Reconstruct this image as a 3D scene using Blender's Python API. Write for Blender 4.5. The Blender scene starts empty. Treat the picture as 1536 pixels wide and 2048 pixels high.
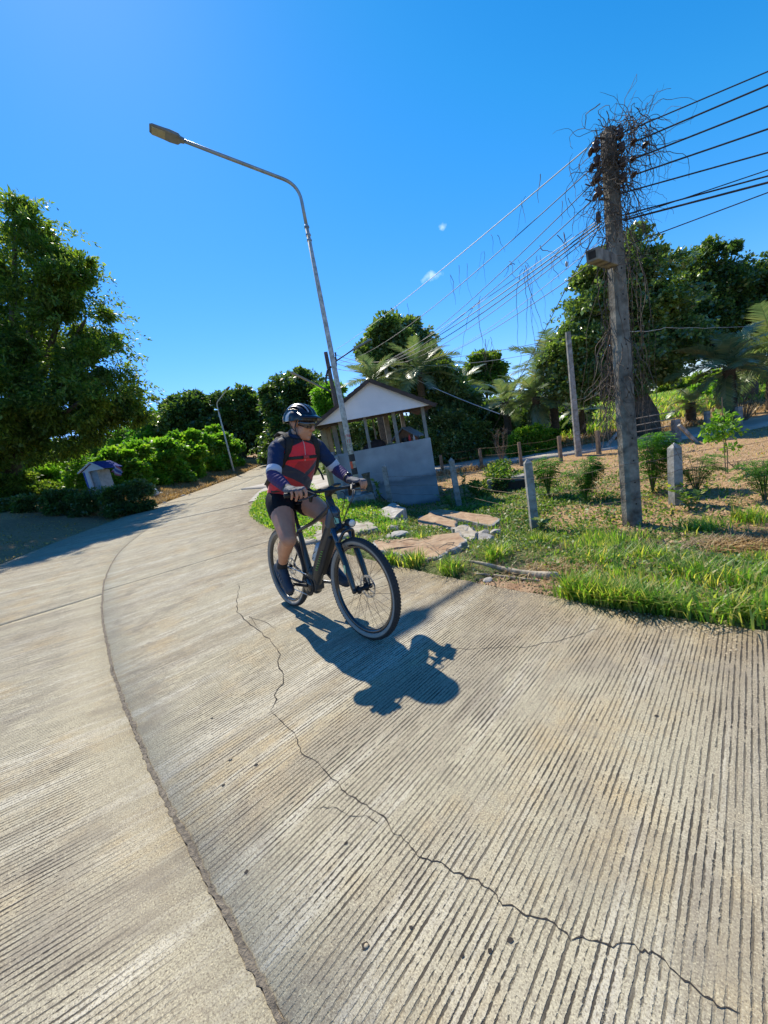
import bpy, bmesh, math, random
import numpy as np
from mathutils import Vector, Matrix, Euler, noise as mn

random.seed(7)
rng = np.random.default_rng(11)
sc = bpy.context.scene
COL = sc.collection
R = math.radians

# ------------------------------------------------------------------ camera
F_PX, PITCH, ROLL, CAM_H = 769.0, R(10.6), math.atan(.185), 1.30
cr, sr, cp, sp = math.cos(ROLL), math.sin(ROLL), math.cos(PITCH), math.sin(PITCH)
Xw, Uw = Vector((1, 0, 0)), Vector((0, sp, cp))
cx_, cy_, cz_ = Xw*cr - Uw*sr, Xw*sr + Uw*cr, Vector((0, -cp, sp))
cam = bpy.data.cameras.new('camera')
cam.sensor_fit = 'VERTICAL'; cam.sensor_height = 36; cam.sensor_width = 36
cam.lens = F_PX/2048*36
cam.clip_end = 3000; cam.clip_start = .05
camo = bpy.data.objects.new('camera', cam); COL.objects.link(camo)
camo.matrix_world = Matrix(((cx_.x, cy_.x, cz_.x, 0), (cx_.y, cy_.y, cz_.y, 0), (cx_.z, cy_.z, cz_.z, CAM_H), (0, 0, 0, 1)))
sc.camera = camo

def ray(px, py):
    dx, dy = px-768, py-1024
    a, dn = cr*dx-sr*dy, sr*dx+cr*dy
    return Vector((a, F_PX*cp-dn*sp, -F_PX*sp-dn*cp)).normalized()
def A(px, py, Y):
    v = ray(px, py); return Vector((0, 0, CAM_H)) + v*(Y/v.y)

# ------------------------------------------------------------------ sun, sky
SUN = Vector((-.355, .75, 1.0)).normalized()            # towards the sun
sun = bpy.data.lights.new('sun', 'SUN'); sun.energy = 4.8; sun.angle = R(.53); sun.color = (1, .935, .79)
so = bpy.data.objects.new('sun', sun); COL.objects.link(so)
so.rotation_euler = SUN.to_track_quat('Z', 'Y').to_euler()
w = bpy.data.worlds.new('World'); sc.world = w; w.use_nodes = True
nt = w.node_tree; nt.nodes.clear()
N = nt.nodes.new
out = N('ShaderNodeOutputWorld'); bg = N('ShaderNodeBackground'); sky = N('ShaderNodeTexSky')
sky.sky_type = 'NISHITA'; sky.sun_disc = False
sky.sun_elevation = math.asin(SUN.z); sky.sun_rotation = math.atan2(SUN.x, SUN.y)
sky.altitude = 100; sky.air_density = 1.0; sky.dust_density = .1; sky.ozone_density = 3.0
hs = N('ShaderNodeHueSaturation'); hs.inputs['Saturation'].default_value = 1.22
gm = N('ShaderNodeMix'); gm.data_type = 'RGBA'; gm.blend_type = 'MULTIPLY'; gm.inputs[0].default_value = 1; gm.inputs[7].default_value = (.66, 1.0, 1.10, 1)
bg.inputs[1].default_value = .133
nt.links.new(sky.outputs[0], hs.inputs['Color']); nt.links.new(hs.outputs[0], gm.inputs[6])
tc = N('ShaderNodeTexCoord')
sepc = N('ShaderNodeSeparateColor'); comb = N('ShaderNodeCombineColor'); nt.links.new(gm.outputs[2], sepc.inputs[0])
fr = N('ShaderNodeMath'); fr.operation = 'SUBTRACT'; fr.inputs[1].default_value = .28; fm = N('ShaderNodeMath'); fm.operation = 'MAXIMUM'; fm.inputs[1].default_value = .12
fg = N('ShaderNodeMath'); fg.operation = 'MULTIPLY_ADD'; fg.inputs[1].default_value = .64; fg.inputs[2].default_value = .68
nt.links.new(sepc.outputs[0], fr.inputs[0]); nt.links.new(fr.outputs[0], fm.inputs[0]); nt.links.new(fm.outputs[0], comb.inputs[0])
nt.links.new(sepc.outputs[1], fg.inputs[0]); fn = N('ShaderNodeMath'); fn.operation = 'MINIMUM'; nt.links.new(fg.outputs[0], fn.inputs[0]); fl = N('ShaderNodeMath'); fl.operation = 'MULTIPLY_ADD'; fl.inputs[1].default_value = 1.28; fl.inputs[2].default_value = -.60; nt.links.new(sepc.outputs[1], fl.inputs[0]); fz = N('ShaderNodeMath'); fz.operation = 'MAXIMUM'; fz.inputs[1].default_value = .25; nt.links.new(fl.outputs[0], fz.inputs[0]); nt.links.new(fz.outputs[0], fn.inputs[1]); nt.links.new(fn.outputs[0], comb.inputs[1]); nt.links.new(sepc.outputs[2], comb.inputs[2])
last = comb.outputs[0]
for (px, py, rad) in ((866, 551, .017), (884, 455, .010)):      # two small fair weather puffs
    d = ray(px, py)
    sub = N('ShaderNodeVectorMath'); sub.operation = 'SUBTRACT'; sub.inputs[1].default_value = d
    nt.links.new(tc.outputs['Generated'], sub.inputs[0])
    nz = N('ShaderNodeTexNoise'); nz.inputs['Scale'].default_value = 60; nz.inputs['Detail'].default_value = 6
    nt.links.new(tc.outputs['Generated'], nz.inputs['Vector'])
    fl_ = N('ShaderNodeVectorMath'); fl_.operation = 'MULTIPLY'; fl_.inputs[1].default_value = (.8, .8, 1.7); nt.links.new(sub.outputs[0], fl_.inputs[0])
    ln = N('ShaderNodeVectorMath'); ln.operation = 'LENGTH'; nt.links.new(fl_.outputs[0], ln.inputs[0])
    ad = N('ShaderNodeMath'); ad.operation = 'MULTIPLY_ADD'; ad.inputs[1].default_value = -.05; nt.links.new(nz.outputs[0], ad.inputs[0]); nt.links.new(ln.outputs['Value'], ad.inputs[2])
    mr = N('ShaderNodeMapRange'); mr.inputs[1].default_value = rad-.025; mr.inputs[2].default_value = rad-.052
    mr.inputs[3].default_value = 0; mr.inputs[4].default_value = .6
    nt.links.new(ad.outputs[0], mr.inputs[0])
    mx = N('ShaderNodeMix'); mx.data_type = 'RGBA'; nt.links.new(mr.outputs[0], mx.inputs[0])
    nt.links.new(last, mx.inputs[6]); mx.inputs[7].default_value = (8, 9, 10, 1)
    last = mx.outputs[2]
nt.links.new(last, bg.inputs[0]); nt.links.new(bg.outputs[0], out.inputs[0])
sc.view_settings.view_transform = 'Standard'; sc.view_settings.look = 'None'
sc.view_settings.exposure = .45; sc.view_settings.gamma = 1; sc.view_settings.use_curve_mapping = False
sc.cycles.max_bounces = 8; sc.cycles.transparent_max_bounces = 8; sc.cycles.use_denoising = True

# ------------------------------------------------------------------ materials
def newmat(name):
    m = bpy.data.materials.new(name); m.use_nodes = True
    t = m.node_tree; t.nodes.clear()
    o = t.nodes.new('ShaderNodeOutputMaterial'); b = t.nodes.new('ShaderNodeBsdfPrincipled')
    t.links.new(b.outputs[0], o.inputs[0]); return m, t, b, o
def node(t, kind, **kw):
    n = t.nodes.new('ShaderNode'+kind)
    for k, v in kw.items():
        if k.startswith('i_'):
            key = k[2:]; key = int(key) if key.isdigit() else key
            n.inputs[key].default_value = v
        else: setattr(n, k, v)
    return n
def c4(c): return (c[0], c[1], c[2], 1)
def ramp(t, src, stops):
    r = t.nodes.new('ShaderNodeValToRGB'); t.links.new(src, r.inputs[0])
    e = r.color_ramp.elements
    while len(e) < len(stops): e.new(.5)
    for el, (p, c) in zip(e, stops):
        el.position = p; el.color = c4(c) if hasattr(c, '__len__') else (c, c, c, 1)
    return r.outputs[0]
def mixc(t, fac, a, b, mode='MIX'):
    m = t.nodes.new('ShaderNodeMix'); m.data_type = 'RGBA'; m.blend_type = mode
    for s, v in ((0, fac), (6, a), (7, b)):
        if hasattr(v, 'is_linked') or isinstance(v, bpy.types.NodeSocket): t.links.new(v, m.inputs[s])
        else: m.inputs[s].default_value = v if s == 0 else c4(v)
    return m.outputs[2]
def mth(t, op, a, b=0., c=0.):
    m = t.nodes.new('ShaderNodeMath'); m.operation = op
    for i, v in enumerate((a, b, c)):
        if isinstance(v, bpy.types.NodeSocket): t.links.new(v, m.inputs[i])
        else: m.inputs[i].default_value = v
    return m.outputs[0]
def tex(t, vec, scale, detail=4, rough=.55, dist=0.):
    n = node(t, 'TexNoise', i_Scale=scale, i_Detail=detail, i_Roughness=rough, i_Distortion=dist)
    if vec is not None: t.links.new(vec, n.inputs['Vector'])
    return n.outputs['Fac']
def M(name, col, rough=.6, metal=0., var=.25, scale=6., bump=.15, bscale=60., col2=None, coat=0., spec=.5, sheen=0.):
    m, t, b, o = newmat(name)
    co = t.nodes.new('ShaderNodeTexCoord').outputs['Object']
    n1 = tex(t, co, scale, 5)
    c2 = col2 if col2 else [x*(1-var) for x in col]
    c = mixc(t, ramp(t, n1, [(.32, 0.), (.68, 1.)]), c2, [min(1, x*(1+var*.35)) for x in col])
    t.links.new(c, b.inputs['Base Color'])
    b.inputs['Metallic'].default_value = metal
    t.links.new(mth(t, 'MULTIPLY_ADD', tex(t, co, scale*3, 3), .25, rough-.12), b.inputs['Roughness'])
    b.inputs['Specular IOR Level'].default_value = spec
    b.inputs['Coat Weight'].default_value = coat; b.inputs['Sheen Weight'].default_value = sheen
    if bump:
        bn = node(t, 'Bump', i_Strength=bump, i_Distance=.01)
        t.links.new(tex(t, co, bscale, 5), bn.inputs['Height']); t.links.new(bn.outputs[0], b.inputs['Normal'])
    return m
def leafmat(name, cols, trans=.45, rough=.45, tcol=None, gloss=.35):
    m, t, b, o = newmat(name)
    g = t.nodes.new('ShaderNodeNewGeometry'); rnd = g.outputs['Random Per Island']
    st = [(i/(len(cols)-1), c) for i, c in enumerate(cols)]
    c = ramp(t, rnd, st)
    n = tex(t, g.outputs['Position'], .9, 3)
    c = mixc(t, ramp(t, n, [(.35, 0.), (.65, 1.)]), c, mixc(t, 1., c, (1.5, 1.3, .85), 'MULTIPLY'))
    t.links.new(c, b.inputs['Base Color']); b.inputs['Roughness'].default_value = rough
    b.inputs['Specular IOR Level'].default_value = gloss
    tr = t.nodes.new('ShaderNodeBsdfTranslucent')
    tcx = mixc(t, 1., c, tcol or (1.9, 2.1, .7), 'MULTIPLY')
    t.links.new(tcx, tr.inputs[0])
    mxs = t.nodes.new('ShaderNodeMixShader'); mxs.inputs[0].default_value = trans
    t.links.new(b.outputs[0], mxs.inputs[1]); t.links.new(tr.outputs[0], mxs.inputs[2]); t.links.new(mxs.outputs[0], o.inputs[0])
    return m

# ------------------------------------------------------------------ mesh helpers
def tag(o, label=None, cat=None, group=None, kind=None):
    if label: o['label'] = label
    if cat: o['category'] = cat
    if group: o['group'] = group
    if kind: o['kind'] = kind
    return o
def empty(name, loc=(0, 0, 0), rz=0, label=None, cat=None, group=None, mat=None):
    o = bpy.data.objects.new(name, None); COL.objects.link(o); o.empty_display_size = .1
    if mat is not None: o.matrix_world = mat
    else: o.location = loc; o.rotation_euler = (0, 0, rz)
    return tag(o, label, cat, group)
def npmesh(name, V, F, mat, parent=None, smooth=False):
    V = np.asarray(V, np.float32).reshape(-1, 3); F = np.asarray(F, np.int32); k = F.shape[1]
    me = bpy.data.meshes.new(name)
    me.vertices.add(len(V)); me.vertices.foreach_set('co', V.ravel())
    me.loops.add(F.size); me.loops.foreach_set('vertex_index', F.ravel())
    me.polygons.add(len(F)); me.polygons.foreach_set('loop_start', np.arange(0, F.size, k, dtype=np.int32))
    me.update(calc_edges=True)
    if smooth: me.polygons.foreach_set('use_smooth', np.ones(len(F), bool))
    o = bpy.data.objects.new(name, me); COL.objects.link(o); o.parent = parent
    me.materials.append(mat); return o
class MB:
    def __init__(s): s.v = []; s.f = []; s.mi = []; s.cur = 0
    def add(s, V, F):
        b = len(s.v); s.v += [tuple(p) for p in V]; s.f += [tuple(i+b for i in f) for f in F]; s.mi += [s.cur]*len(F); return s
    def box(s, c, size, rot=None, taper=1.):
        x, y, z = (d/2 for d in size)
        P = [Vector((sx*x*(taper if sz > 0 else 1), sy*y*(taper if sz > 0 else 1), sz*z)) for sx, sy, sz in
             ((-1,-1,-1),(1,-1,-1),(1,1,-1),(-1,1,-1),(-1,-1,1),(1,-1,1),(1,1,1),(-1,1,1))]
        if rot is not None: P = [rot @ p for p in P]
        return s.add([p+Vector(c) for p in P], ((0,3,2,1),(4,5,6,7),(0,1,5,4),(1,2,6,5),(2,3,7,6),(3,0,4,7)))
    def beam(s, a, b, w_, h_, up=(0, 0, 1), taper=1.):
        a, b = Vector(a), Vector(b); z = (b-a); L = z.length; z.normalize()
        u = Vector(up)
        if abs(u.dot(z)) > .98: u = Vector((1, 0, 0))
        x = u.cross(z).normalized(); y = z.cross(x)
        return s.box((a+b)/2, (w_, h_, L), Matrix((x, y, z)).transposed(), taper)
    def tube(s, pts, rad, n=8, cap=True, squash=1., up=None):
        pts = [Vector(p) for p in pts]; m = len(pts)
        if not hasattr(rad, '__len__'): rad = [rad]*m
        V = []; prev = None
        for i, p in enumerate(pts):
            t_ = (pts[min(i+1, m-1)]-pts[max(i-1, 0)])
            t_ = t_.normalized() if t_.length > 1e-9 else Vector((0, 0, 1))
            if prev is None:
                u = Vector(up) if up else (Vector((0, 0, 1)) if abs(t_.z) < .9 else Vector((1, 0, 0)))
            else: u = prev
            x = (u - t_*u.dot(t_))
            if x.length < 1e-6: x = t_.orthogonal()
            x.normalize(); y = t_.cross(x); prev = x
            for k in range(n):
                a = 2*math.pi*k/n; V.append(p + x*(math.cos(a)*rad[i]) + y*(math.sin(a)*rad[i]*squash))
        Fs = [(i*n+k, i*n+(k+1) % n, (i+1)*n+(k+1) % n, (i+1)*n+k) for i in range(m-1) for k in range(n)]
        if cap: Fs += [tuple(range(n))[::-1], tuple((m-1)*n+k for k in range(n))]
        return s.add(V, Fs)
    def limb(s, pts, rad, n=14, squash=1., up=None, sub=5):
        """closed smooth chain with round ends, Catmull-Rom through the joints"""
        pts = [Vector(p) for p in pts]; m = len(pts)
        P, Q = [], []
        for i in range(m-1):
            p0, p1, p2, p3 = pts[max(i-1, 0)], pts[i], pts[i+1], pts[min(i+2, m-1)]
            for k in range(sub):
                u = k/sub
                q = .5*((2*p1)+(p2-p0)*u+(2*p0-5*p1+4*p2-p3)*u*u+(3*p1-p0-3*p2+p3)*u**3) if m > 2 else p1.lerp(p2, u)
                P.append(q); Q.append(rad[i]*(1-u)+rad[i+1]*u)
        P.append(pts[-1]); Q.append(rad[-1])
        d0 = (P[0]-P[1]).normalized(); d1 = (P[-1]-P[-2]).normalized()
        A0 = [(P[0]+d0*Q[0]*math.sin(a), Q[0]*math.cos(a)) for a in (1.45, 1.1, .7, .35)]
        A1 = [(P[-1]+d1*Q[-1]*math.sin(a), Q[-1]*math.cos(a)) for a in (.35, .7, 1.1, 1.45)]
        al = A0+list(zip(P, Q))+A1
        return s.tube([a for a, _ in al], [b for _, b in al], n, True, squash, up)
    def ell(s, c, r, rot=None, nu=16, nv=10):
        c = Vector(c); V = []
        for j in range(1, nv):
            th = math.pi*j/nv
            for i in range(nu):
                ph = 2*math.pi*i/nu
                p = Vector((r[0]*math.sin(th)*math.cos(ph), r[1]*math.sin(th)*math.sin(ph), r[2]*math.cos(th)))
                V.append(c+(rot @ p if rot is not None else p))
        top = Vector((0, 0, r[2])); 
        if rot is not None: top = rot @ top
        V += [c+top, c-top]; a, b = len(V)-2, len(V)-1
        Fs = [(j*nu+i, (j+1)*nu+i, (j+1)*nu+(i+1) % nu, j*nu+(i+1) % nu) for j in range(nv-2) for i in range(nu)]
        Fs += [(a, i, (i+1) % nu) for i in range(nu)] + [(b, (nv-2)*nu+(i+1) % nu, (nv-2)*nu+i) for i in range(nu)]
        return s.add(V, Fs)
    def lathe(s, prof, n=24, axis='z', c=(0, 0, 0), closed=False):
        V = []; c = Vector(c)
        for (r_, h_) in prof:
            for k in range(n):
                a = 2*math.pi*k/n; x, y = r_*math.cos(a), r_*math.sin(a)
                V.append(c+(Vector((x, y, h_)) if axis == 'z' else Vector((x, h_, y))))
        m = len(prof); rngm = m if closed else m-1
        Fs = [(i*n+k, i*n+(k+1) % n, ((i+1) % m)*n+(k+1) % n, ((i+1) % m)*n+k) for i in range(rngm) for k in range(n)]
        return s.add(V, Fs)
    def build(s, name, mat, parent=None, smooth=False, bevel=0, label=None):
        me = bpy.data.meshes.new(name); me.from_pydata(s.v, [], s.f)
        mats = mat if isinstance(mat, (list, tuple)) else [mat]
        for m_ in mats: me.materials.append(m_)
        if len(mats) > 1: me.polygons.foreach_set('material_index', s.mi)
        bm = bmesh.new(); bm.from_mesh(me); bmesh.ops.recalc_face_normals(bm, faces=bm.faces)
        if bevel: bmesh.ops.bevel(bm, geom=list(bm.edges), offset=bevel, segments=2, affect='EDGES', profile=.5)
        bm.to_mesh(me); bm.free()
        if smooth: me.polygons.foreach_set('use_smooth', [True]*len(me.polygons))
        o = bpy.data.objects.new(name, me); COL.objects.link(o); o.parent = parent
        if label: o['label'] = label
        return o
    def organic(s, name, mat, parent, voxel=.005, smooth=6, disp=None):
        """voxel-remesh all pieces into one continuous skin"""
        o = s.build(name, mat, parent)
        md = o.modifiers.new('r', 'REMESH'); md.mode = 'VOXEL'; md.voxel_size = voxel; md.use_smooth_shade = True
        ms = o.modifiers.new('s', 'SMOOTH'); ms.factor = .6; ms.iterations = smooth
        dg = bpy.context.evaluated_depsgraph_get(); dg.update()
        me = bpy.data.meshes.new_from_object(o.evaluated_get(dg)); me.name = name
        o.modifiers.clear(); o.data = me
        me.materials.clear(); me.materials.append(mat) if not isinstance(mat, (list, tuple)) else [me.materials.append(q) for q in mat]
        if disp:
            n = len(me.vertices); co = np.empty(n*3, np.float32); me.vertices.foreach_get('co', co); co = co.reshape(-1, 3)
            no = np.empty(n*3, np.float32); me.vertex_normals.foreach_get('vector', no); no = no.reshape(-1, 3)
            co += no*disp(co)[:, None]; me.vertices.foreach_set('co', co.ravel()); me.update()
        me.polygons.foreach_set('use_smooth', np.ones(len(me.polygons), bool))
        return o
def ss(a, b, x):
    t_ = np.clip((np.asarray(x, float)-a)/(b-a), 0, 1); return t_*t_*(3-2*t_)

# ------------------------------------------------------------------ terrain
CX, CY, RJ = 19.8, 19.9, 28.0            # the bend: centre, and radius of the middle joint
def road_sw(x, y):
    """arc length and lateral offset (positive to the right) from the middle joint"""
    x = np.asarray(x, float); y = np.asarray(y, float)
    rho = np.hypot(x-CX, y-CY); phi = np.arctan2(y-CY, -(x-CX))
    s = np.where(y < CY, phi*RJ, y-CY); w_ = np.where(y < CY, RJ-rho, x-(CX-RJ))
    return s, w_
def sw_xy(s, w_):
    s = np.asarray(s, float); w_ = np.asarray(w_, float)
    phi = np.minimum(s, 0)/RJ; rho = RJ-w_
    return CX-rho*np.cos(phi), CY+rho*np.sin(phi)+np.maximum(s, 0)
def road_z(y):
    y = np.asarray(y, float); t_ = np.clip(y-10, 0, 28)
    return .0011*t_*t_ + np.maximum(y-38, 0)*.045*np.exp(-np.maximum(y-38, 0)/80)
def nz2(x, y, sc_=1., seed=0.):
    x = np.asarray(x)*sc_+seed; y = np.asarray(y)*sc_+seed*1.7
    return (np.sin(x*1.3+1.7*np.sin(y*.9))+np.sin(y*1.7+1.3*np.sin(x*1.1+2))+.5*np.sin(2.9*x+3.1*y+1)+.5*np.sin(3.7*y-2.3*x))/3
def edge_r(s): return 2.45+.25*ss(-22, -13, s)+.4*ss(-13, -6, s)
def wj(s):
    """the middle joint wanders a little off the true circle"""
    return np.interp(s, [-31, -21, -19.4, -17.85, -16.2, -15, -12.2, -9.3, -6.4, -3, 0], [.09, .08, .063, .052, .02, -.015, -.07, -.03, .08, .05, 0])
def T(x, y):
    s, w_ = road_sw(x, y); x = np.asarray(x, float); y = np.asarray(y, float)
    z = road_z(y)
    left = .25*np.clip(-w_-3.5, 0, 4.6)*ss(2, 8, y)+.05*np.clip(-w_-8, 0, 30)*ss(10, 25, y)
    er = edge_r(s)
    right = -.36*ss(0.25, 2.6, w_-er)*ss(-.5, .9, x) - .12*np.exp(-((x-1.2)**2+(y-9.6)**2)/3.)*ss(-.2, .6, x)
    dist = np.hypot(x, y)
    far = .045*np.maximum(dist-17, 0)*ss(5, 12, w_)*np.exp(-np.maximum(dist-17, 0)/60)
    damp = 1-ss(3, 10, w_)*ss(8, 30, x-.0*y)
    z = z*damp + left + right*(1-0.) + far
    off = (w_ > er+.1) | (w_ < -3.3)
    bumps = .025*nz2(x, y, 2.2)+.012*nz2(x, y, 7, 3)
    return z + np.where(off, bumps, 0) - np.where(off, .02, 0)
def G(px, py):
    """where the line of sight through a point of the photograph meets the ground"""
    v = ray(px, py); t_ = .8; o = Vector((0, 0, CAM_H))
    while t_ < 400:
        p = o+v*t_
        if p.z <= float(T(p.x, p.y)): break
        t_ *= 1.01
    a, b = t_/1.01, t_
    for _ in range(12):
        m = (a+b)/2; p = o+v*m
        if p.z <= float(T(p.x, p.y)): b = m
        else: a = m
    p = o+v*b; return Vector((p.x, p.y, float(T(p.x, p.y))))
def on(x, y, dz=0.): return Vector((x, y, float(T(x, y))+dz))

# ================================================================== SETTING
# ---- ground sheet
def warp(lo, hi, c, n, k=3.2):
    u = np.linspace(-1, 1, n); f = np.sinh(k*u)/np.sinh(k)
    return np.where(f < 0, c+f*(c-lo), c+f*(hi-c))
gx = warp(-260, 260, 1.5, 420, 5.2); gy = warp(-60, 420, 5.0, 420, 5.2)
GX, GY = np.meshgrid(gx, gy)
GZ = T(GX, GY); S_, W_ = road_sw(GX, GY)
under = (W_ > -3.35) & (W_ < edge_r(S_)+.05)
GZ = np.where(under, GZ-.05, GZ)
n1, n2 = len(gx), len(gy)
V = np.stack([GX, GY, GZ], -1).reshape(-1, 3)
ii = np.arange(n1*n2).reshape(n2, n1)
Fq = np.stack([ii[:-1, :-1], ii[:-1, 1:], ii[1:, 1:], ii[1:, :-1]], -1).reshape(-1, 4)
m_ground, t, b, o_ = newmat('earth')
at = node(t, 'Attribute', attribute_name='zone'); sepz = t.nodes.new('ShaderNodeSeparateColor'); t.links.new(at.outputs['Color'], sepz.inputs[0])
pos = t.nodes.new('ShaderNodeNewGeometry').outputs['Position']
nA = tex(t, pos, 1.1, 6, .6); nB = tex(t, pos, 9, 6, .65); nC = tex(t, pos, 45, 4, .7)
soil = mixc(t, ramp(t, nB, [(.3, 0.), (.7, 1.)]), (.19, .10, .045), (.45, .28, .14))
soil = mixc(t, ramp(t, nC, [(.42, 0.), (.62, 1.)]), soil, (.55, .37, .20))
grn = mixc(t, ramp(t, nB, [(.35, 0.), (.66, 1.)]), (.035, .06, .015), (.15, .19, .055))
grn = mixc(t, ramp(t, nC, [(.5, 0.), (.62, .7)]), grn, (.30, .26, .13))
gry = mixc(t, ramp(t, nB, [(.3, 0.), (.7, 1.)]), (.20, .135, .07), (.36, .25, .14))
def edgef(src): return ramp(t, mth(t, 'ADD', src, mth(t, 'MULTIPLY_ADD', nA, .7, -.35)), [(.4, 0.), (.6, 1.)])
c = mixc(t, edgef(sepz.outputs[1]), soil, grn); c = mixc(t, edgef(sepz.outputs[2]), c, gry)
t.links.new(c, b.inputs['Base Color']); b.inputs['Roughness'].default_value = .95; b.inputs['Specular IOR Level'].default_value = .15
bn = node(t, 'Bump', i_Strength=.9, i_Distance=.05); t.links.new(mth(t, 'ADD', nB, mth(t, 'MULTIPLY', nC, .5)), bn.inputs['Height']); t.links.new(bn.outputs[0], b.inputs['Normal'])
ground = npmesh('ground', V, Fq, m_ground, smooth=True); tag(ground, kind='structure')
vx, vy, vs, vw = GX.ravel(), GY.ravel(), S_.ravel(), W_.ravel()
der = vw-edge_r(vs)
green = np.where(der > 0, .95*(1-ss(2.2, 3.4, der)) + .0, .35)
green = np.maximum(green, .62*ss(.0, 1., der)*np.exp(-((vx-2.2)**2+(vy-7.4)**2)/5.0))      # cut greenery round the culvert
green = np.maximum(green, .8*ss(17, 24, np.hypot(vx, vy)))
green = np.where((vw < -3.3), np.maximum(.25, .75*ss(-9, -16, vw)+.6*ss(-6, -9, vw)), green)
grey = np.where(vw < -3.2, 1-ss(5.0, 8.5, -vw), 0)*(1-ss(17, 21, vy))
zc = np.stack([vx*0, green, grey, vx*0+1], -1).astype(np.float32)
ca = ground.data.color_attributes.new('zone', 'FLOAT_COLOR', 'POINT'); ca.data.foreach_set('color', zc.ravel())

# ---- concrete road: broom grooved slabs with tarred joints
def concrete_road_mat(name, groove=1., tone=(.425, .374, .256)):
    m, t, b, o = newmat(name)
    uv = node(t, 'UVMap', uv_map='sw').outputs[0]
    sp_ = t.nodes.new('ShaderNodeSeparateXYZ'); t.links.new(uv, sp_.inputs[0]); s_, w_ = sp_.outputs[0], sp_.outputs[1]
    mp = t.nodes.new('ShaderNodeMapping'); mp.inputs['Scale'].default_value = (1, .10, 1); t.links.new(uv, mp.inputs[0]); stretched = mp.outputs[0]
    nL = tex(t, uv, .55, 5, .6); nM = tex(t, uv, 3.2, 6, .62); nF = tex(t, uv, 60, 4, .7); nG = tex(t, uv, 210, 3, .7)
    nS = tex(t, stretched, 14, 4, .6); nS2 = tex(t, stretched, 55, 4, .6)
    # groove wave: spacing wanders, edges are ragged
    ph = mth(t, 'ADD', mth(t, 'MULTIPLY', s_, 318.), mth(t, 'ADD', mth(t, 'MULTIPLY', tex(t, stretched, 6, 3), 5.), mth(t, 'MULTIPLY', tex(t, uv, 22, 3, .7), 1.1)))
    wv = mth(t, 'MULTIPLY_ADD', mth(t, 'SINE', ph), .5, .5)
    wv = mth(t, 'ADD', wv, mth(t, 'MULTIPLY_ADD', nS2, 1.7, -.88))                       # uneven strength
    wv = mth(t, 'ADD', wv, mth(t, 'MULTIPLY_ADD', nF, 1.3, -.65))
    line = ramp(t, wv, [(.74, 0.), (.97, 1.)])
    patch = ramp(t, mth(t, 'ADD', mth(t, 'MULTIPLY', nM, .55), mth(t, 'ADD', mth(t, 'MULTIPLY', tex(t, stretched, 9, 4), .30), mth(t, 'MULTIPLY', nL, .25))), [(.42, .10), (.475, .5), (.60, 1.)])
    # fade out by the joint where the slab was trowelled
    nearj = ramp(t, mth(t, 'ADD', mth(t, 'ABSOLUTE', w_), mth(t, 'MULTIPLY_ADD', nM, .3, -.15)), [(.05, .1), (.30, 1.)])
    line = mth(t, 'MULTIPLY', mth(t, 'MULTIPLY', line, patch), mth(t, 'MULTIPLY', nearj, groove))
    base = mixc(t, ramp(t, nM, [(.33, 0.), (.67, 1.)]), [x*.84 for x in tone], [x*1.12 for x in tone])
    base = mixc(t, ramp(t, nL, [(.38, 0.), (.62, .55)]), base, (.385, .335, .25))            # greyer
    base = mixc(t, ramp(t, tex(t, uv, 1.5, 6, .68), [(.49, 0.), (.64, .7)]), base, (.45, .325, .165))  # ochre earth ground in
    base = mixc(t, ramp(t, tex(t, stretched, 4.5, 6, .75), [(.49, 0.), (.61, .8)]), base, (.58, .53, .42)); base = mixc(t, ramp(t, tex(t, stretched, 2.1, 6, .75), [(.40, .6), (.50, 0.)]), base, (.22, .18, .13))  # worn pale
    er_ = ramp(t, mth(t, 'ADD', w_, mth(t, 'MULTIPLY', nM, .9)), [(0., 0.), (1., 0.)])
    redge = node(t, 'MapRange', i_1=1.75, i_2=2.9); t.links.new(mth(t, 'ADD', w_, mth(t, 'MULTIPLY', nL, .9)), redge.inputs[0])
    base = mixc(t, mth(t, 'MULTIPLY', redge.outputs[0], ramp(t, nM, [(.36, .15), (.6, .95)])), base, (.215, .15, .08))
    ledge = node(t, 'MapRange', i_1=-1.7, i_2=-3.3); t.links.new(mth(t, 'SUBTRACT', w_, mth(t, 'MULTIPLY', nL, .8)), ledge.inputs[0])
    base = mixc(t, mth(t, 'MULTIPLY', ledge.outputs[0], .7), base, (.40, .315, .21))
    base = mixc(t, ramp(t, tex(t, uv, 170, 5, .8), [(.42, .85), (.50, 0.)]), base, (.15, .12, .085)); base = mixc(t, ramp(t, tex(t, uv, 38, 5, .8), [(.40, .45), (.49, 0.)]), base, (.20, .165, .12))        # sandy pores
    base = mixc(t, ramp(t, nG, [(.53, 0.), (.64, .8)]), base, (.64, .56, .37))
    base = mixc(t, ramp(t, tex(t, uv, 1.9, 5, .7, .6), [(.55, 0.), (.66, .5)]), base, (.21, .175, .13))      # dark stains
    col = mixc(t, mth(t, 'MULTIPLY', line, .95), base, (.045, .036, .026))
    t.links.new(col, b.inputs['Base Color'])
    b.inputs['Roughness'].default_value = .82; b.inputs['Specular IOR Level'].default_value = .3
    hgt = mth(t, 'SUBTRACT', mth(t, 'ADD', mth(t, 'MULTIPLY', nF, .16), mth(t, 'MULTIPLY', nG, .10)), line)
    bn = node(t, 'Bump', i_Strength=.8, i_Distance=.006); t.links.new(hgt, bn.inputs['Height']); t.links.new(bn.outputs[0], b.inputs['Normal'])
    return m
m_road = concrete_road_mat('grooved_concrete')
m_tar = M('joint_filler', (.24, .195, .14), .95, var=.5, scale=45, bump=.9, bscale=200, col2=(.085, .07, .052))
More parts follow.
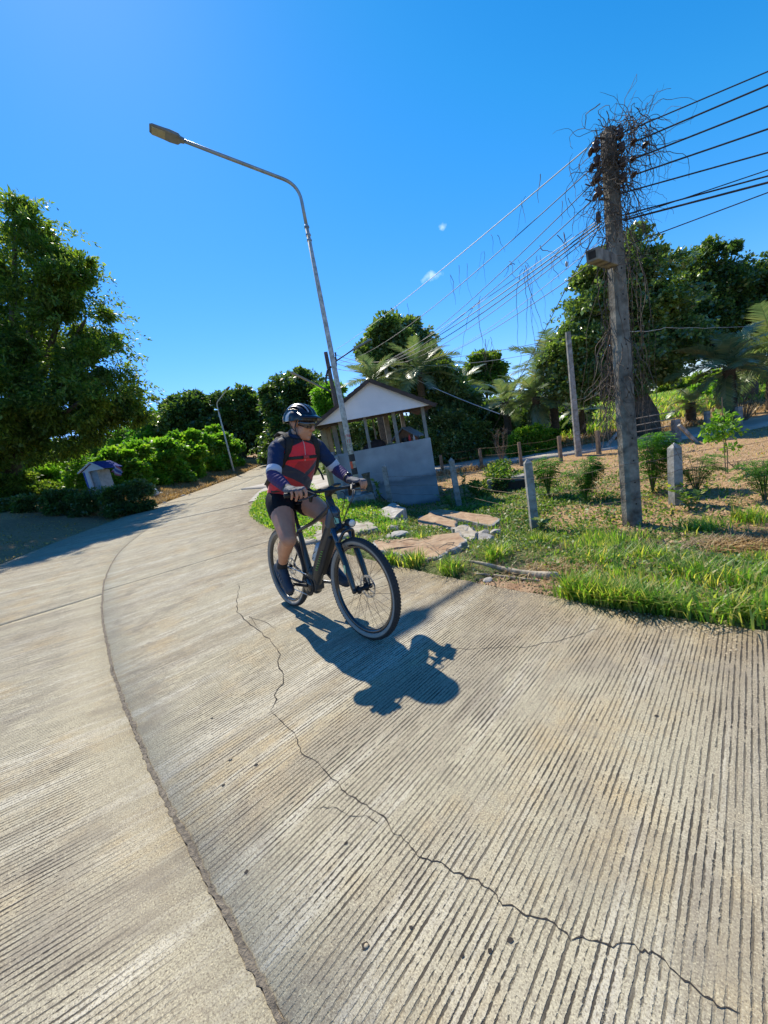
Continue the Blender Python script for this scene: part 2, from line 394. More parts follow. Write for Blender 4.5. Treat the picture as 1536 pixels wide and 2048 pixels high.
m_dark = M('crack_dirt_hole_shade', (.035, .028, .022), .95, var=.3, bump=0)  # near-black dirt in cracks; flat painted shade where holes and openings stand
road = empty('road'); tag(road, kind='structure')
def sheet_sw(name, s0, s1, w0, w1, ds, dw, mat, parent, zoff=0., thick=.12, wfun=None, edge_wobble=0., wob0=0., lfun=None, shear=0.):
    ns, nw = max(2, int((s1-s0)/ds)+1), max(2, int((abs(w1-w0) if w1 is not None else 3)/dw)+1)
    ss_ = np.linspace(s0, s1, ns); V = []; UV = []
    a = np.linspace(0, 1, nw)
    Sg = np.repeat(ss_[:, None], nw, 1); wr = wfun(ss_) if wfun else np.full(ns, w1)
    wl = (lfun(ss_) if lfun else np.full(ns, w0)) + wob0*(nz2(ss_*0, ss_, 6, 5)*.6+nz2(ss_*0, ss_, 23, 8)*.4)
    wr = wr + edge_wobble*(nz2(ss_*0, ss_, 5, 1)*.6+nz2(ss_*0, ss_, 19, 4)*.5)
    Wg = wl[:, None]*(1-a)+wr[:, None]*a
    X, Y = sw_xy(Sg, Wg); Z = road_z(Y)+zoff
    top = np.stack([X, Y, Z], -1).reshape(-1, 3); n_ = len(top)
    low = top - np.array([0, 0, thick])
    I = np.arange(n_).reshape(ns, nw)
    F_ = np.stack([I[:-1, :-1], I[:-1, 1:], I[1:, 1:], I[1:, :-1]], -1).reshape(-1, 4)[:, ::-1]
    ring = np.concatenate([I[0, :], I[1:, -1], I[-1, -2::-1], I[-2:0:-1, 0]])
    rb = np.arange(len(ring))+n_
    nx = np.roll(np.arange(len(ring)), -1)
    Sd = np.stack([ring, ring[nx], rb[nx], rb], -1)
    Vv = np.concatenate([top, low[ring]]); FF = np.concatenate([F_, Sd])
    o = npmesh(name, Vv, FF, mat, parent)
    me = o.data; uvl = me.uv_layers.new(name='sw')
    uvv = np.concatenate([np.stack([Sg.ravel()+shear*Wg.ravel(), Wg.ravel()], -1), np.stack([Sg.ravel()[ring]+shear*Wg.ravel()[ring], Wg.ravel()[ring]+.02], -1)])
    uvl.data.foreach_set('uv', uvv[FF.ravel()].astype(np.float32).ravel())
    # normals up
    bm = bmesh.new(); bm.from_mesh(me); bmesh.ops.recalc_face_normals(bm, faces=bm.faces); bm.to_mesh(me); bm.free()
    if me.polygons[0].normal.z < 0: me.flip_normals()
    return o
jl = [-30.5, -15.92, -8.2, -.5, 7.5, 15.5, 23.5, 31.5, 44, 60]
jr = [-30.5, -15.72, -8.0, -.3, 7.7, 15.7, 23.7, 31.7, 44.2, 60]
g_ = .007
for a0, a1 in zip(jl[:-1], jl[1:]):
    sheet_sw('slab', a0+.006, a1-.006, -3.1, None, .12 if a1 < 0 else .5, .35, m_road, road, wob0=.05, wfun=lambda q: wj(q)-g_, shear=.24)
for a0, a1 in zip(jr[:-1], jr[1:]):
    sheet_sw('slab', a0+.006, a1-.006, g_, None, .05 if a0 < -8 else .4, .35, m_road, road, wfun=edge_r, edge_wobble=.022, lfun=lambda q: wj(q)+g_)
j = sheet_sw('joint', -30, 60, -.06, None, .2, 1.5, m_tar, road, zoff=-.004, thick=.05, lfun=lambda q: wj(q)-.06, wfun=lambda q: wj(q)+.06); j.name = 'joint_filler'
for s_ in jl[1:-1]: sheet_sw('joint_filler', s_-.02, s_+.02, -3.08, -.10, .04, .3, m_tar, road, zoff=-.014, thick=.04)
for s_ in jr[1:-1]: sheet_sw('joint_filler', s_-.02, s_+.02, .12, 2.4, .04, .3, m_tar, road, zoff=-.014, thick=.04)
# squeezed out tar along the joint, ragged
def ribbon(name, pts, wid, mat, parent, z=.0015, seed=0, wig=.005, sub=9, uneven=.6):
    rs = np.random.default_rng(seed); P = []
    for a, b_ in zip(pts[:-1], pts[1:]):
        for k in range(sub):
            u = k/sub; P.append([a[0]*(1-u)+b_[0]*u, a[1]*(1-u)+b_[1]*u])
    P.append(list(pts[-1])); P = np.array(P); n_ = len(P)
    tng = np.gradient(P, axis=0); tng /= np.linalg.norm(tng, axis=1)[:, None]+1e-9; nr = np.stack([-tng[:, 1], tng[:, 0]], -1)
    walk = rs.normal(size=n_); walk = np.convolve(walk, np.ones(4)/4, 'same')*wig*1.6+np.convolve(rs.normal(size=n_), np.ones(14)/14, 'same')*wig*4
    P = P+nr*walk[:, None]
    wd = wid*(1-uneven+uneven*2*rs.random(n_)); wd *= np.minimum(1, np.minimum(np.arange(n_), n_-1-np.arange(n_))/4+.25)
    Lp, Rp = P-nr*wd[:, None]/2, P+nr*wd[:, None]/2
    V = []
    for q in (Lp, Rp): V.append(np.stack([q[:, 0], q[:, 1], road_z(q[:, 1])+z], -1))
    V = np.concatenate(V); i = np.arange(n_-1)
    return npmesh(name, V, np.stack([i, i+1, n_+i+1, n_+i], -1), mat, parent)
jp = [sw_xy(s_, float(wj(s_))) for s_ in np.arange(-29.5, -4, .6)]
ribbon('joint_filler', [(float(a), float(b_)) for a, b_ in jp], .018, m_tar, road, z=.002, seed=3, wig=.0025, sub=34, uneven=.5)
def gp(*l): return [tuple(G(*q)[:2]) for q in l]
ribbon('crack', gp((1480, 2030), (1400, 1975), (1310, 1918), (1265, 1900), (1180, 1895), (1100, 1843), (1030, 1812), (985, 1782), (920, 1742), (840, 1705), (790, 1665), (735, 1620), (680, 1572), (610, 1512), (590, 1465), (545, 1420)), .0034, m_dark, road, seed=5, wig=.007)
ribbon('crack', gp((545, 1420), (560, 1370), (558, 1310), (520, 1262), (470, 1225), (470, 1190), (478, 1165)), .006, m_dark, road, seed=6, wig=.012, sub=10)
ribbon('crack', gp((895, 1297), (990, 1298), (1060, 1290), (1140, 1272), (1215, 1252)), .003, m_dark, road, seed=7, wig=.01, sub=10)
ribbon('crack', gp((548, 1262), (500, 1232), (520, 1262)), .004, m_dark, road, seed=8, wig=.01, sub=10)
ribbon('crack', gp((620, 1615), (700, 1622), (770, 1650)), .0022, m_dark, road, seed=9, wig=.008)
m_pit = M('pit_bottom', (.10, .085, .065), .95, var=.4, scale=60, bump=.5)
m_peb = M('pebble', (.42, .34, .22), .7, scale=40)
for (px, py, r_) in ((731, 1892, .016), (461, 1519, .014), (512, 1530, .012), (447, 1571, .010), (692, 1687, .009), (980, 1902, .009), (1021, 1881, .010), (925, 1913, .007), (822, 1855, .008), (493, 1744, .009), (424, 1437, .009), (1313, 1432, .01), (1193, 1440, .007), (860, 1420, .007)):
    r_ *= .75; q = G(px, py); mb = MB(); n_ = 9; a0 = random.random()*6
    rr = [r_*(1+.25*random.uniform(-1, 1)) for _ in range(n_)]
    V = [(q.x+rr[k]*math.cos(a0+k*2*math.pi/n_), q.y+.8*rr[k]*math.sin(a0+k*2*math.pi/n_), q.z+.0235+.0015) for k in range(n_)]
    V = [(x, y, float(road_z(y))+.0018) for x, y, z in V]
    mb.add(V, [tuple(range(n_))]); mb.build('pit', m_dark, road)
    if r_ > .0102:
        mb = MB(); mb.ell((q.x+r_*.2, q.y-r_*.1, float(road_z(q.y))+.002), (r_*.55, r_*.5, r_*.3), nu=8, nv=6); mb.build('pebble', m_peb, road, True)

# ---- the side road: a pale concrete lane behind the booth
m_lane = M('pale_concrete', (.46, .42, .36), .9, var=.25, scale=1.2, bump=.3, bscale=30, col2=(.36, .31, .25))
def strip(name, cl, half, mat, dz=.03, thick=.15, kind='structure', n=10):
    P = []
    m_ = len(cl)
    for i in range(m_-1):
        p0, p1, p2, p3 = [np.array(cl[j_]) for j_ in (max(i-1, 0), i, i+1, min(i+2, m_-1))]
        for k in range(n):
            u = k/n; P.append(.5*((2*p1)+(p2-p0)*u+(2*p0-5*p1+4*p2-p3)*u*u+(3*p1-p0-3*p2+p3)*u**3))
    P.append(np.array(cl[-1])); P = np.array(P); tg = np.gradient(P, axis=0); tg /= np.linalg.norm(tg, axis=1)[:, None]
    nr = np.stack([-tg[:, 1], tg[:, 0]], -1); V = []; k_ = 5
    for j_ in range(k_):
        q = P+nr*(half*(2*j_/(k_-1)-1)); V.append(q)
    zc_ = T(P[:, 0], P[:, 1]); zc_ = np.convolve(np.pad(zc_, 8, 'edge'), np.ones(17)/17, 'valid')+dz+.03
    VV = [np.stack([q[:, 0], q[:, 1], zc_], -1) for q in V]
    n_ = len(P); VV = [VV[0]-[0, 0, thick]]+VV+[VV[-1]-[0, 0, thick]]
    Fs = []; i = np.arange(n_-1)
    for j_ in range(len(VV)-1): Fs.append(np.stack([j_*n_+i, j_*n_+i+1, (j_+1)*n_+i+1, (j_+1)*n_+i], -1)[:, ::-1])
    o = npmesh(name, np.concatenate(VV), np.concatenate(Fs), mat); return tag(o, kind=kind)
strip('lane', [(-6.0, 20.5), (-3.0, 17.8), (.5, 16.4), (3.3, 15.9), (6.0, 14.6), (9.5, 13.2), (13.0, 12.2), (18, 11.5), (26, 11)], 1.3, m_lane, dz=.02)
ys = np.linspace(13.2, 19.6, 24); V = []
for y_ in ys:
    s0_, _w = road_sw(-3., y_); xl = float(sw_xy(min(0., y_-CY), edge_r(y_-CY)-.25)[0]) if y_ >= CY else CX-math.sqrt((RJ-float(edge_r(float(s0_)))+.25)**2-(y_-CY)**2)
    xr = -.75-.25*abs(math.sin(y_*2.1))-1.1*float(ss(14.6, 13.2, y_)); row = [(xl+(xr-xl)*k/6, y_) for k in range(7)]
    V += [(row[0][0], y_, float(road_z(y_))-.1)]+[(x_, y_, float(road_z(y_))+.028) for x_, y_ in row]+[(row[-1][0], y_, float(road_z(y_))-.1)]
Fs = [(i_*9+k, i_*9+k+1, (i_+1)*9+k+1, (i_+1)*9+k) for i_ in range(23) for k in range(8)]+[(k, k+1, 8-k-1, 8-k) for k in range(0)]
tag(npmesh('apron', V, Fs, m_lane), kind='structure')

# ================================================================== VEGETATION
m_bark = M('bark', (.13, .10, .075), .95, var=.5, scale=9, bump=.9, bscale=30)
m_twig = M('dry_twig', (.24, .17, .115), .9, var=.45, scale=20, bump=0)
m_vine = M('dead_vine', (.135, .10, .075), .95, var=.5, scale=12, bump=0)
L_tam = leafmat('leaf_feathery', [(.045, .08, .025), (.07, .125, .032), (.105, .17, .042), (.18, .22, .06)], .5)
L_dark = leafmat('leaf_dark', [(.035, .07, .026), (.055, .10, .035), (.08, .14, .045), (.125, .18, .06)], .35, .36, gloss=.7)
L_mid = leafmat('leaf_glossy', [(.05, .095, .04), (.085, .145, .055), (.125, .195, .075), (.19, .26, .11)], .3, .28, gloss=1.)
L_vine = leafmat('leaf_broad', [(.06, .14, .022), (.085, .20, .03), (.12, .25, .04), (.20, .27, .06)], .5)
L_bam = leafmat('leaf_bright', [(.08, .19, .03), (.12, .26, .04), (.17, .32, .06)], .5)
L_palm = leafmat('leaf_palm', [(.08, .13, .075), (.115, .17, .095), (.15, .21, .12), (.21, .22, .12)], .28, .36, tcol=(1.5, 1.7, 1.), gloss=.8)
L_cas = leafmat('leaf_fine', [(.045, .13, .03), (.065, .18, .035), (.10, .22, .04)], .5)
L_grass = leafmat('blade', [(.07, .15, .025), (.10, .21, .035), (.14, .26, .05), (.20, .30, .075), (.30, .30, .12), (.42, .35, .18)], .5)
L_low = leafmat('cover_leaf', [(.04, .09, .025), (.07, .15, .035), (.12, .20, .05), (.24, .25, .09)], .35)
L_dry = leafmat('dry_leaf', [(.20, .13, .06), (.32, .22, .10), (.42, .31, .16), (.16, .14, .05)], .3)
L_straw = leafmat('straw', [(.22, .155, .095), (.32, .24, .15), (.40, .33, .22), (.17, .11, .065)], .3, tcol=(1.5, 1.4, 1.))

def leaf_quads(P, size, aspect=.5, droop=.3, up=.35, D=None, fold=.25, jitter=.35):
    """one folded rhombus per point: verts base, side, tip, side"""
    n = len(P)
    d = rng.normal(size=(n, 3)) if D is None else D+rng.normal(size=(n, 3))*jitter
    d[:, 2] -= droop; d /= np.linalg.norm(d, axis=1)[:, None]
    u = rng.normal(size=(n, 3))*.8+np.array([0, 0, up*3]); 
    x = np.cross(d, u); x /= np.linalg.norm(x, axis=1)[:, None]+1e-9
    nn = np.cross(x, d)
    L = size*(.6+.8*rng.random(n))[:, None]; Wd = L*aspect*.5
    a = P; c = P+d*L; m_ = P+d*L*.45
    b1 = m_+x*Wd+nn*L*fold*.3; b2 = m_-x*Wd+nn*L*fold*.3
    V = np.stack([a, b1, c, b2], 1).reshape(-1, 3)
    return V, np.arange(4*n).reshape(n, 4)
def shell(c, r, n, inner=.55, flat=.8, k=None):
    """points through a lumpy ellipsoid, mostly near its surface, with gaps"""
    d = rng.normal(size=(n, 3)); d /= np.linalg.norm(d, axis=1)[:, None]
    rad = inner+(1-inner)*rng.random(n)**.6
    lump = 1+.22*np.sin(d[:, 0]*5+c[0]*3)*np.sin(d[:, 1]*6+c[1]*2+1)+.18*np.sin(d[:, 2]*7+c[2]*5)*np.cos(d[:, 0]*4+2*c[1])
    return np.array(c)+d*(rad*lump)[:, None]*np.array([r, r, r*flat]), d
def crown_pts(clumps, per, sub=7, subr=.42, inner=.5, flat=.85):
    """each clump carries sub-clumps on its surface so that the crown shows light and dark tufts"""
    PP, DD = [], []; tot = sum(r*r for _, r in clumps)
    for c, r in clumps:
        n = int(per*r*r/tot)
        for k in range(sub):
            d = rng.normal(size=3); d /= np.linalg.norm(d); d[2] = d[2]*.8+.1
            cc = np.array(c)+d*r*(.62+.25*rng.random())*np.array([1, 1, flat]); rr = r*subr*(.65+.7*rng.random())
            p, dd = shell(cc, rr, max(4, n//sub), .35, .75); PP.append(p); DD.append(dd*.6+d)
        p, dd = shell(c, r*.8, n//(4 if subr > .35 else 7), .3, flat); PP.append(p); DD.append(dd)
    return np.concatenate(PP), np.concatenate(DD)
def tree(name, base, clumps, per, size, lm, label, group=None, cat='tree', trunk_r=.25, aspect=.5, droop=.3, sub=7, subr=.42, bark=None, branches=True, flat=.85, sprays=0, fork=.35):
    base = Vector(base); root = empty(name, base, 0, label, cat, group)
    loc = np.array(base)
    P, D = crown_pts(clumps, per, sub, subr, flat=flat)
    if sprays:
        # long drooping twig ends that break the outline
        for _ in range(sprays):
            c, r = clumps[rng.integers(len(clumps))]; d = rng.normal(size=3); d /= np.linalg.norm(d); d[2] = abs(d[2])*.7-.1
            p0 = np.array(c)+d*r*.95; L = r*(.25+.45*rng.random()); m_ = 26
            u = np.linspace(0, 1, m_)[:, None]; q = p0+d*L*u+np.array([0, 0, -.35*L])*u*u+rng.normal(size=(m_, 3))*size*.35
            P = np.concatenate([P, q]); D = np.concatenate([D, np.repeat(d[None], m_, 0)+rng.normal(size=(m_, 3))*.7])
    V, F_ = leaf_quads(P-loc, size, aspect, droop, D=D, jitter=.8)
    npmesh('crown', V, F_, lm, root)
    mb = MB(); zc = np.mean([c[2] for c, _ in clumps]); cxy = np.mean([[c[0], c[1]] for c, _ in clumps], 0)
    top = Vector((base.x*.55+cxy[0]*.45, base.y*.55+cxy[1]*.45, base.z+(zc-base.z)*fork*1.6))
    pts = [Vector((0, 0, -.3)), (top-base)*.33+Vector((.12, -.06, 0))*trunk_r*3, (top-base)*.7, top-base]
    mb.tube(pts, [trunk_r*1.35, trunk_r, trunk_r*.85, trunk_r*.6], 9)
    mb.build('trunk', bark or m_bark, root, True)
    if branches:
        for c, r in clumps[:14]:
            c = Vector(c)-base; st = pts[2].lerp(pts[3], random.random()); md = st.lerp(c, .5)+Vector((random.uniform(-.2, .2), random.uniform(-.2, .2), .1*r))*r*.6
            mb = MB(); mb.tube([st, md, c, c+Vector((random.uniform(-1, 1), random.uniform(-1, 1), random.uniform(0, 1)))*r*.5], [trunk_r*.45, trunk_r*.3, trunk_r*.15, trunk_r*.05], 6); mb.build('branch', bark or m_bark, root, True)
    return root
def at_px(lst, Y, sp=.0):
    """crown clumps: (px, py, depth offset, radius in m)"""
    return [((A(px, py, Y+dy)), r) for px, py, dy, r in lst]
def bush(name, base, clumps, per, size, lm, label, group=None, aspect=.6, droop=.15, cat='shrub', stems=6, sub=8, sh=None):
    base = Vector(base); root = empty(name, base, 0, label, cat, group)
    sk = [(Vector((c[0]+random.uniform(-.2, .2)*r, c[1]-.3*r, float(T(c[0], c[1]))+.45*r)), r*.85) for c, r in clumps if c[2]-.55*r > float(T(c[0], c[1]))]
    P, D = crown_pts(list(clumps)+sk, int(per*(1+.6*(len(sk) > 0))), sub, .45); P[:, 2] = np.maximum(P[:, 2], T(P[:, 0], P[:, 1])+.02)
    V, F_ = leaf_quads(P-np.array(base), size, aspect, droop, D=D, jitter=.8, up=.6); npmesh('foliage', V, F_, lm, root)
    for k in range(stems):
        mb = MB(); c, r = clumps[k % len(clumps)]; g0 = on(c[0]+random.uniform(-.3, .3)*r, c[1]+random.uniform(-.3, .3)*r, -.05); e = Vector(c)+Vector((random.uniform(-.5, .5), random.uniform(-.5, .5), .2))*r
        mb.tube([g0-base, g0.lerp(e, .5)+Vector((.05, .03, 0))-base, e-base], [.03, .022, .01], 5)
        mb.build('stem', m_bark, root, True)
    return root

# ---- the big feathery tree on the left, its crown hanging over the road
tb = on(A(2, 1030, 20.6).x, 20.6)
cl = []
for px, py, dy, r in ((30, 470, 0, 1.5), (-60, 520, 1, 2.0), (70, 560, -.5, 1.5), (130, 590, 0, 1.3), (165, 650, 0, 1.4), (60, 660, 1.5, 1.8), (-40, 700, 0, 2.2), (110, 740, 0, 1.6), (200, 735, 0, 1.3), (225, 790, 0, 1.15),
                      (150, 810, -1, 1.5), (60, 800, -1, 1.8), (-50, 830, -1.5, 2.0), (245, 835, .3, .9), (190, 855, 0, 1.0), (120, 875, -.5, 1.2), (30, 890, -.5, 1.3), (-60, 920, -1, 1.3), (150, 545, 0, .8), (-110, 420, 1, 2.0), (-160, 640, 2, 2.6), (200, 690, .6, .7), (263, 800, .5, .6), (268, 838, .3, .45)):
    cl.append((A(px, py, 20.0+dy*1.4), r*1.28))
tree('feathery_tree', tb, cl, 125000, .20, L_tam, 'tall feathery-leaved tree with drooping crown shading the left verge', trunk_r=.55, aspect=.38, droop=.55, sub=9, subr=.30, sprays=700, fork=.30)
# leafy lower edge behind it, and sunlit scrub
def px_bush(name, spec, Y, per, size, lm, label, **k):
    c = [(A(px, py, Y+dy), r) for px, py, dy, r in spec]; b0 = on(c[0][0].x, c[0][0].y)
    return bush(name, b0, c, per, size, lm, label, **k)
px_bush('leafy_shrub', [(60, 950, 0, 1.0), (20, 990, 0, .9), (110, 960, .5, .9), (-40, 960, 0, 1.2)], 23.5, 6200, .24, L_vine, 'sunlit leafy shrub under the feathery tree, left of the blue-roofed shrine')
px_bush('leafy_shrub', [(185, 960, 2.6, .9), (150, 935, 2.6, .9), (230, 925, 3.4, 1.0)], 20, 4200, .17, L_vine, 'yellow-green shrub just behind the blue-roofed shrine')
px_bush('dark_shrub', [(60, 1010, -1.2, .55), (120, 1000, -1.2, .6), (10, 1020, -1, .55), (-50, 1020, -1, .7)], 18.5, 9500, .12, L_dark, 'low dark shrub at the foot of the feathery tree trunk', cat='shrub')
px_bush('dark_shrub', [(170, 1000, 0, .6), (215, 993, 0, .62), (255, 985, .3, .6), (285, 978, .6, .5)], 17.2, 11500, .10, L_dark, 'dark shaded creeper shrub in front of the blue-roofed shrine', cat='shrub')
px_bush('dark_shrub', [(5, 985, 0, .9), (-45, 975, 0, 1.1), (50, 975, .6, .8), (90, 985, .6, .7)], 19.4, 12000, .14, L_tam, 'drooping leafage hiding the trunk of the feathery tree')
# ---- the broad-leaved creeper bank along the road
for i_, (spec, Y, lab) in enumerate((
    (((245, 930, 0, .9), (290, 950, 0, .8), (275, 915, 1, .9)), 22, 'broad-leaved creeper mound right of the shrine with the cloth'),
    (((330, 935, 0, 1.0), (355, 915, 1, 1.1), (315, 910, 2, 1.2)), 24.5, 'creeper mound second from the shrine, above the brown verge'),
    (((395, 920, 0, 1.0), (385, 900, 1.5, 1.2)), 28, 'creeper mound in the middle of the green bank'),
    (((430, 900, 0, 1.15), (455, 890, 2, 1.1), (440, 880, 3, 1.0)), 32, 'creeper mound around the foot of the far street lamp'),
    (((475, 905, 0, .85), (482, 900, 1.5, .8)), 36, 'last creeper mound, right of the far street lamp'))):
    px_bush('creeper_mound', [(px-12, py-10, dy+2.2, r) for px, py, dy, r in spec], Y, 9000 if i_ < 3 else 7000, .25, L_vine, lab, group='creeper mounds along the left bank', aspect=.8, cat='shrub')
# ---- trees beyond the bank
def px_tree(name, base, spec, Y, per, size, lm, label, **k):
    b0 = A(base[0], base[1], Y); c = [(A(px, py, Y+dy), r) for px, py, dy, r in spec]
    b0 = on(b0.x, b0.y); return tree(name, b0, c, per, size, lm, label, **k)
px_tree('round_tree', (372, 900), ((370, 830, 0, 2.9), (345, 850, 0, 2.3), (400, 850, 0, 2.4), (370, 870, -1, 2.6), (335, 880, 0, 1.8), (405, 885, 0, 1.9), (372, 808, 0, 1.9)), 47, 26000, .42, L_dark, 'dark round-crowned tree, left one of the pair beyond the bank', trunk_r=.35, aspect=.6)
px_tree('round_tree', (480, 900), ((470, 815, 0, 2.5), (500, 820, 0, 2.3), (455, 850, 0, 2.6), (500, 860, 0, 2.6), (535, 850, 0, 2.2), (475, 885, 0, 2.4), (530, 890, 0, 2.2), (475, 795, 0, 1.5), (555, 880, 1, 1.7)), 47, 32000, .42, L_dark, 'dark round-crowned tree behind the far street lamp', trunk_r=.4, aspect=.6)
px_tree('shaggy_tree', (600, 880), ((590, 775, 0, 1.9), (610, 770, 1, 1.6), (585, 810, 0, 2.2), (555, 792, 0, 1.3), (535, 788, 0, .9), (620, 800, 0, 2.1), (600, 850, 0, 2.6), (570, 860, 0, 2.0), (640, 790, 1, 1.4), (560, 900, 0, 2.0)), 37, 26000, .36, L_dark, 'tall shaggy tree rising behind the rider and the far utility pole', trunk_r=.35, aspect=.5, droop=.6, sprays=60)
px_tree('bamboo_clump', (655, 880), ((655, 795, 0, .9), (648, 825, 0, 1.0), (668, 815, 0, .9), (640, 845, 0, .9), (663, 850, 0, 1.1), (672, 780, 0, .6)), 25, 11000, .28, L_bam, 'bright yellow-green bamboo clump left of the booth roof', trunk_r=.08, aspect=.25, droop=.7)
px_tree('pale_tree', (300, 900), ((290, 860, 0, 2.6), (300, 885, 0, 2.6), (270, 880, 2, 2.6), (320, 900, 0, 2.0)), 48, 9000, .45, L_cas, 'pale feathery tree glimpsed between the left tree and the round trees', trunk_r=.3)
px_tree('broad_tree', (790, 860), ((785, 668, 0, 1.35), (765, 690, 0, 1.2), (812, 685, 0, 1.25), (785, 705, 0, 1.5), (750, 705, 0, .9), (830, 710, 0, 1.0), (800, 735, 0, 1.5), (840, 735, 0, 1.1), (765, 740, 0, 1.2), (865, 735, 1, .9)), 22.5, 30000, .24, L_mid, 'dense round broad-leaved tree standing highest behind the booth roof', trunk_r=.25, aspect=.65)
px_tree('mango_tree', (890, 850), ((880, 765, 0, .9), (855, 790, 0, .95), (905, 785, 0, .9), (880, 810, 0, 1.1), (920, 810, 0, .9), (845, 815, 0, .8), (890, 745, 0, .6), (830, 780, .5, .7)), 19.2, 21000, .20, L_mid, 'mango-like tree with a pale new-leaf tip right of the booth roof', trunk_r=.16, aspect=.45, droop=.6)
px_bush('green_shrub', ((885, 850, 0, .95), (920, 855, 0, 1.0), (865, 880, -.2, .8), (950, 870, 0, .9), (905, 885, -.3, .9), (985, 880, 0, .7), (845, 850, .6, .8), (850, 900, -.2, .6)), 18.2, 30000, .115, L_mid, 'wide dense green shrub behind the pale lane, right of the booth', stems=8)
px_bush('green_shrub', ((1050, 872, 0, .42), (1080, 868, 0, .45), (1030, 885, 0, .35), (1105, 872, .3, .3)), 15.2, 8000, .09, L_vine, 'small yellow-green shrub beside the lane, left of the tall thin post')
px_bush('green_shrub', ((1120, 850, 0, .4), (1140, 852, 0, .35), (1100, 856, 0, .3)), 19, 3500, .13, L_vine, 'bright low shrub glimpsed behind the tall thin post')
px_tree('far_tree', (975, 830), ((960, 735, 0, 1.6), (985, 735, 0, 1.4), (970, 755, 0, 1.9), (1000, 765, 0, 1.3), (945, 760, 0, 1.3)), 36, 9000, .34, L_tam, 'hazy olive tree in the gap above the palms', trunk_r=.2)
px_tree('vine_clad_tree', (1290, 850), ((1255, 505, 0, .85), (1225, 545, 0, 1.1), (1290, 555, 0, 1.15), (1180, 560, -.2, .6), (1200, 605, 0, 1.25), (1270, 620, 0, 1.5), (1320, 620, 0, 1.0), (1170, 640, 0, 1.0), (1240, 690, 0, 1.6), (1310, 690, 0, 1.3), (1160, 700, 0, 1.1), (1175, 760, 0, 1.2), (1260, 745, 0, 1.3), (1330, 735, .5, 1.1), (1130, 720, 0, .8), (1140, 770, 0, .8), (1195, 780, .4, .8), (1345, 690, .5, .9)), 14.6, 82000, .13, L_mid, 'tall vine-clad tree right behind the tangled utility pole', trunk_r=.4, aspect=.7, sprays=260, subr=.34, sub=9)
px_tree('spreading_tree', (1490, 810), ((1420, 535, 0, 1.2), (1405, 580, 0, 1.3), (1460, 570, 0, 1.5), (1520, 575, 0, 1.8), (1390, 620, 0, 1.0), (1440, 640, 0, 1.6), (1510, 650, 0, 1.9), (1580, 620, 0, 2.2), (1400, 680, 0, 1.1), (1460, 680, 0, 1.4), (1560, 670, 0, 1.8), (1370, 660, 0, .8), (1400, 510, 0, .7), (1350, 715, 1, 1.2)), 18.5, 52000, .17, L_dark, 'dark spreading tree on the far right behind the young palm', trunk_r=.4, aspect=.6, sprays=260, subr=.32, sub=9)
px_bush('leafy_shrub', ((1390, 790, 0, .7), (1440, 780, 0, .8), (1500, 775, 0, .9), (1550, 760, 0, 1.1)), 22.5, 4500, .2, L_vine, 'sunlit green scrub behind the young palm at the right edge')

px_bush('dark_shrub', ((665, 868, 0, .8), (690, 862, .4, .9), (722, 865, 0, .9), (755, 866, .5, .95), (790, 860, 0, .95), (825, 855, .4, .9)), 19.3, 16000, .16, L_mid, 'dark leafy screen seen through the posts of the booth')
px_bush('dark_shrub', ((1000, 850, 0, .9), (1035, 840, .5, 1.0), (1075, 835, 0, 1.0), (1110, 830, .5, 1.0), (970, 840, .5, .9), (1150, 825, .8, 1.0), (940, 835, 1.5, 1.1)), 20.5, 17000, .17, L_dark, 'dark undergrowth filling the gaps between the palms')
px_bush('dark_shrub', ((905, 815, 2, 1.0), (940, 822, 2, 1.0), (985, 818, 2, 1.0), (1020, 812, 2, 1.0), (1060, 805, 2, 1.0)), 24, 11000, .22, L_tam, 'olive thicket behind the palms and the mango-like tree')
def treeline(pts, Y, n, size, lm, label, rad=3.0):
    cl_ = []
    for (x0, y0), (x1, y1) in zip(pts[:-1], pts[1:]):
        m_ = max(1, int(abs(x1-x0)/22))
        for k in range(m_):
            u = k/m_; c = A(x0+(x1-x0)*u, y0+(y1-y0)*u+random.uniform(-5, 5), Y+random.uniform(-3, 3)); g0 = float(T(c.x, c.y)); z = c.z-rad*.7
            while z > g0-1: cl_.append((Vector((c.x, c.y, z)), rad*random.uniform(.8, 1.15))); z -= rad*1.1
    P, D = crown_pts(cl_, n, 6, .45); V, F_ = leaf_quads(P, size, .6, .3, D=D, jitter=.8); return tag(npmesh('treeline', V, F_, lm), label, kind='stuff')
treeline([(-80, 900), (80, 890), (200, 870), (330, 872), (430, 880), (560, 880)], 62, 26000, .7, L_tam, 'far wood on the left behind the bank')
treeline([(600, 885), (760, 868), (900, 838), (1050, 812), (1200, 790), (1400, 755), (1640, 715)], 50, 24000, .6, L_tam, 'far wood on the rise behind the palms')
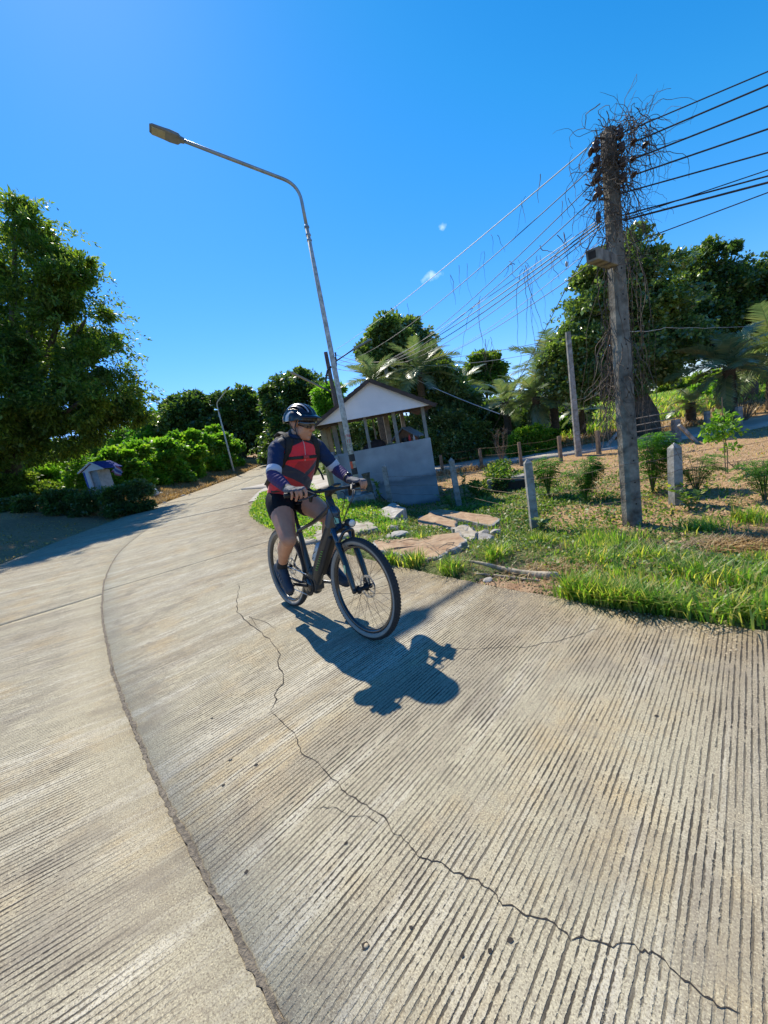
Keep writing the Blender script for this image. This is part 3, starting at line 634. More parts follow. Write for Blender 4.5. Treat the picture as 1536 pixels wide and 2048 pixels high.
# ---- palms: every frond an object
m_ptrunk = M('palm_trunk', (.10, .075, .05), .95, var=.5, scale=14, bump=1.0, bscale=18)
def frond_mesh(L, nl, w_, sag, seed):
    rs = np.random.default_rng(seed); V = []; Fs = []
    def P(u): return np.array([L*u*(1-.12*sag*u), 0, L*(.35*u-.62*sag*u*u)])
    for side in (-1, 1):
        for k in range(nl):
            u = .12+.88*k/nl; p = P(u); tg = P(min(1, u+.02))-P(u-.02); tg /= np.linalg.norm(tg)
            ln = w_*(math.sin(math.pi*min(.97, u*.9+.08))**.6)*(.8+.4*rs.random())
            d = np.array([tg[0]*.75, side*1., tg[2]*.75+.30-.25*rs.random()]); d /= np.linalg.norm(d)
            wd = np.cross(d, [0, 0, 1.]); wd = np.cross(wd, d)*.0+tg; b_ = len(V); hw = L*.0165
            V += [p-wd*hw, p+wd*hw, p+d*ln*.6+wd*hw*.8+[0, 0, -.04*ln], p+d*ln+[0, 0, -.16*ln], p+d*ln*.6-wd*hw*.8+[0, 0, -.04*ln]]
            Fs += [(b_, b_+1, b_+2), (b_, b_+2, b_+4), (b_+4, b_+2, b_+3)]
    m_ = 9; us = np.linspace(0, 1, m_); b_ = len(V)
    for u in us:
        p = P(u); r_ = .018*(1-u*.85)*L/2
        V += [p+[0, r_, 0], p+[0, -r_*.5, r_*.8], p+[0, -r_*.5, -r_*.8]]
    for k in range(m_-1):
        for j_ in range(3):
            a, c_ = b_+k*3+j_, b_+k*3+(j_+1) % 3; Fs += [(a, c_, c_+3), (a, c_+3, a+3)]
    me = bpy.data.meshes.new('frond'); me.from_pydata([tuple(v) for v in V], [], Fs); me.materials.append(L_palm); return me
FR = [frond_mesh(1., 24, .27, sg, k) for k, sg in enumerate((.55, .8, 1.0, .7))]
def palm(base, h, L, n, label, seed, trunk_r=.16, group='palms on the right side', skirt=0):
    rs = random.Random(seed); root = empty('palm', base, rs.uniform(0, 6), label, 'palm', group)
    mb = MB(); m_ = max(5, int(h/.12)); lean = rs.uniform(-.06, .06)
    mb.tube([(lean*h*(k/m_), 0, h*k/m_-.1) for k in range(m_+1)], [trunk_r*(1.15-.2*k/m_)*(1+.12*(k % 2)) for k in range(m_+1)], 9); mb.build('trunk', m_ptrunk, root, True)
    for k in range(n+skirt):
        o = bpy.data.objects.new('frond', FR[rs.randrange(4)]); COL.objects.link(o); o.parent = root
        u = k/max(1, n-1); el = R(78-88*min(u, 1)**.9+rs.uniform(-9, 9)) if k < n else R(-50+rs.uniform(-18, 8))
        o.location = (lean*h, 0, h-.05-.15*min(u, 1)); s_ = L*rs.uniform(.85, 1.12)*(.8 if k >= n else 1)
        o.rotation_euler = (Euler((0, 0, k*2.4+rs.uniform(-.3, .3))).to_matrix() @ Euler((0, -el+R(18), 0)).to_matrix() @ Euler((rs.uniform(-.4, .4), 0, 0)).to_matrix()).to_euler()
        o.scale = (s_, s_, s_)
    return root
def ppalm(px, base_y, top_y, Y, L, n, label, seed, **k):
    c = A(px, top_y, Y); b0 = on(c.x, Y); return palm(b0, max(.3, c.z-b0.z), L, n, label, seed, **k)
ppalm(1098, 860, 735, 16.8, 2.0, 26, 'feathery date palm with its crown left of the tall thin post', 1, skirt=8)
ppalm(1065, 860, 790, 16.2, 1.7, 22, 'grey-green date palm below and left of the post-top palm', 2, skirt=10)
ppalm(1010, 860, 800, 18.0, 1.6, 20, 'half-hidden palm above the right end of the wide green shrub', 3)
ppalm(925, 830, 775, 21.5, 1.7, 20, 'slim palm between the mango-like tree and the hazy olive tree', 4)
ppalm(750, 830, 758, 17.5, 1.6, 22, 'palm fanning directly above the booth ridge', 5)
ppalm(835, 830, 742, 18.5, 2.0, 24, 'wide palm in front of the round broad-leaved tree', 6)
ppalm(870, 830, 742, 24.5, 1.8, 18, 'palm tips showing over the mango-like tree', 7)
ppalm(1462, 850, 725, 12.6, 1.7, 30, 'young date palm with pale fronds at the right edge', 8, skirt=6)
ppalm(1380, 850, 800, 15.2, .95, 16, 'small date palm by the lane in front of the dark undergrowth', 9)
ppalm(1545, 850, 700, 14.2, 2.0, 22, 'palm cut by the right border of the view', 10)
ppalm(1160, 850, 815, 17.3, 1.1, 14, 'squat palm at the foot of the tall thin post', 11)
# bare twig shrubs
def twig_shrub(base, h, n, spread, label, seed, r0=.012, name='bare_shrub'):
    rs = random.Random(seed); root = empty(name, base, 0, label, 'shrub'); mb = MB()
    for _ in range(n):
        a = rs.uniform(0, 6.28); s_ = rs.uniform(.2, 1)*spread; L = h*rs.uniform(.6, 1)
        e = Vector((math.cos(a)*s_, math.sin(a)*s_, L)); m_ = e*.5+Vector((rs.uniform(-.1, .1), rs.uniform(-.1, .1), .08))*h
        mb.tube([(0, 0, -.03), m_, e], [r0, r0*.7, r0*.25], 4)
        for _ in range(6):
            u = rs.uniform(.3, 1); p = m_.lerp(e, u) if u > .5 else m_*u*2; q = p+Vector((rs.uniform(-1, 1), rs.uniform(-1, 1), rs.uniform(-.1, 1)))*h*.16
            mb.tube([p, q], [r0*.4, r0*.15], 3)
    mb.build('twigs', m_twig, root); return root
twig_shrub(on(*A(1490, 840, 13.0)[:2]), 1.5, 26, .8, 'bare brown twig shrub in front of the young palm', 3)
twig_shrub(on(*A(1215, 845, 13.6)[:2]), 1.2, 16, .5, 'bare twigs hanging beside the tangled pole, behind the back fence', 4)
twig_shrub(on(*A(1000, 905, 13.6)[:2]), 1.3, 14, .5, 'bare twigs standing by the lane left of the thin fence posts', 5)

# ================================================================== LAMPS, POLES, WIRES
m_galv = M('galvanised_steel', (.36, .40, .43), .45, metal=.55, var=.3, scale=5, bump=.1)
m_polep = M('painted_pole', (.52, .54, .53), .6, var=.35, scale=14, bump=.25, bscale=80, col2=(.26, .27, .25))
m_blackp = M('black_paint', (.02, .02, .022), .55, scale=20, bump=.1)
m_orange = M('orange_tape', (.75, .09, .03), .5, scale=20, bump=.1)
m_redink = M('red_lettering', (.55, .03, .03), .6, bump=0)
m_conc = M('weathered_concrete', (.30, .28, .25), .92, var=.5, scale=7, bump=.8, bscale=35, col2=(.14, .125, .105))
m_conc2 = M('pale_post_concrete', (.36, .345, .32), .92, var=.5, scale=9, bump=.7, bscale=45, col2=(.17, .16, .13))
m_wire = M('cable', (.035, .032, .04), .5, bump=0, var=.1)
m_wirep = M('pale_cable', (.42, .42, .42), .5, bump=0, var=.1)
m_barb = M('rusty_wire', (.20, .14, .10), .7, metal=.4, bump=0)
m_cer = M('insulator', (.06, .028, .022), .35, scale=10, bump=.1)
m_lens = M('lamp_lens', (.42, .40, .28), .35, scale=30, bump=.3)
m_head = M('lamp_housing', (.24, .25, .25), .5, metal=.3)

def street_lamp(base, az, label, hgt=6.56, arm=2.35, rise=.40, bands=True, group=None, rad=.068, tint=None):
    """az: direction the arm points to"""
    root = empty('street_lamp', base, az, label, 'street lamp', group)
    mp_ = tint or m_galv
    mb = MB(); mb.tube([(0, 0, 0), (0, 0, 2.2), (0, 0, 4.4), (0, 0, hgt-.75)], [rad, rad*.9, rad*.72, rad*.55], 16)
    mb.build('pole', tint or m_polep, root, True)
    dirv = Vector((arm, 0, rise)).normalized(); e0 = Vector((0, 0, hgt-.78)); el = Vector((0, 0, hgt-.02)); bend = .32
    pts = [e0, Vector((0, 0, hgt-bend))]
    for k in range(1, 7):
        u = k/7; a = Vector((0, 0, hgt-bend)); c = el+dirv*bend; pts.append(a*(1-u)**2+el*2*u*(1-u)+c*u*u)
    pts += [el+dirv*bend, el+dirv*(arm*.6), el+dirv*arm]
    mb = MB(); mb.tube(pts, [rad*.50]*2+[rad*.47]*(len(pts)-3)+[rad*.42], 12); mb.build('arm', mp_, root, True)
    for z in (hgt-.80, hgt-.95, hgt-1.05):
        mb = MB(); mb.lathe([(rad*.45, z-.015), (rad*.78, z-.015), (rad*.78, z+.015), (rad*.45, z+.015)], 12); mb.build('collar', mp_, root)
    h0 = el+dirv*arm; X = dirv; Z = (Vector((0, 0, 1))-X*X.z).normalized(); Y = Z.cross(X); rot = Matrix((X, Y, Z)).transposed()
    mb = MB()
    for (u, hw, ht) in ((0, .06, .05),):
        prof = [(-.04, .05, .045), (.04, .06, .05), (.10, .13, .06), (.30, .145, .065), (.42, .14, .05), (.70, .135, .032), (.76, .10, .02)]
        V = []
        for (x, wy, tz) in prof:
            x *= .66; wy *= .82; tz *= .8
            V += [h0+rot @ Vector((x, sy*wy, z_)) for sy, z_ in ((-1, -tz*.55), (-.8, -tz*.75), (.8, -tz*.75), (1, -tz*.55), (1, tz*.3), (.6, tz), (-.6, tz), (-1, tz*.3))]
        m_ = len(prof); Fs = [(i*8+k, i*8+(k+1) % 8, (i+1)*8+(k+1) % 8, (i+1)*8+k) for i in range(m_-1) for k in range(8)]
        Fs += [tuple(range(8))[::-1], tuple((m_-1)*8+k for k in range(8))]; mb.add(V, Fs)
    hd = mb.build('lamp_head', m_head, root)
    mb = MB(); mb.box(h0+rot @ Vector((.37, 0, -.030)), (.20, .17, .012), rot); mb.build('lens', m_lens, hd)
    mb = MB(); mb.box(h0+rot @ Vector((.16, 0, .058)), (.04, .04, .04), rot); mb.build('photocell', m_head, hd)
    mb = MB(); mb.lathe([(0, .02), (.16, .02), (.16, .045), (rad+.01, .05), (rad+.01, .10), (0, .10)], 16); mb.build('base_plate', mp_, root)
    return root
lp = Vector((-.50, 8.95, .03))
P1 = ray(362, 288); P1 = Vector((0, 0, CAM_H))+P1*((6.95-CAM_H)/P1.z)
az1 = math.atan2(P1.y-lp.y, P1.x-lp.x); arm1 = math.hypot(P1.y-lp.y, P1.x-lp.x)
EL = A(595, 378, lp.y)
lamp = street_lamp(lp, az1, 'tall grey street lamp with black bands on its pole, beside the booth', hgt=EL.z-lp.z+.02, arm=arm1, rise=6.95-EL.z)
def zof(px, py): return A(px, py, lp.y).z-lp.z
def band(z0, z1, mat, name, a0=0, a1=2*math.pi, rr=.0672):
    mb = MB(); n = 20; V = []
    for z in (z0, z1):
        for k in range(n+1):
            a = a0+(a1-a0)*k/n; V.append(((rr-.0045*z/2.2+.0018)*math.cos(a), (rr-.0045*z/2.2+.0018)*math.sin(a), z))
    mb.add(V, [(k, k+1, n+1+k+1, n+1+k) for k in range(n)]); return mb.build(name, mat, lamp, True)
band(zof(704, 929), zof(701, 915), m_blackp, 'black_band', rr=.0685)
band(zof(709, 955), zof(706, 942), m_blackp, 'black_band', rr=.0685)
aw = -math.pi/2-az1                                   # lamp-space angle that faces the camera
band(zof(706, 942)-.01, zof(704, 929)+.0, m_orange, 'orange_sticker', aw-1.35, aw-.1, rr=.0690)
for txt, z, hh in (('156', zof(694, 881), .10), ('12', zof(695, 892), .10)):
    cu = bpy.data.curves.new('number', 'FONT'); cu.body = txt; cu.size = hh; cu.align_x = 'CENTER'; cu.extrude = .0004; cu.resolution_u = 4
    o = bpy.data.objects.new('number', cu); COL.objects.link(o)
    dg = bpy.context.evaluated_depsgraph_get(); me = bpy.data.meshes.new_from_object(o.evaluated_get(dg)); bpy.data.objects.remove(o)
    bm = bmesh.new(); bm.from_mesh(me); bmesh.ops.subdivide_edges(bm, edges=[e for e in bm.edges if e.calc_length() > .02], cuts=1)
    for v in bm.verts:
        a = aw+v.co.x/.066; rr = .0665+.0026+v.co.z; v.co = Vector((rr*math.cos(a), rr*math.sin(a), z+v.co.y))
    bm.to_mesh(me); bm.free(); me.materials.clear(); me.materials.append(m_redink); o = bpy.data.objects.new('number', me); COL.objects.link(o); o.parent = lamp
# dark scratches of old stickers
for _ in range(16):
    z = random.uniform(zof(701, 914), zof(695, 893)); a = aw+random.uniform(-1, 1); band(z, z+random.uniform(.01, .035), m_conc, 'paint_chip', a, a+random.uniform(.1, .45), rr=.0680)
# footing
ft = empty('lamp_footing', (lp.x, lp.y, -.05), .25, 'low square concrete footing at the foot of the banded street lamp', 'concrete block')
mb = MB(); mb.box((0, 0, .05), (.62, .62, .30), taper=.93); mb.build('block', m_conc, ft, bevel=.02)
mb = MB(); mb.tube([(.36, -.28, .27), (.42, -.30, .12), (.50, -.33, -.02)], .012, 6); mb.build('rod', m_blackp, ft)
lamp.location.z = .13-.03
l2b = A(463, 925, 34.0)
lamp2 = street_lamp(on(l2b.x, 34.0), math.atan2(-.75, .9), 'distant pale street lamp rising out of the creeper bank', hgt=6.0, arm=2.1, rise=.7, rad=.085, tint=M('far_pole_paint', (.62, .6, .56), .6))

m_hole = m_dark
def utility_pole(base, top_z, w0, w1, d0, label, yaw=0, holes=True, mat=None, name='utility_pole', group=None):
    root = empty(name, base, yaw, label, 'utility pole', group); H = top_z-base[2]
    mb = MB(); V = []
    for (z, w_, d_) in ((-.4, w0, d0), (H*.33, w0+(w1-w0)*.33, d0*.93), (H*.66, w0+(w1-w0)*.66, d0*.86), (H, w1, d0*.8)):
        c = .18*w_
        for sx, sy in ((-1, -1), (1, -1), (1, 1), (-1, 1)):
            a, b_ = (w_/2-c, d_/2), (w_/2, d_/2-c)
            q = [(sx*a[0], sy*a[1]), (sx*b_[0], sy*b_[1])]
            if sx*sy > 0: q = q[::-1]
            V += [(x, y, z) for x, y in q]
    Fs = [(i*8+k, i*8+(k+1) % 8, (i+1)*8+(k+1) % 8, (i+1)*8+k) for i in range(3) for k in range(8)]+[tuple(range(8))[::-1], tuple(24+k for k in range(8))]
    mb.add(V, Fs); mb.build('shaft', mat or m_conc, root)
    if holes:
        for k in range(int(H/.28)):
            z = .3+k*.28; d_ = d0*(1-.2*z/H); mb = MB(); mb.lathe([(0, 0), (.011, 0), (.011, .004), (0, .004)], 8, 'y', (0, -d_/2-.003, z)); mb.build('bolt_hole_shade', m_dark, root)  # dark disc on the solid face, shade of the hole as colour
    return root
up = G(1265, 1050); UT = A(1215, 262, up.y).z
m_pole = M('old_pole_concrete', (.27, .24, .195), .92, var=.5, scale=7, bump=.8, bscale=35, col2=(.07, .058, .045))
upo = utility_pole(up, UT, .235, .130, .17, 'near concrete utility pole tangled in dead vines with wires on both sides', yaw=R(8), mat=m_pole)
# the stub arm
a_, b_ = A(1226, 524, up.y-.08), A(1184, 510, up.y-.62)
mb = MB(); d_ = (b_-a_).normalized(); mb.beam(a_, b_, .115, .115, (0, 0, 1)); o = mb.build('crossarm', m_pole, None, bevel=.008); o.parent = upo; o.matrix_parent_inverse = upo.matrix_world.inverted() if False else Matrix.Translation(up).inverted()
def put(o, par):
    """keep a child modelled in world space where it stands"""
    bpy.context.view_layer.update(); o.parent = par; o.matrix_parent_inverse = par.matrix_world.inverted(); return o
put(o, upo)
mb = MB(); mb.beam(b_-d_*.03, b_+d_*.003, .07, .07); put(mb.build('hollow_end_shade', m_dark), upo)  # solid dark cap, painted as the shade inside the hollow arm
def U(px, py, dy=0.): return A(px, py, up.y+dy)
def spool(px, py, dy, axis_x=True, s=1.):
    p = U(px, py, dy); mb = MB(); mb.lathe([(0, -.042*s), (.034*s, -.042*s), (.040*s, -.02*s), (.024*s, 0), (.040*s, .02*s), (.034*s, .042*s), (0, .042*s)], 12, 'z', p); put(mb.build('insulator', m_cer, None, True), upo); return p
Ls = [spool(x, y, -.05) for x, y in ((1192, 293), (1194, 322), (1196, 354), (1198, 383))]
Rs = [spool(x, y, -.12) for x, y in ((1240, 268), (1242, 296), (1244, 327), (1246, 356))]
for q in (Ls, Rs):
    mb = MB(); mb.tube([q[0]+Vector((0, 0, .09)), q[-1]-Vector((0, 0, .09))], .009, 6); put(mb.build('rack_rod', m_cer), upo)
    for p in (q[0]+Vector((0, 0, .08)), q[-1]-Vector((0, 0, .08)), (q[1]+q[2])/2):
        mb = MB(); mb.beam(p, Vector((up.x, up.y, p.z)), .02, .012); put(mb.build('rack_bracket', m_cer), upo)
mb = MB(); mb.lathe([(0, -.05), (.02, -.05), (.026, 0), (.02, .05), (0, .05)], 8, 'z', U(1196, 434, -.1)); put(mb.build('insulator', m_cer, None, True), upo)

def wire(name, pts, r_, mat, label, cat='wire', group=None, n=4):
    mb = MB(); mb.tube(pts, r_, n, cap=False); o = mb.build(name, mat); return tag(o, label, cat, group)
def sagline(a, b_, sag, m_=22, bias=0.):
    return [a.lerp(b_, k/m_)-Vector((0, 0, sag*4*(k/m_)*(1-k/m_))) for k in range(m_+1)]
# far pole and the pole half hidden by the palms
fpb = on(*A(690, 900, 21.0)[:2])
fpo = utility_pole(fpb, A(663, 702, 21.0).z, .26, .18, .2, 'distant reddish utility pole standing just behind the banded lamp', yaw=.3, holes=False, mat=M('reddish_pole', (.17, .12, .105), .9, var=.4, scale=6, bump=.4))
mb = MB(); q = [A(*p, 20.9) for p in ((672, 718), (672, 728))]; mb.tube([A(671, 705, 20.9), A(673, 733, 20.9)], .03, 6); put(mb.build('rack_rod', m_cer), fpo)
for py in (708, 717, 727):
    mb = MB(); mb.lathe([(0, -.07), (.06, -.07), (.03, 0), (.06, .07), (0, .07)], 10, 'z', A(671, py, 20.8)); put(mb.build('insulator', m_cer, None, True), fpo)
mb = MB(); mb.tube([A(p, y, 20.9) for p, y in ((663, 733), (655, 741), (652, 756), (652, 764), (655, 769))], .05, 8); put(mb.build('cable_loop', m_wire, None, True), fpo)
mb = MB(); mb.tube([A(652, 756, 20.9), A(662, 757, 21)], .03, 6); put(mb.build('loop_bracket', m_wire), fpo)
tl = empty('tube_lamp', A(668, 725, 20.8), 0, 'long tube street light on an arm off the distant reddish pole', 'street lamp')
mb = MB(); mb.tube([A(668, 725, 20.8), A(708, 698, 20.0)], .035, 8); put(mb.build('arm', m_wire, None, True), tl)
mb = MB(); mb.beam(A(706, 700, 20.05), A(742, 679, 19.3), .16, .09); put(mb.build('lamp_head', m_head, None, bevel=.02), tl)
tl2 = empty('tube_lamp', A(622, 762, 20.0), 0, 'pale slanting tube light hanging before the shaggy tree', 'street lamp')
mb = MB(); mb.beam(A(583, 745, 18.5), A(648, 777, 20.9), .09, .07); put(mb.build('lamp_head', M('faded_lamp', (.42, .36, .30), .7)), tl2)
mb = MB(); mb.tube([A(646, 776, 20.85), A(676, 790, 21.0)], .03, 6); put(mb.build('arm', m_wire), tl2)
Jn = A(770, 727, 19.0)
jp_ = utility_pole(on(Jn.x, Jn.y), Jn.z+.12, .2, .16, .18, 'pole half hidden in the palms behind the booth where many wires meet', holes=False)
gl = 'wires running left from the tangled pole'
E1 = A(672, 699, 20.9)
wire('power_line', sagline(Ls[0]+Vector((-.1, 0, 0)), E1, .12), .0075, m_wirep, 'topmost wire from the tangled pole to the distant reddish pole, hung with vine ends', group=gl)
E2 = A(672, 727, 20.9)
wire('power_line', sagline(U(1183, 337), E2, .42), .0065, m_wire, 'second wire down from the tangled pole, crossing above the rest to the distant pole', group=gl)
wire('power_line', sagline(U(1187, 365), Jn+Vector((-.1, 0, .08)), .30), .0065, m_wire, 'third wire down from the tangled pole on its left side', group=gl)
wire('power_line', sagline(U(1190, 395), Jn+Vector((0, 0, .02)), .30), .0065, m_wire, 'fourth wire down from the tangled pole on its left side', group=gl)
for k, (py, sg, e) in enumerate(((436, .10, (.05, .10)), (442, .20, (0, .05)), (448, .28, (.1, 0)), (455, .38, (.05, -.06)))):
    wire('telephone_cable', sagline(U(1203, py, -.05), Jn+Vector((e[0], 0, e[1])), sg), .0085 if k in (1, 2) else .006, m_wire if k else m_wirep, ('top', 'second', 'third', 'bottom')[k]+' cable of the sagging bundle left of the tangled pole', group='cables of the sagging bundle')
wire('telephone_cable', sagline(U(1215, 505, .05), A(830, 727, 19.0), .26), .006, m_wire, 'lowest thin cable left of the tangled pole, sagging towards the palms', group=gl)
wire('service_cable', sagline(U(1207, 478), A(905, 700, 17.5), .12), .005, m_wirep, 'pale service cable with a small clamp left of the tangled pole')
mb = MB(); cp_ = U(1128, 545); pw = A(1133, 528, 6.2); mb.ell(pw, (.022, .022, .04), nu=8, nv=6); tag(mb.build('cable_clamp', m_wirep, None, True), 'small pale clamp hanging on the service cable', 'clamp')
wire('guy_wire', [U(1200, 450, -.05), U(1140, 562, 1.4), A(1065, 708, 9.2), A(985, 862, 14.0)], .0065, m_wire, 'straight guy wire slanting down from the tangled pole behind the fence', n=5)
wire('drop_cable', sagline(Jn, A(1000, 828, 14.5), .12), .016, m_wirep, 'thick pale cable sloping down from the hidden pole across the mango-like tree')
wire('power_line', sagline(Jn+Vector((.05, 0, .02)), A(1160, 668, 13.5), .18), .008, m_wire, 'thin wire from the hidden pole rightwards over the palms')
wire('power_line', sagline(Jn+Vector((.05, 0, -.05)), A(1100, 700, 16), .25), .009, m_wirep, 'lower pale wire from the hidden pole rightwards over the palms')
for k, (py, py2) in enumerate(((709, 716), (717, 724), (727, 733), (737, 750))):
    wire('power_line', sagline(A(671, py, 20.8), Jn+Vector((-.05, 0, .1-.09*k)), .16), .011, m_wire, ('top', 'second', 'third', 'bottom')[k]+' short wire between the distant reddish pole and the hidden pole', group='short wires between the two far poles')
# right hand side: the line swings off past the viewer
hd_ = Vector((.76, -.65, 0)).normalized(); nrm = Vector((hd_.y, -hd_.x, 0))
for k, (p0, ey, r_, lab) in enumerate((
    ((1240, 268), 143, .0065, 'topmost'), ((1266, 285), 170, .0085, 'second'), ((1265, 319), 212, .0085, 'third'), ((1267, 350), 258, .0085, 'fourth'), ((1238, 388), 305, .0075, 'fifth'),
    ((1240, 432), 352, .0075, 'sixth, paler'), ((1240, 440), 340, .005, 'thin crossing'), ((1246, 441), 365, .010, 'thick double'), ((1250, 492), 385, .0055, 'lowest'))):
    s0 = U(*p0, -.12); v = ray(1536, ey); o_v = Vector((0, 0, CAM_H))
    t_ = (s0-o_v).dot(nrm)/v.dot(nrm); q = o_v+v*t_; dr = q-s0
    far_ = s0+dr*9; far_.z = s0.z+dr.z*9*.6+.5
    L1 = dr.length; pts = []
    for m_ in range(25):
        u = m_/24*9; pts.append(s0+Vector((dr.x*u, dr.y*u, dr.z*u-.0*u*u)))
    wire('power_line', pts, r_, m_wire, lab+' wire leaving the tangled pole to the upper right', group='wires running right from the tangled pole')
    if k < 4:
        mb = MB(); p = U(*((1266, 285), (1290, 290), (1265, 319), (1267, 350))[k], -.12); mb.lathe([(0, -.05), (.022, -.03), (.03, .0), (.018, .04), (0, .06)], 8, 'z', (0, 0, 0)); o = mb.build('strain_clamp', m_cer, None, True); o.rotation_euler = (R(90), R(20), 0); o.location = p; put(o, upo)
for x, y in ((1181, 305), (1183, 337), (1187, 365), (1190, 395)):
    mb = MB(); mb.lathe([(0, -.05), (.02, -.03), (.03, .0), (.018, .04), (0, .06)], 8, 'z'); o = mb.build('strain_clamp', m_cer, None, True); o.rotation_euler = (R(60), R(-30), 0); o.location = U(x, y, -.02); put(o, upo)
for (a1_, b1_) in (((1181, 305), (1205, 292)), ((1184, 338), (1210, 320)), ((1187, 365), (1170, 368)), ((1190, 395), (1170, 398))):
    mb = MB(); a = U(*a1_); b2 = U(*b1_); mb.tube([a, a.lerp(b2, .5)+Vector((0, -.02, -.04)), b2], .007, 5); put(mb.build('jumper_wire', m_wire, None, True), upo)

# dead vines
def vine_walk(p, d, n, step, curl, grav, rs):
    pts = [Vector(p)]; d = Vector(d)
    for _ in range(n):
        d = (d+Vector((rs.gauss(0, curl), rs.gauss(0, curl), rs.gauss(0, curl)-grav))).normalized(); pts.append(pts[-1]+d*step)
    return pts
def vines(name, label, starts, r0, seed, cat='vine', mat=None):
    rs = random.Random(seed); mb = MB()
    for (p, d, n, step, curl, grav, cnt, spread) in starts:
        for _ in range(cnt):
            q = Vector(p)+Vector((rs.gauss(0, spread[0]), rs.gauss(0, spread[1]), rs.gauss(0, spread[2])))
            dd = Vector(d)+Vector((rs.gauss(0, .6), rs.gauss(0, .6), rs.gauss(0, .5)))
            pts = vine_walk(q, dd.normalized(), n, step*rs.uniform(.6, 1.3), curl, grav, rs); r_ = r0*rs.uniform(.5, 1.4)
            mb.tube(pts, [r_*(1-.7*k/len(pts)) for k in range(len(pts))], 3, cap=False)
    o = mb.build(name, mat or m_vine, None); return tag(o, label, cat, kind='stuff')
c = Vector((up.x, up.y, 0))
vines('dead_vine', 'brown crown of dead vines matted over the top of the near utility pole',
      [(U(1218, 300, -.12), (0, 0, -1), 13, .040, .45, .08, 120, (.05, .05, .20)), (U(1262, 262, -.1), (.4, 0, .1), 14, .035, .38, .18, 60, (.08, .06, .05)),
       (U(1290, 262, -.1), (.3, -.2, -.3), 15, .04, .32, .22, 24, (.08, .08, .08)), (U(1250, 245, -.1), (0, 0, 1), 7, .045, .3, .02, 6, (.06, .05, .03)),
       (U(1215, 300), (-.6, 0, .3), 7, .04, .35, .05, 10, (.05, .05, .10)), (U(1250, 340, -.1), (.1, 0, -1), 13, .035, .40, .14, 45, (.05, .05, .18)),
       (U(1262, 420, -.1), (.1, 0, -1), 18, .05, .30, .16, 26, (.07, .05, .25)), (U(1195, 400, 0), (-.1, 0, -1), 12, .035, .4, .08, 30, (.04, .04, .20)),
       (U(1222, 400, -.12), (0, 0, -1), 14, .06, .35, .05, 50, (.06, .02, .3))], .0042, 21)
vines('hanging_vine', 'thick curtain of dry vine stems hanging left of the near utility pole',
      [(U(1236, 470, .1), (.05, .0, -1), 34, .07, .16, .35, 26, (.06, .06, .12)), (U(1226, 660, .12), (-.05, 0, -1), 24, .06, .22, .25, 55, (.045, .05, .25)), (U(1218, 760, .12), (-.4, 0, -.6), 14, .05, .4, .25, 26, (.05, .06, .15))], .0055, 22)
vs_ = []
rs = random.Random(5)
for (x, y) in ((1100, 345), (1060, 400), (985, 470), (925, 530), (905, 548), (805, 608), (960, 500), (1150, 330), (1135, 400), (1110, 470)):
    vs_.append((A(x, y, up.y+(1190-x)/520*9.5), (.1, 0, -1), 9, .05*(1+(1190-x)/500), .3, .5, 2, (.12, .05, .01)))
vines('wire_vine', 'dry vine ends dangling from the topmost left wire', vs_, .0055, 23)
vines('wire_vine', 'dry vine trails hanging off the sagging cable bundle in two long tails', [(A(1050, 535, 7.8), (-.35, .1, -1), 26, .075, .22, .4, 7, (.03, .04, .04)), (A(958, 600, 9.4), (.1, 0, -1), 18, .10, .22, .45, 3, (.03, .05, .05)), (A(1075, 520, 7.2), (.1, 0, -1), 9, .05, .45, .25, 8, (.22, .1, .05)), (A(975, 680, 9.5), (0, 0, -1), 10, .07, .3, .6, 5, (.05, .05, .05)), (A(1130, 480, 6.2), (0, 0, -1), 8, .05, .45, .25, 7, (.15, .1, .05))], .005, 24)

# ================================================================== BOOTH
BY = 9.6
m_rend = M('grey_render', (.37, .385, .40), .9, var=.35, scale=2.2, bump=.35, bscale=30, col2=(.27, .28, .29))
# water stains on the render: a darker tide band with its own shape
t = m_rend.node_tree; b = [n for n in t.nodes if n.type == 'BSDF_PRINCIPLED'][0]; src = b.inputs['Base Color'].links[0].from_socket
gpos = t.nodes.new('ShaderNodeNewGeometry').outputs['Position']; sx = t.nodes.new('ShaderNodeSeparateXYZ'); t.links.new(gpos, sx.inputs[0])
zz = mth(t, 'ADD', sx.outputs[2], mth(t, 'MULTIPLY_ADD', tex(t, gpos, 2.0, 5, .6), .30, -.15))
f1 = ramp(t, mth(t, 'MULTIPLY_ADD', zz, .5, .5), [(.28, .75), (.33, .15), (.52, .25), (.60, .85), (.645, .05), (.7, 0.)])
t.links.new(mixc(t, f1, src, (.13, .145, .16)), b.inputs['Base Color'])
m_gab = M('gable_board', (.88, .82, .82), .8, var=.12, scale=1.5, bump=.1)
m_roof = M('brown_tile', (.075, .05, .042), .8, var=.4, scale=5, bump=.4, bscale=25)
m_postg = M('grey_post', (.27, .265, .25), .9, var=.35, scale=6, bump=.4)
m_postb = M('ochre_post', (.34, .27, .17), .9, var=.3, scale=6, bump=.4)
m_woodb = M('brown_wood', (.20, .10, .05), .8, var=.4, scale=8, bump=.4)
m_ochre = M('ochre_wall', (.46, .40, .22), .9, var=.2, scale=4, bump=.2)
m_teal = M('teal_panel', (.10, .17, .15), .7, scale=4)
bo = empty('booth', on(.2, BY), 0, 'small open-sided booth with white gable, brown roof and grey rendered front wall', 'booth')
def W(mb, name, mat, **k): return put(mb.build(name, mat, None, **k), bo)
gl_, gr_, ap_ = A(629, 849, BY-.25), A(863, 813, BY-.25), A(738, 763, BY-.25)
ez = (gl_.z+gr_.z)/2; y0, y1 = BY-.25, BY+3.4
mb = MB(); th = .03
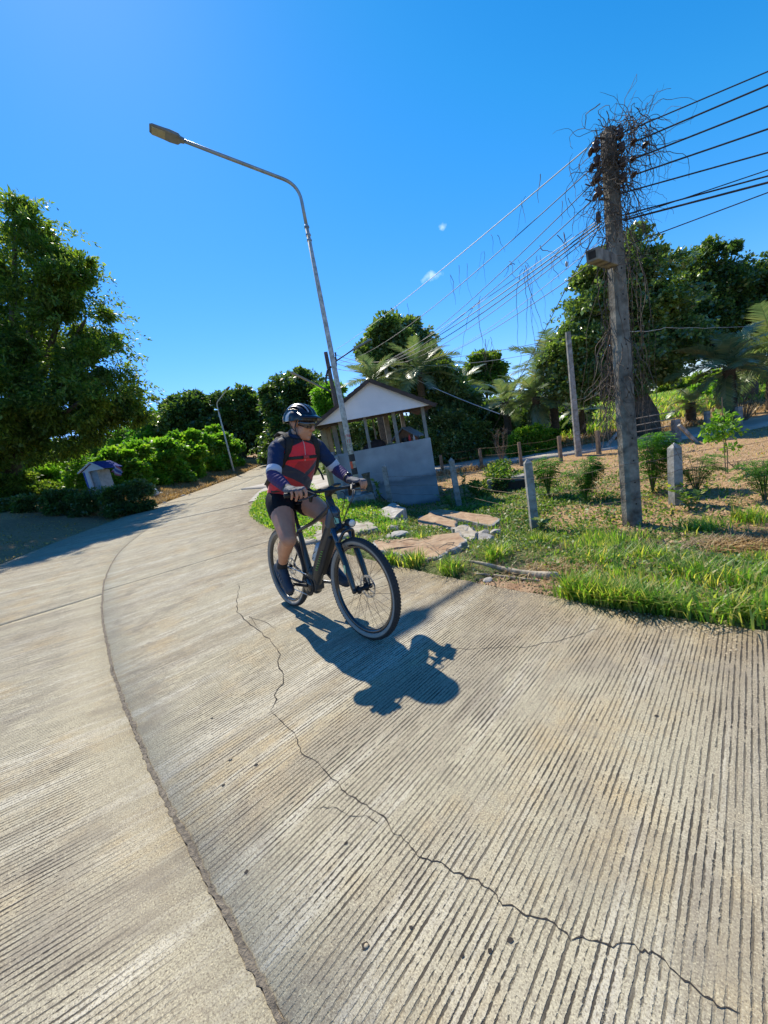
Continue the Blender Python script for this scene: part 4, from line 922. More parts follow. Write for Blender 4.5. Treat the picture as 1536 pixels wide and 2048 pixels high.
mb.add([(gl_.x, y0, ez), (gr_.x, y0, ez), (ap_.x, y0, ap_.z), (gl_.x, y0+th, ez), (gr_.x, y0+th, ez), (ap_.x, y0+th, ap_.z)], [(0, 1, 2), (5, 4, 3), (0, 3, 4, 1), (1, 4, 5, 2), (2, 5, 3, 0)]); W(mb, 'gable_panel', m_gab)
for sx_, e in ((-1, gl_), (1, gr_)):
    out_ = Vector((e.x-ap_.x, 0, ez-ap_.z)); L = out_.length; u = out_.normalized(); nn = Vector((-u.z*sx_, 0, u.x*sx_)); 
    if nn.z < 0: nn = -nn
    a = Vector((ap_.x, 0, ap_.z)); e2 = a+u*(L+.10)
    # sloping sheet laid in tile courses
    rows = 9
    for k in range(rows):
        p, q = a.lerp(e2, k/rows), a.lerp(e2, (k+1)/rows+.012); V = []
        for yy in (y0-.10, y1):
            V += [(p+nn*.050)+Vector((0, yy, 0)), (q+nn*.066)+Vector((0, yy, 0)), (q+nn*.046)+Vector((0, yy, 0)), (p+nn*.032)+Vector((0, yy, 0))]
        mb = MB(); mb.add(V, [(0, 1, 2, 3), (7, 6, 5, 4), (0, 4, 5, 1), (1, 5, 6, 2), (2, 6, 7, 3), (3, 7, 4, 0)]); W(mb, 'roof_course', m_roof)
    mb = MB(); V = []
    for yy in (y0-.11, y0-.085):
        V += [a+nn*.045+Vector((0, yy, 0)), e2+nn*.045+Vector((0, yy, 0)), e2-nn*.030+Vector((0, yy, 0)), a-nn*.030+Vector((0, yy, 0))]
    mb.add(V, [(0, 1, 2, 3), (7, 6, 5, 4), (0, 4, 5, 1), (1, 5, 6, 2), (2, 6, 7, 3), (3, 7, 4, 0)]); W(mb, 'fascia', m_roof)
wl_, wr_ = A(668, 912, BY), A(862, 884, BY); wz = 1.13; wb_ = -.75
mb = MB(); mb.box(((wl_.x+wr_.x)/2, BY+.05, (wz+wb_)/2), (wr_.x-wl_.x, .10, wz-wb_)); W(mb, 'front_wall', m_rend, bevel=.006)
mb = MB(); mb.box((wr_.x-.05, BY+1.7, (.55+wb_)/2), (.10, 3.2, .55-wb_)); W(mb, 'side_wall', m_rend)
mb = MB(); mb.box((-.15, BY+3.25, .35), (3.0, .1, 1.1)); W(mb, 'back_wall', m_ochre)
mb = MB(); mb.box((.9, BY+3.1, .98), (1.0, .04, .28)); W(mb, 'back_panel', m_teal)
def post(px0, py0, px1, py1, Y, w_, mat, zt=None):
    a, c2 = A(px0, py0, Y), A(px1, py1, Y); mb = MB(); x = (a.x+c2.x)/2; zb = min(c2.z, 1.12)-.02
    mb.box((x, Y, (ez+.04+zb)/2), (w_, w_, ez+.04-zb)); W(mb, 'post', mat)
for (q, w_) in (((732, 838, 738, 902), .07), ((788, 830, 796, 894), .085), ((845, 820, 855, 885), .08), ((684, 845, 688, 908), .09)):
    post(*q, BY+.05, w_, m_postg)
for (q, Y, w_, mt) in (((747, 840, 752, 885), BY+2.3, .05, m_postg), ((773, 838, 779, 886), BY+3.2, .16, m_postg), ((670, 845, 676, 915), BY+.75, .12, m_postg), ((805, 835, 811, 880), BY+3.2, .12, m_postg)):
    a, c2 = A(q[0], q[1], Y), A(q[2], q[3], Y); mb = MB(); zb = float(T(a.x, Y)); mb.box(((a.x+c2.x)/2, Y, (ez+.15+zb)/2), (w_, w_, ez+.15-zb)); W(mb, 'post', mt)
for x, Y in ((A(648, 870, BY+1.9).x, BY+1.9), (A(657, 870, BY+2.6).x, BY+2.6), (A(652, 870, BY+3.25).x, BY+3.25)):
    zb = float(T(x, Y)); mb = MB(); mb.box((x, Y, (ez+.1+zb)/2), (.17, .17, ez+.1-zb)); W(mb, 'post', m_postb)
mb = MB(); mb.box((.15, BY+.05, ez+.0), (2.7, .06, .10)); W(mb, 'tie_beam', m_roof)
# low stub walls at the left end
for (px0, py0, Y, ww) in ((662, 905, BY-.0, .12), (672, 912, BY-.12, .10)):
    p = A(px0, py0, Y); zb = float(T(p.x, Y))-.05; mb = MB(); mb.box((p.x, Y+.15, (p.z+zb)/2), (ww, .5, p.z-zb)); W(mb, 'stub_wall', m_rend, bevel=.01)
# inside the booth
sh = empty('spirit_house', (A(815, 870, BY+.55).x, BY+.65, wz-.45), R(-25), 'little brown wooden house with grey roof standing inside the booth', 'model house')
mb = MB(); mb.box((0, 0, .30), (.40, .40, .62)); mb.build('body', m_woodb, sh)
mb = MB(); mb.add([(-.2, -.2, .61), (.2, -.2, .61), (0, -.2, .78), (-.2, .2, .61), (.2, .2, .61), (0, .2, .78)], [(0, 1, 2), (5, 4, 3), (0, 3, 4, 1), (1, 4, 5, 2), (2, 5, 3, 0)]); mb.build('gable', m_woodb, sh)
m_groof = M('grey_blue_roof', (.16, .19, .22), .7, scale=8)
for s_ in (-1, 1):
    mb = MB(); mb.add([(0, -.30, .82), (s_*.36, -.30, .55), (s_*.36, .30, .55), (0, .30, .82), (0, -.30, .79), (s_*.36, -.30, .52), (s_*.36, .30, .52), (0, .30, .79)], [(0, 1, 2, 3), (7, 6, 5, 4), (0, 4, 5, 1), (1, 5, 6, 2), (2, 6, 7, 3), (3, 7, 4, 0)]); mb.build('roof_slope', m_groof, sh)
mb = MB(); mb.box((0, -.205, .42), (.2, .02, .26)); mb.build('doorway_shade', m_dark, sh)  # dark plate on the solid front, shade of the entrance as colour
for k, (dx, hh, mt) in enumerate(((-.12, .12, m_blackp), (-.03, .16, m_redink), (.07, .13, m_wirep), (.14, .1, m_cer))):
    p = Vector((A(812+9*k, 884, BY-.02).x, BY+.06, wz+.002)); mb = MB(); mb.lathe([(0, 0), (.028, 0), (.03, hh*.5), (.012, hh*.8), (.014, hh), (0, hh)], 8)
    o = mb.build('small_figure', mt, None, True); o.location = p; tag(o, ('dark', 'reddish', 'pale', 'brown')[k]+' small figure on the booth wall below the little house', 'figurine', 'figurines on the booth wall')
mb = MB(); p = A(752, 892, BY+.5); mb.ell(p, (.27, .25, .17)); mb.ell(p+Vector((-.1, 0, -.05)), (.26, .2, .15)); o = mb.organic('dark_bundle', M('dark_cloth', (.05, .03, .028), .9, var=.5, scale=9, bump=.8), None, .02, 4); tag(o, 'dark rounded bundle lying behind the booth front wall', 'bundle')
mb = MB(); mb.ell(p+Vector((-.13, -.12, .14)), (.035, .03, .03)); tag(mb.build('white_cup', m_wirep, None, True), 'small white cup on top of the dark bundle', 'cup')

# ================================================================== FENCES
def fence_post(base, top, w_, label, group, lean=(0, 0), mat=None, cap=True, name='fence_post', notch=False):
    root = empty(name, base, random.uniform(-.2, .2), label, 'fence post', group); H = top-base[2]
    mb = MB(); V = []; lv = ((-.25, 1.05), (H*.5, 1.0), (H-.6*w_, .95))
    for z, f in lv: V += [(sx_*w_*f/2+lean[0]*z, sy*w_*f/2+lean[1]*z, z) for sx_, sy in ((-1, -1), (1, -1), (1, 1), (-1, 1))]
    V.append((lean[0]*H, lean[1]*H, H if cap else H-.55*w_)); k = len(lv)
    Fs = [(i*4+j_, i*4+(j_+1) % 4, (i+1)*4+(j_+1) % 4, (i+1)*4+j_) for i in range(k-1) for j_ in range(4)]+[((k-1)*4+j_, (k-1)*4+(j_+1) % 4, k*4) for j_ in range(4)]
    mb.add(V, Fs); mb.build('shaft', mat or m_conc2, root)
    return root
gf = 'square concrete posts of the front fence'
fp = {}
for k, (px, by, ty, Y, w_, ln, lab) in enumerate((
    (780, 1000, 925, 9.15, .115, (.0, 0), 'square fence post with pointed top in front of the booth wall'),
    (918, 1012, 912, None, .115, (-.02, 0), 'leaning stained fence post just right of the booth, creeper at its foot'),
    (1070, 1060, 914, None, .105, (0, 0), 'pale fence post nearest the road, left of the utility pole'),
    (1352, 1008, 884, None, .125, (.01, 0), 'thick pale fence post with pointed cap right of the utility pole'))):
    b0 = G(px, by) if Y is None else on(A(px, by, Y).x, Y); b0.z -= .02
    fence_post(b0, A(px, ty, b0.y).z, w_, lab, gf, ln); fp[k] = b0
b5 = Vector((8.6, 4.9, 0)); b5.z = float(T(b5.x, b5.y)); fence_post(b5, b5.z+1.05, .12, 'fence post beyond the right border', gf); fp[5] = b5
# weathered stump post beside the lamp
st = G(745, 1000); st = on(A(745, 1000, 9.0).x+.0, 9.0, -.05)
mb = MB(); so_ = st; hs_ = A(738, 945, 9.0).z
mb.tube([st, st+Vector((-.02, 0, .25)), Vector((st.x-.04, st.y, hs_-.12)), Vector((st.x-.045, st.y, hs_))], [.095, .085, .08, .105], 9)
tag(mb.build('stump', M('rotten_wood', (.13, .115, .08), .95, var=.6, scale=12, bump=1.2, bscale=30)), 'rotten round stump post between the lamp and the pointed post', 'stump')
def barbed(label, pts, r_=.0028, group='strands of the front fence', barbs=.13, mat=None):
    mb = MB(); P = []
    for a, c2 in zip(pts[:-1], pts[1:]):
        n_ = 10
        for k in range(n_): P.append(a.lerp(c2, k/n_)-Vector((0, 0, .03*4*(k/n_)*(1-k/n_)))+Vector((0, 0, random.gauss(0, .006))))
    P.append(pts[-1]); mb.tube(P, r_, 4, cap=False)
    if barbs:
        for a, c2 in zip(P[:-1], P[1:]):
            L = (c2-a).length; n_ = max(1, int(L/barbs))
            for k in range(n_):
                q = a.lerp(c2, (k+.5)/n_); d = Vector((random.gauss(0, 1), random.gauss(0, 1), random.gauss(0, 1))).normalized()*.016; mb.tube([q-d, q+d], r_*.7, 3, cap=False)
    return tag(mb.build('barbed_wire', mat or m_barb), label, 'barbed wire', group)
for k, fr in enumerate((.80, .56, .32)):
    pts = []
    for i_ in (0, 1, 2): pts.append(fp[i_]+Vector((0, -.06, (.95 if i_ else .85)*fr+.02)))
    pts += [Vector((up.x, up.y-.12, up.z+.95*fr+.08)), fp[3]+Vector((0, -.07, .95*fr)), fp[5]+Vector((0, -.06, .95*fr))]
    barbed(('top', 'middle', 'bottom')[k]+' barbed strand of the front fence near the road', pts)
barbed('pale twisted wire from the banded lamp across the booth wall to the pointed post', [Vector((lp.x+.07, lp.y, .62)), fp[0]+Vector((-.03, -.06, .80))], barbs=.2, mat=m_wirep, group=None)
gb = 'thin posts of the back fence'
bpz = []
for px, by, ty, w_, lab in ((886, 946, 906, .10, 'thin back fence post nearest the booth'), (964, 936, 893, .09, 'second thin back fence post right of the booth'), (1043, 932, 880, .09, 'thin back fence post left of the green shrub with yellow leaves'),
                            (1122, 922, 868, .09, 'thin back fence post just left of the tall thin post'), (1198, 908, 857, .10, 'thin back fence post between tall thin post and utility pole'), (1353, 886, 832, .17, 'thick dark gate post behind the pointed cap post'),
                            (1415, 868, 818, .12, 'dark back fence post right of the gate'), (1478, 864, 808, .13, 'last back fence post before the right border')):
    b0 = G(px, by); bpz.append(b0); fence_post(b0, A(px, ty, b0.y).z, w_, lab, gb, mat=m_conc if w_ > .105 else M('brown_post', (.22, .16, .11), .9, var=.4, scale=8), cap=False)
for k, fr in enumerate((.85, .55, .3)): barbed(('top', 'middle', 'bottom')[k]+' thin strand of the back fence beside the lane', [q+Vector((0, 0, .85*fr)) for q in bpz[:5]], group='strands of the back fence', barbs=0)
p2 = G(1157, 912); utility_pole(p2, A(1130, 665, p2.y).z, .19, .13, .16, 'tall thin concrete post beside the lane left of the utility pole', holes=False, mat=m_conc2, name='concrete_post')
barbed('single pale cord strung from the utility pole across the dark trees', [Vector((up.x, up.y, A(1235, 663, up.y).z)), A(1330, 656, 9.0), A(1536, 650, 13.5)], barbs=0, mat=m_wirep, group=None, r_=.004)
gt = empty('field_gate', bpz[5], 0, 'gate of thin wooden rails between the utility pole and the thick gate post', 'gate')
ga = G(1242, 905)
for k in range(5):
    za = .12+.2*k; mb = MB(); mb.tube([Vector((ga.x, ga.y, ga.z+za)), Vector((bpz[5].x, bpz[5].y, bpz[5].z+za+.02))], .016, 5); put(mb.build('rail', M('grey_rail', (.26, .22, .17), .9) if k == 0 else bpy.data.materials['grey_rail']), gt)
for nm, a, c2, lab in (('brace', (1204, 900), (1238, 862), 'pale leaning brace post left of the utility pole'), ('brace', (1396, 885), (1358, 850), 'leaning brace propping the thick gate post')):
    q = G(*a); mb = MB(); mb.beam(q-Vector((0, 0, .05)), A(c2[0], c2[1], q.y), .08, .08); tag(mb.build('brace_post', m_conc2), lab, 'brace post')
barbed('strand from the gate post to the right border', [bpz[5]+Vector((0, 0, .8)), bpz[6]+Vector((0, 0, .8)), bpz[7]+Vector((0, 0, .8))], barbs=0, group=None)

# ================================================================== BICYCLE
# rider's frame: origin at the rear wheel's contact, x forward, y to the rider's left, leaning into the bend
ex_, ey_, ez_ = Vector((.64022899, -.76818412, 0)), Vector((.7646984, .63732389, -.09515581)), Vector((.07309718, .06092151, .99546239))
ex_.normalize(); ez_.normalize(); ey_ = ez_.cross(ex_)
BO = Vector((-.9592, 3.2723, 0.002))
BM = Matrix(((ex_.x, ey_.x, ez_.x, BO.x), (ex_.y, ey_.y, ez_.y, BO.y), (ex_.z, ey_.z, ez_.z, BO.z), (0, 0, 0, 1)))
bike = empty('bicycle', mat=BM, label='dark grey electric bicycle ridden down the concrete road by the helmeted man', cat='bicycle')
WR = .3515; WB = 1.0897
m_tyre, t, b, o_ = newmat('tyre_rubber')
tcn = t.nodes.new('ShaderNodeTexCoord').outputs['Object']; sx = t.nodes.new('ShaderNodeSeparateXYZ'); t.links.new(tcn, sx.inputs[0])
rad = mth(t, 'SQRT', mth(t, 'ADD', mth(t, 'POWER', sx.outputs[0], 2.), mth(t, 'POWER', sx.outputs[2], 2.)))
nT = tex(t, tcn, 60, 4)
side = ramp(t, mth(t, 'MULTIPLY', rad, 2.), [(.606, 0.), (.612, 1.), (.652, 1.), (.662, 0.)])
t.links.new(mixc(t, side, mixc(t, nT, (.018, .018, .019), (.045, .043, .040)), mixc(t, nT, (.26, .225, .18), (.36, .32, .27))), b.inputs['Base Color'])
b.inputs['Roughness'].default_value = .8
m_blk = M('matt_black', (.008, .008, .009), .55, var=.2, bump=.05)
m_blkg = M('gloss_black', (.010, .011, .014), .25, var=.1, bump=0, coat=.5)
m_frame = M('graphite_paint', (.030, .032, .033), .38, metal=.2, var=.15, scale=4, bump=.03, coat=.35)
m_frameb = M('blue_grey_paint', (.030, .065, .105), .35, metal=.3, var=.15, scale=4, bump=0, coat=.4)
m_olive = M('olive_grey', (.12, .12, .085), .4, metal=.2, var=.1, bump=0)
m_greenm = M('green_decal', (.16, .50, .05), .45, bump=0, var=.1)
m_mint = M('mint_badge', (.40, .62, .36), .45, bump=0, var=.1)
m_silver = M('alloy', (.60, .60, .60), .28, metal=.9, bump=0, var=.1)
m_white = M('white_sticker', (.72, .72, .68), .5, bump=0, var=.05)
m_grey = M('grey_mark', (.42, .40, .37), .6, bump=0, var=.05)
m_glass = M('headlight_glass', (.72, .72, .66), .15, bump=0, coat=1.)
def wheel(cx, steer, front):
    root = bpy.data.objects.new('front_wheel' if front else 'rear_wheel', None); COL.objects.link(root); root.parent = bike; root.empty_display_size = .1
    root.location = (cx, 0, WR); root.rotation_euler = (0, random.random()*0, steer)
    tr = .0245; mj = WR-tr-.0015
    mb = MB(); mb.lathe([(mj+tr*math.cos(a), tr*math.sin(a)) for a in np.linspace(0, 2*math.pi, 17)[:-1]], 96, 'y', closed=True)
    n_ = 96
    for k in range(n_):                       # tread knobs
        for row in range(4):
            yy = (-.0165, -.0058, .0058, .0165)[row]; a = 2*math.pi*(k+.5*(row % 2))/n_
            rr = mj+math.sqrt(max(0, tr*tr-yy*yy))+.0005
            c_ = Vector((rr*math.cos(a), yy, rr*math.sin(a))); rot = Euler((0, -a, 0)).to_matrix()
            mb.box(c_, (.0035, .0075, .013), rot, .85)
    mb.build('tyre', m_tyre, root, True).data.polygons.foreach_set('use_smooth', [True]*(96*16)+[False]*(n_*24))
    ri = WR-.049
    mb = MB(); mb.lathe([(ri+.008, -.013), (ri+.009, .013), (ri-.006, .012), (ri-.022, .006), (ri-.022, -.006), (ri-.006, -.012)], 72, 'y', closed=True)
    mb.build('rim', m_blkg, root, True)
    mb = MB(); mb.lathe([(0, -.052), (.010, -.052), (.011, -.040), (.028, -.036), (.028, -.030), (.017, -.026), (.014, 0), (.017, .026), (.028, .030), (.028, .036), (.011, .040), (.010, .052), (0, .052)], 20, 'y'); mb.build('hub', m_blk, root, True)
    ns = 32; a0 = .06
    for k in range(ns):
        sd = 1 if k % 2 else -1; a = 2*math.pi*k/ns+a0; ah = a+(1.15 if (k//2) % 2 else -1.15)
        mb = MB(); mb.tube([(.026*math.cos(ah), sd*.033, .026*math.sin(ah)), ((ri-.02)*math.cos(a), sd*.003, (ri-.02)*math.sin(a))], .00105, 4); mb.build('spoke', m_blk, root)
    # brake disc on the left side
    mb = MB(); rd = .082 if front else .08; yd = .045; n2_ = 40; V = []
    for k in range(n2_):
        a = 2*math.pi*k/n2_
        for (r_, y_) in ((rd*(1+.03*math.sin(6*a)), yd), (rd*.80*(1+.02*math.sin(6*a)), yd), (rd*.80*(1+.02*math.sin(6*a)), yd+.002), (rd*(1+.03*math.sin(6*a)), yd+.002)): V.append((r_*math.cos(a), y_, r_*math.sin(a)))
    mb.add(V, [(k*4+j_, k*4+(j_+1) % 4, ((k+1) % n2_)*4+(j_+1) % 4, ((k+1) % n2_)*4+j_) for k in range(n2_) for j_ in range(4)])
    for k in range(6):
        a = 2*math.pi*k/6; b2 = a+.5; mb.beam((.022*math.cos(a), yd+.001, .022*math.sin(a)), (rd*.84*math.cos(b2), yd+.001, rd*.84*math.sin(b2)), .008, .002, (0, 1, 0))
    mb.build('brake_disc', m_silver, root)
    if front:
        for k in range(11):                   # worn pale lettering blocks on the sidewall
            a = R(228+k*2.6); rr = WR-.030; mb = MB(); mb.box((rr*math.cos(a), -.0205, rr*math.sin(a)), (.010, .0015, .006+.002*(k % 3)), Euler((0, -a, R(8))).to_matrix()); mb.build('sidewall_mark', m_white if False else m_grey, root)
    else:
        for k in range(7):
            r_ = .055-.006*k; mb = MB(); mb.lathe([(r_-.012, -.028-.004*k), (r_, -.028-.004*k), (r_, -.026-.004*k), (r_-.012, -.026-.004*k)], 28, 'y'); mb.build('sprocket', m_silver, root)
    return root
wheel(0, 0, False); wheel(WB, .029, True)
def bp(mb, name, mat, parent=None, **k): return mb.build(name, mat, parent or bike, **k)
HT, HB = Vector((.822, 0, .945)), Vector((.893, 0, .785))        # head tube ends
BB = Vector((.425, 0, .275)); ST = Vector((.315, 0, .705))
def otube(pts, rs_, n=16, sq=1., up=(0, 1, 0)):
    mb = MB(); mb.limb(pts, rs_, n, sq, up, 4); return mb
# frame as one skin of tubes
mb = MB()
mb.limb([HB+Vector((0, 0, -.01)), HT], [.030, .029], 14)
mb.limb([Vector((.865, 0, .845)), Vector((.66, 0, .575)), BB+Vector((.06, 0, .04))], [.036, .041, .044], 18, 1.35, (0, 1, 0))
mb.limb([Vector((.835, 0, .905)), Vector((.58, 0, .79)), ST], [.026, .020, .017], 14, .8, (0, 1, 0))
mb.limb([BB, ST+Vector((-.01, 0, .035))], [.030, .020], 14)
mb.ell(BB+Vector((.02, 0, .01)), (.085, .05, .075))
for s_ in (-1, 1):
    mb.limb([ST+Vector((0, s_*.02, -.02)), (.16, s_*.055, .53), (0.005, s_*.066, WR+.015)], [.012, .010, .010], 10)
    mb.limb([BB+Vector((-.02, s_*.035, -.005)), (.20, s_*.06, .295), (0.005, s_*.066, WR)], [.015, .012, .011], 10)
frame_o = mb.organic('frame', m_frame, bike, .006, 5)
mb = MB(); mb.limb([Vector((.862, 0, .872)), Vector((.800, 0, .778))], [.0405, .042], 18, 1.3, (0, 1, 0)); bp(mb, 'down_tube_cover', m_frameb, smooth=True)
dt0, dt1 = Vector((.775, 0, .715)), Vector((.545, 0, .40)); dd = (dt1-dt0).normalized(); dn = Vector((dd.z, 0, -dd.x)); dn = dn if dn.x > 0 else -dn
mb = MB(); mb.beam(dt0+dn*.022, dt1+dn*.026, .082, .062, (0, 1, 0)); bat = bp(mb, 'battery', m_blk, bevel=.014)
mb = MB(); mb.box((0, 0, 0), (.052, .0015, .026), None); o = mb.build('sticker', m_white, bat); 
rotd = Matrix((dn, Vector((0, 1, 0)), dd)).transposed()
o.data.transform(Matrix.Translation(dt0+dn*.0575+dd*.10) @ (rotd @ Euler((0, 0, R(90))).to_matrix()).to_4x4())
for k in range(9):
    mb = MB(); c_ = dt0+dn*.018+dd*(.16+.024*k)+Vector((0, -.0425, 0)); mb.beam(c_-dd*.009+dn*.012, c_+dd*.007-dn*.010, .004, .0016, (0, 1, 0)); mb.build('green_lettering', m_greenm, bat)
mb = MB(); mb.limb([BB+Vector((.045, 0, .095)), BB+Vector((.055, 0, -.03))], [.055, .045], 16, .9, (0, 1, 0)); mb.box(BB+Vector((.04, 0, .02)), (.13, .085, .11)); o = mb.organic('motor', m_frame, bike, .006, 10)
mb = MB(); mb.box((0, 0, 0), (.006, .03, .05)); o = bp(mb, 'head_badge', m_mint, bevel=.002); o.data.transform(Matrix.Translation(Vector((.905, -.018, .815))) @ Euler((0, R(-24), R(-20))).to_matrix().to_4x4())
# fork
fork = MB(); FA = Vector((WB, 0, WR))
fork.limb([HB+Vector((.0, 0, 0)), HB+Vector((.018, 0, -.035))], [.026, .030], 12)
fork.limb([Vector((.915, -.062, .735)), Vector((.912, 0, .752)), Vector((.915, .062, .735))], [.024, .026, .024], 12)
fo = fork.organic('fork', m_blkg, bike, .005, 4)
for s_ in (-1, 1):
    mb = MB(); mb.tube([(.912, s_*.064, .765), (.975, s_*.064, .62)], .0165, 14); mb.build('stanchion', m_frameb, fo, True)
    mb = MB(); mb.limb([(.962, s_*.064, .655), (1.03, s_*.064, .50), (WB-.012, s_*.063, WR+.01)], [.023, .022, .017], 14); mb.build('lower_leg', m_blkg, fo, True)
mb = MB(); mb.limb([(.962, -.064, .66), (1.0, -.04, .735), (1.01, 0, .752), (1.0, .04, .735), (.962, .064, .66)], [.012, .012, .013, .012, .012], 10); mb.build('arch', m_blkg, fo, True)
mb = MB(); mb.box((1.035, -.0875, .50), (.020, .002, .055)); mb.build('fork_decal', m_mint, fo, bevel=.0006)
mb = MB(); mb.limb([(WB-.03, .062, WR+.06), (WB-.045, .066, WR+.02)], [.018, .020], 10); mb.build('brake_caliper', m_blk, fo, True)
mb = MB(); mb.lathe([(0, -.078), (.016, -.078), (.018, -.062), (0, -.062)], 12, 'y', FA); mb.lathe([(0, .078), (.016, .078), (.018, .062), (0, .062)], 12, 'y', FA); mb.build('axle_nut', m_blk, fo, True)
# cockpit
mb = MB(); mb.limb([HT, HT+Vector((-.012, 0, .055))], [.024, .023], 12); mb.limb([HT+Vector((-.010, 0, .045)), Vector((.862, 0, 1.025))], [.024, .024], 12); mb.ell((.862, 0, 1.025), (.028, .034, .028)); bp(mb, 'stem', m_blk, smooth=True)
BAR = lambda y: Vector((.870-.055*(abs(y)/.33)**2, y, 1.025+.004*abs(y)/.33))
mb = MB(); mb.tube([BAR(y) for y in np.linspace(-.335, .335, 21)], [.0155 if abs(y) < .06 else .0115 for y in np.linspace(-.335, .335, 21)], 12); hb_ = bp(mb, 'handlebar', m_blk, smooth=True)
for s_ in (-1, 1):
    mb = MB(); P_ = [BAR(s_*y) for y in np.linspace(.205, .335, 14)]; mb.tube(P_, [.0165+.001*(k % 2) for k in range(14)], 14); mb.build('grip', m_blk, hb_, True)
    mb = MB(); mb.limb([BAR(s_*.185), BAR(s_*.165)+Vector((.02, 0, -.012)), BAR(s_*.15)+Vector((.035, 0, -.02))], [.017, .014, .012], 10); bl = mb.build('brake_lever', m_blk, hb_, True)
    mb = MB(); mb.limb([BAR(s_*.16)+Vector((.035, 0, -.02)), BAR(s_*.22)+Vector((.070, 0, -.030)), BAR(s_*.275)+Vector((.062, 0, -.040))], [.0065, .0055, .006], 8); mb.build('lever_blade', m_blkg, bl, True)
    mb = MB(); mb.limb([BAR(s_*.165)+Vector((0, 0, -.02)), BAR(s_*.165)+Vector((-.01, 0, -.055))], [.017, .012], 8); mb.build('shifter', m_blk, hb_, True)
mb = MB(); mb.box((0, 0, 0), (.045, .062, .018)); o = mb.build('display', m_blkg, hb_, bevel=.006); o.data.transform(Matrix.Translation(Vector((.845, .055, 1.052))) @ Euler((0, R(-20), 0)).to_matrix().to_4x4())
for k, (y0_, a_, b2_, r_) in enumerate(((-.15, (.965, -.10, .93), (.915, -.03, .80), .0028), (.15, (.975, .085, .95), (.92, .025, .79), .0028), (.14, (.985, .03, .90), (.90, .02, .77), .0025), (-.14, (1.0, -.02, .92), (.975, -.03, .75), .0025), (.05, (.95, .03, .93), (.905, .03, .84), .003))):
    P0 = BAR(y0_)+Vector((.035, 0, -.02)); a_, b2_ = Vector(a_), Vector(b2_); P_ = [P0*(1-u)**3+(P0+Vector((.09, 0, .005)))*3*u*(1-u)**2+a_*3*u*u*(1-u)+b2_*u**3 for u in np.linspace(0, 1, 14)]
    mb = MB(); mb.tube(P_, r_, 6); bp(mb, 'cable', m_blk, smooth=True)
hl = MB(); hl.lathe([(0, -.045), (.018, -.045), (.026, -.02), (.029, .02), (.030, .03), (.027, .032)], 18, 'z'); o = bp(hl, 'headlight', m_blk, smooth=True)
lm_ = Matrix.Translation(Vector((.985, .035, .792))) @ Vector((1, -.1, -.05)).to_track_quat('Z', 'Y').to_matrix().to_4x4(); o.data.transform(lm_)
mb = MB(); mb.ell((0, 0, .028), (.0262, .0262, .010)); g2 = mb.build('headlight_lens', m_glass, o, True); g2.data.transform(lm_)
mb = MB(); mb.limb([(.925, .01, .775), (.965, .03, .785)], [.010, .012], 8); mb.build('bracket', m_blk, o, True)
# saddle and post
mb = MB(); mb.tube([ST, Vector((.262, 0, .895))], .0145, 12); bp(mb, 'seat_post', m_blk, smooth=True)
mb = MB(); mb.limb([(.10, 0, .925), (.20, 0, .93), (.36, 0, .925)], [.075, .06, .02], 16, .38, (0, 1, 0)); bp(mb, 'saddle', m_blk, smooth=True)
# drivetrain
mb = MB(); mb.lathe([(.055, -.050), (.088, -.050), (.088, -.046), (.055, -.046)], 40, 'y', BB, closed=True); mb.build('chainring', m_blk, bike, True)
mb = MB(); mb.lathe([(0, -.054), (.062, -.054), (.062, -.044), (0, -.044)], 24, 'y', BB); bp(mb, 'motor_cover', m_blkg, smooth=True)
cd = Vector((1, 0, .06)).normalized()
for s_, nm in ((1, 'left'), (-1, 'right')):
    e = BB+cd*(.168*s_)+Vector((0, s_*.085, 0)); mb = MB(); mb.limb([BB+Vector((0, s_*.062, 0)), e], [.016, .012], 10, .6); c_o = bp(mb, 'crank_arm', m_silver if s_ > 0 else m_blk, smooth=True)
    mb = MB(); mb.box(e+Vector((0, s_*.055, 0)), (.085, .085, .018)); mb.build('pedal', m_blk, c_o, bevel=.004)
mb = MB(); mb.tube([BB+Vector((.0, -.048, .088)), Vector((0, -.048, WR+.045))], .004, 5); mb.tube([BB+Vector((.0, -.048, -.088)), Vector((.02, -.048, WR-.15)), ], .004, 5); bp(mb, 'chain', m_silver)
mb = MB(); mb.limb([(.0, -.062, WR-.02), (.02, -.066, WR-.07)], [.014, .012], 8); mb.limb([(.02, -.066, WR-.06), (.03, -.05, WR-.15)], [.010, .009], 8); bp(mb, 'derailleur', m_blk, smooth=True)
for s_ in (-1, 1):
    pass
bl = MB(); bl.lathe([(0, 0), (.034, 0), (.036, .01), (.036, .05), (.033, .06), (.036, .07), (.036, .13), (.03, .15), (.018, .158), (.018, .172), (0, .172)], 20)
bo_ = bl.build('water_bottle', M('clear_bottle', (.42, .52, .60), .15, bump=0, coat=.6, var=.2), None, True)
q0 = Vector((.655, -.0, .52))-dn*.085; bo_.matrix_world = BM @ Matrix.Translation(q0+dd*.10) @ (-dd).to_track_quat('Z', 'Y').to_matrix().to_4x4()
tag(bo_, 'clear bluish water bottle held in the frame of the bicycle', 'bottle')
mb = MB(); mb.tube([q0+dd*.09+dn*.04, q0+dd*.11-Vector((.0, 0, 0)), q0+dd*.09-dn*.02], .003, 5)
for z_ in (.02, .08):
    mb.tube([q0+dd*z_+Vector((.038*math.cos(a), .038*math.sin(a), .018*math.cos(a))) for a in np.linspace(0, 2*math.pi, 14)], .0025, 5)
bp(mb, 'bottle_cage', m_blk)

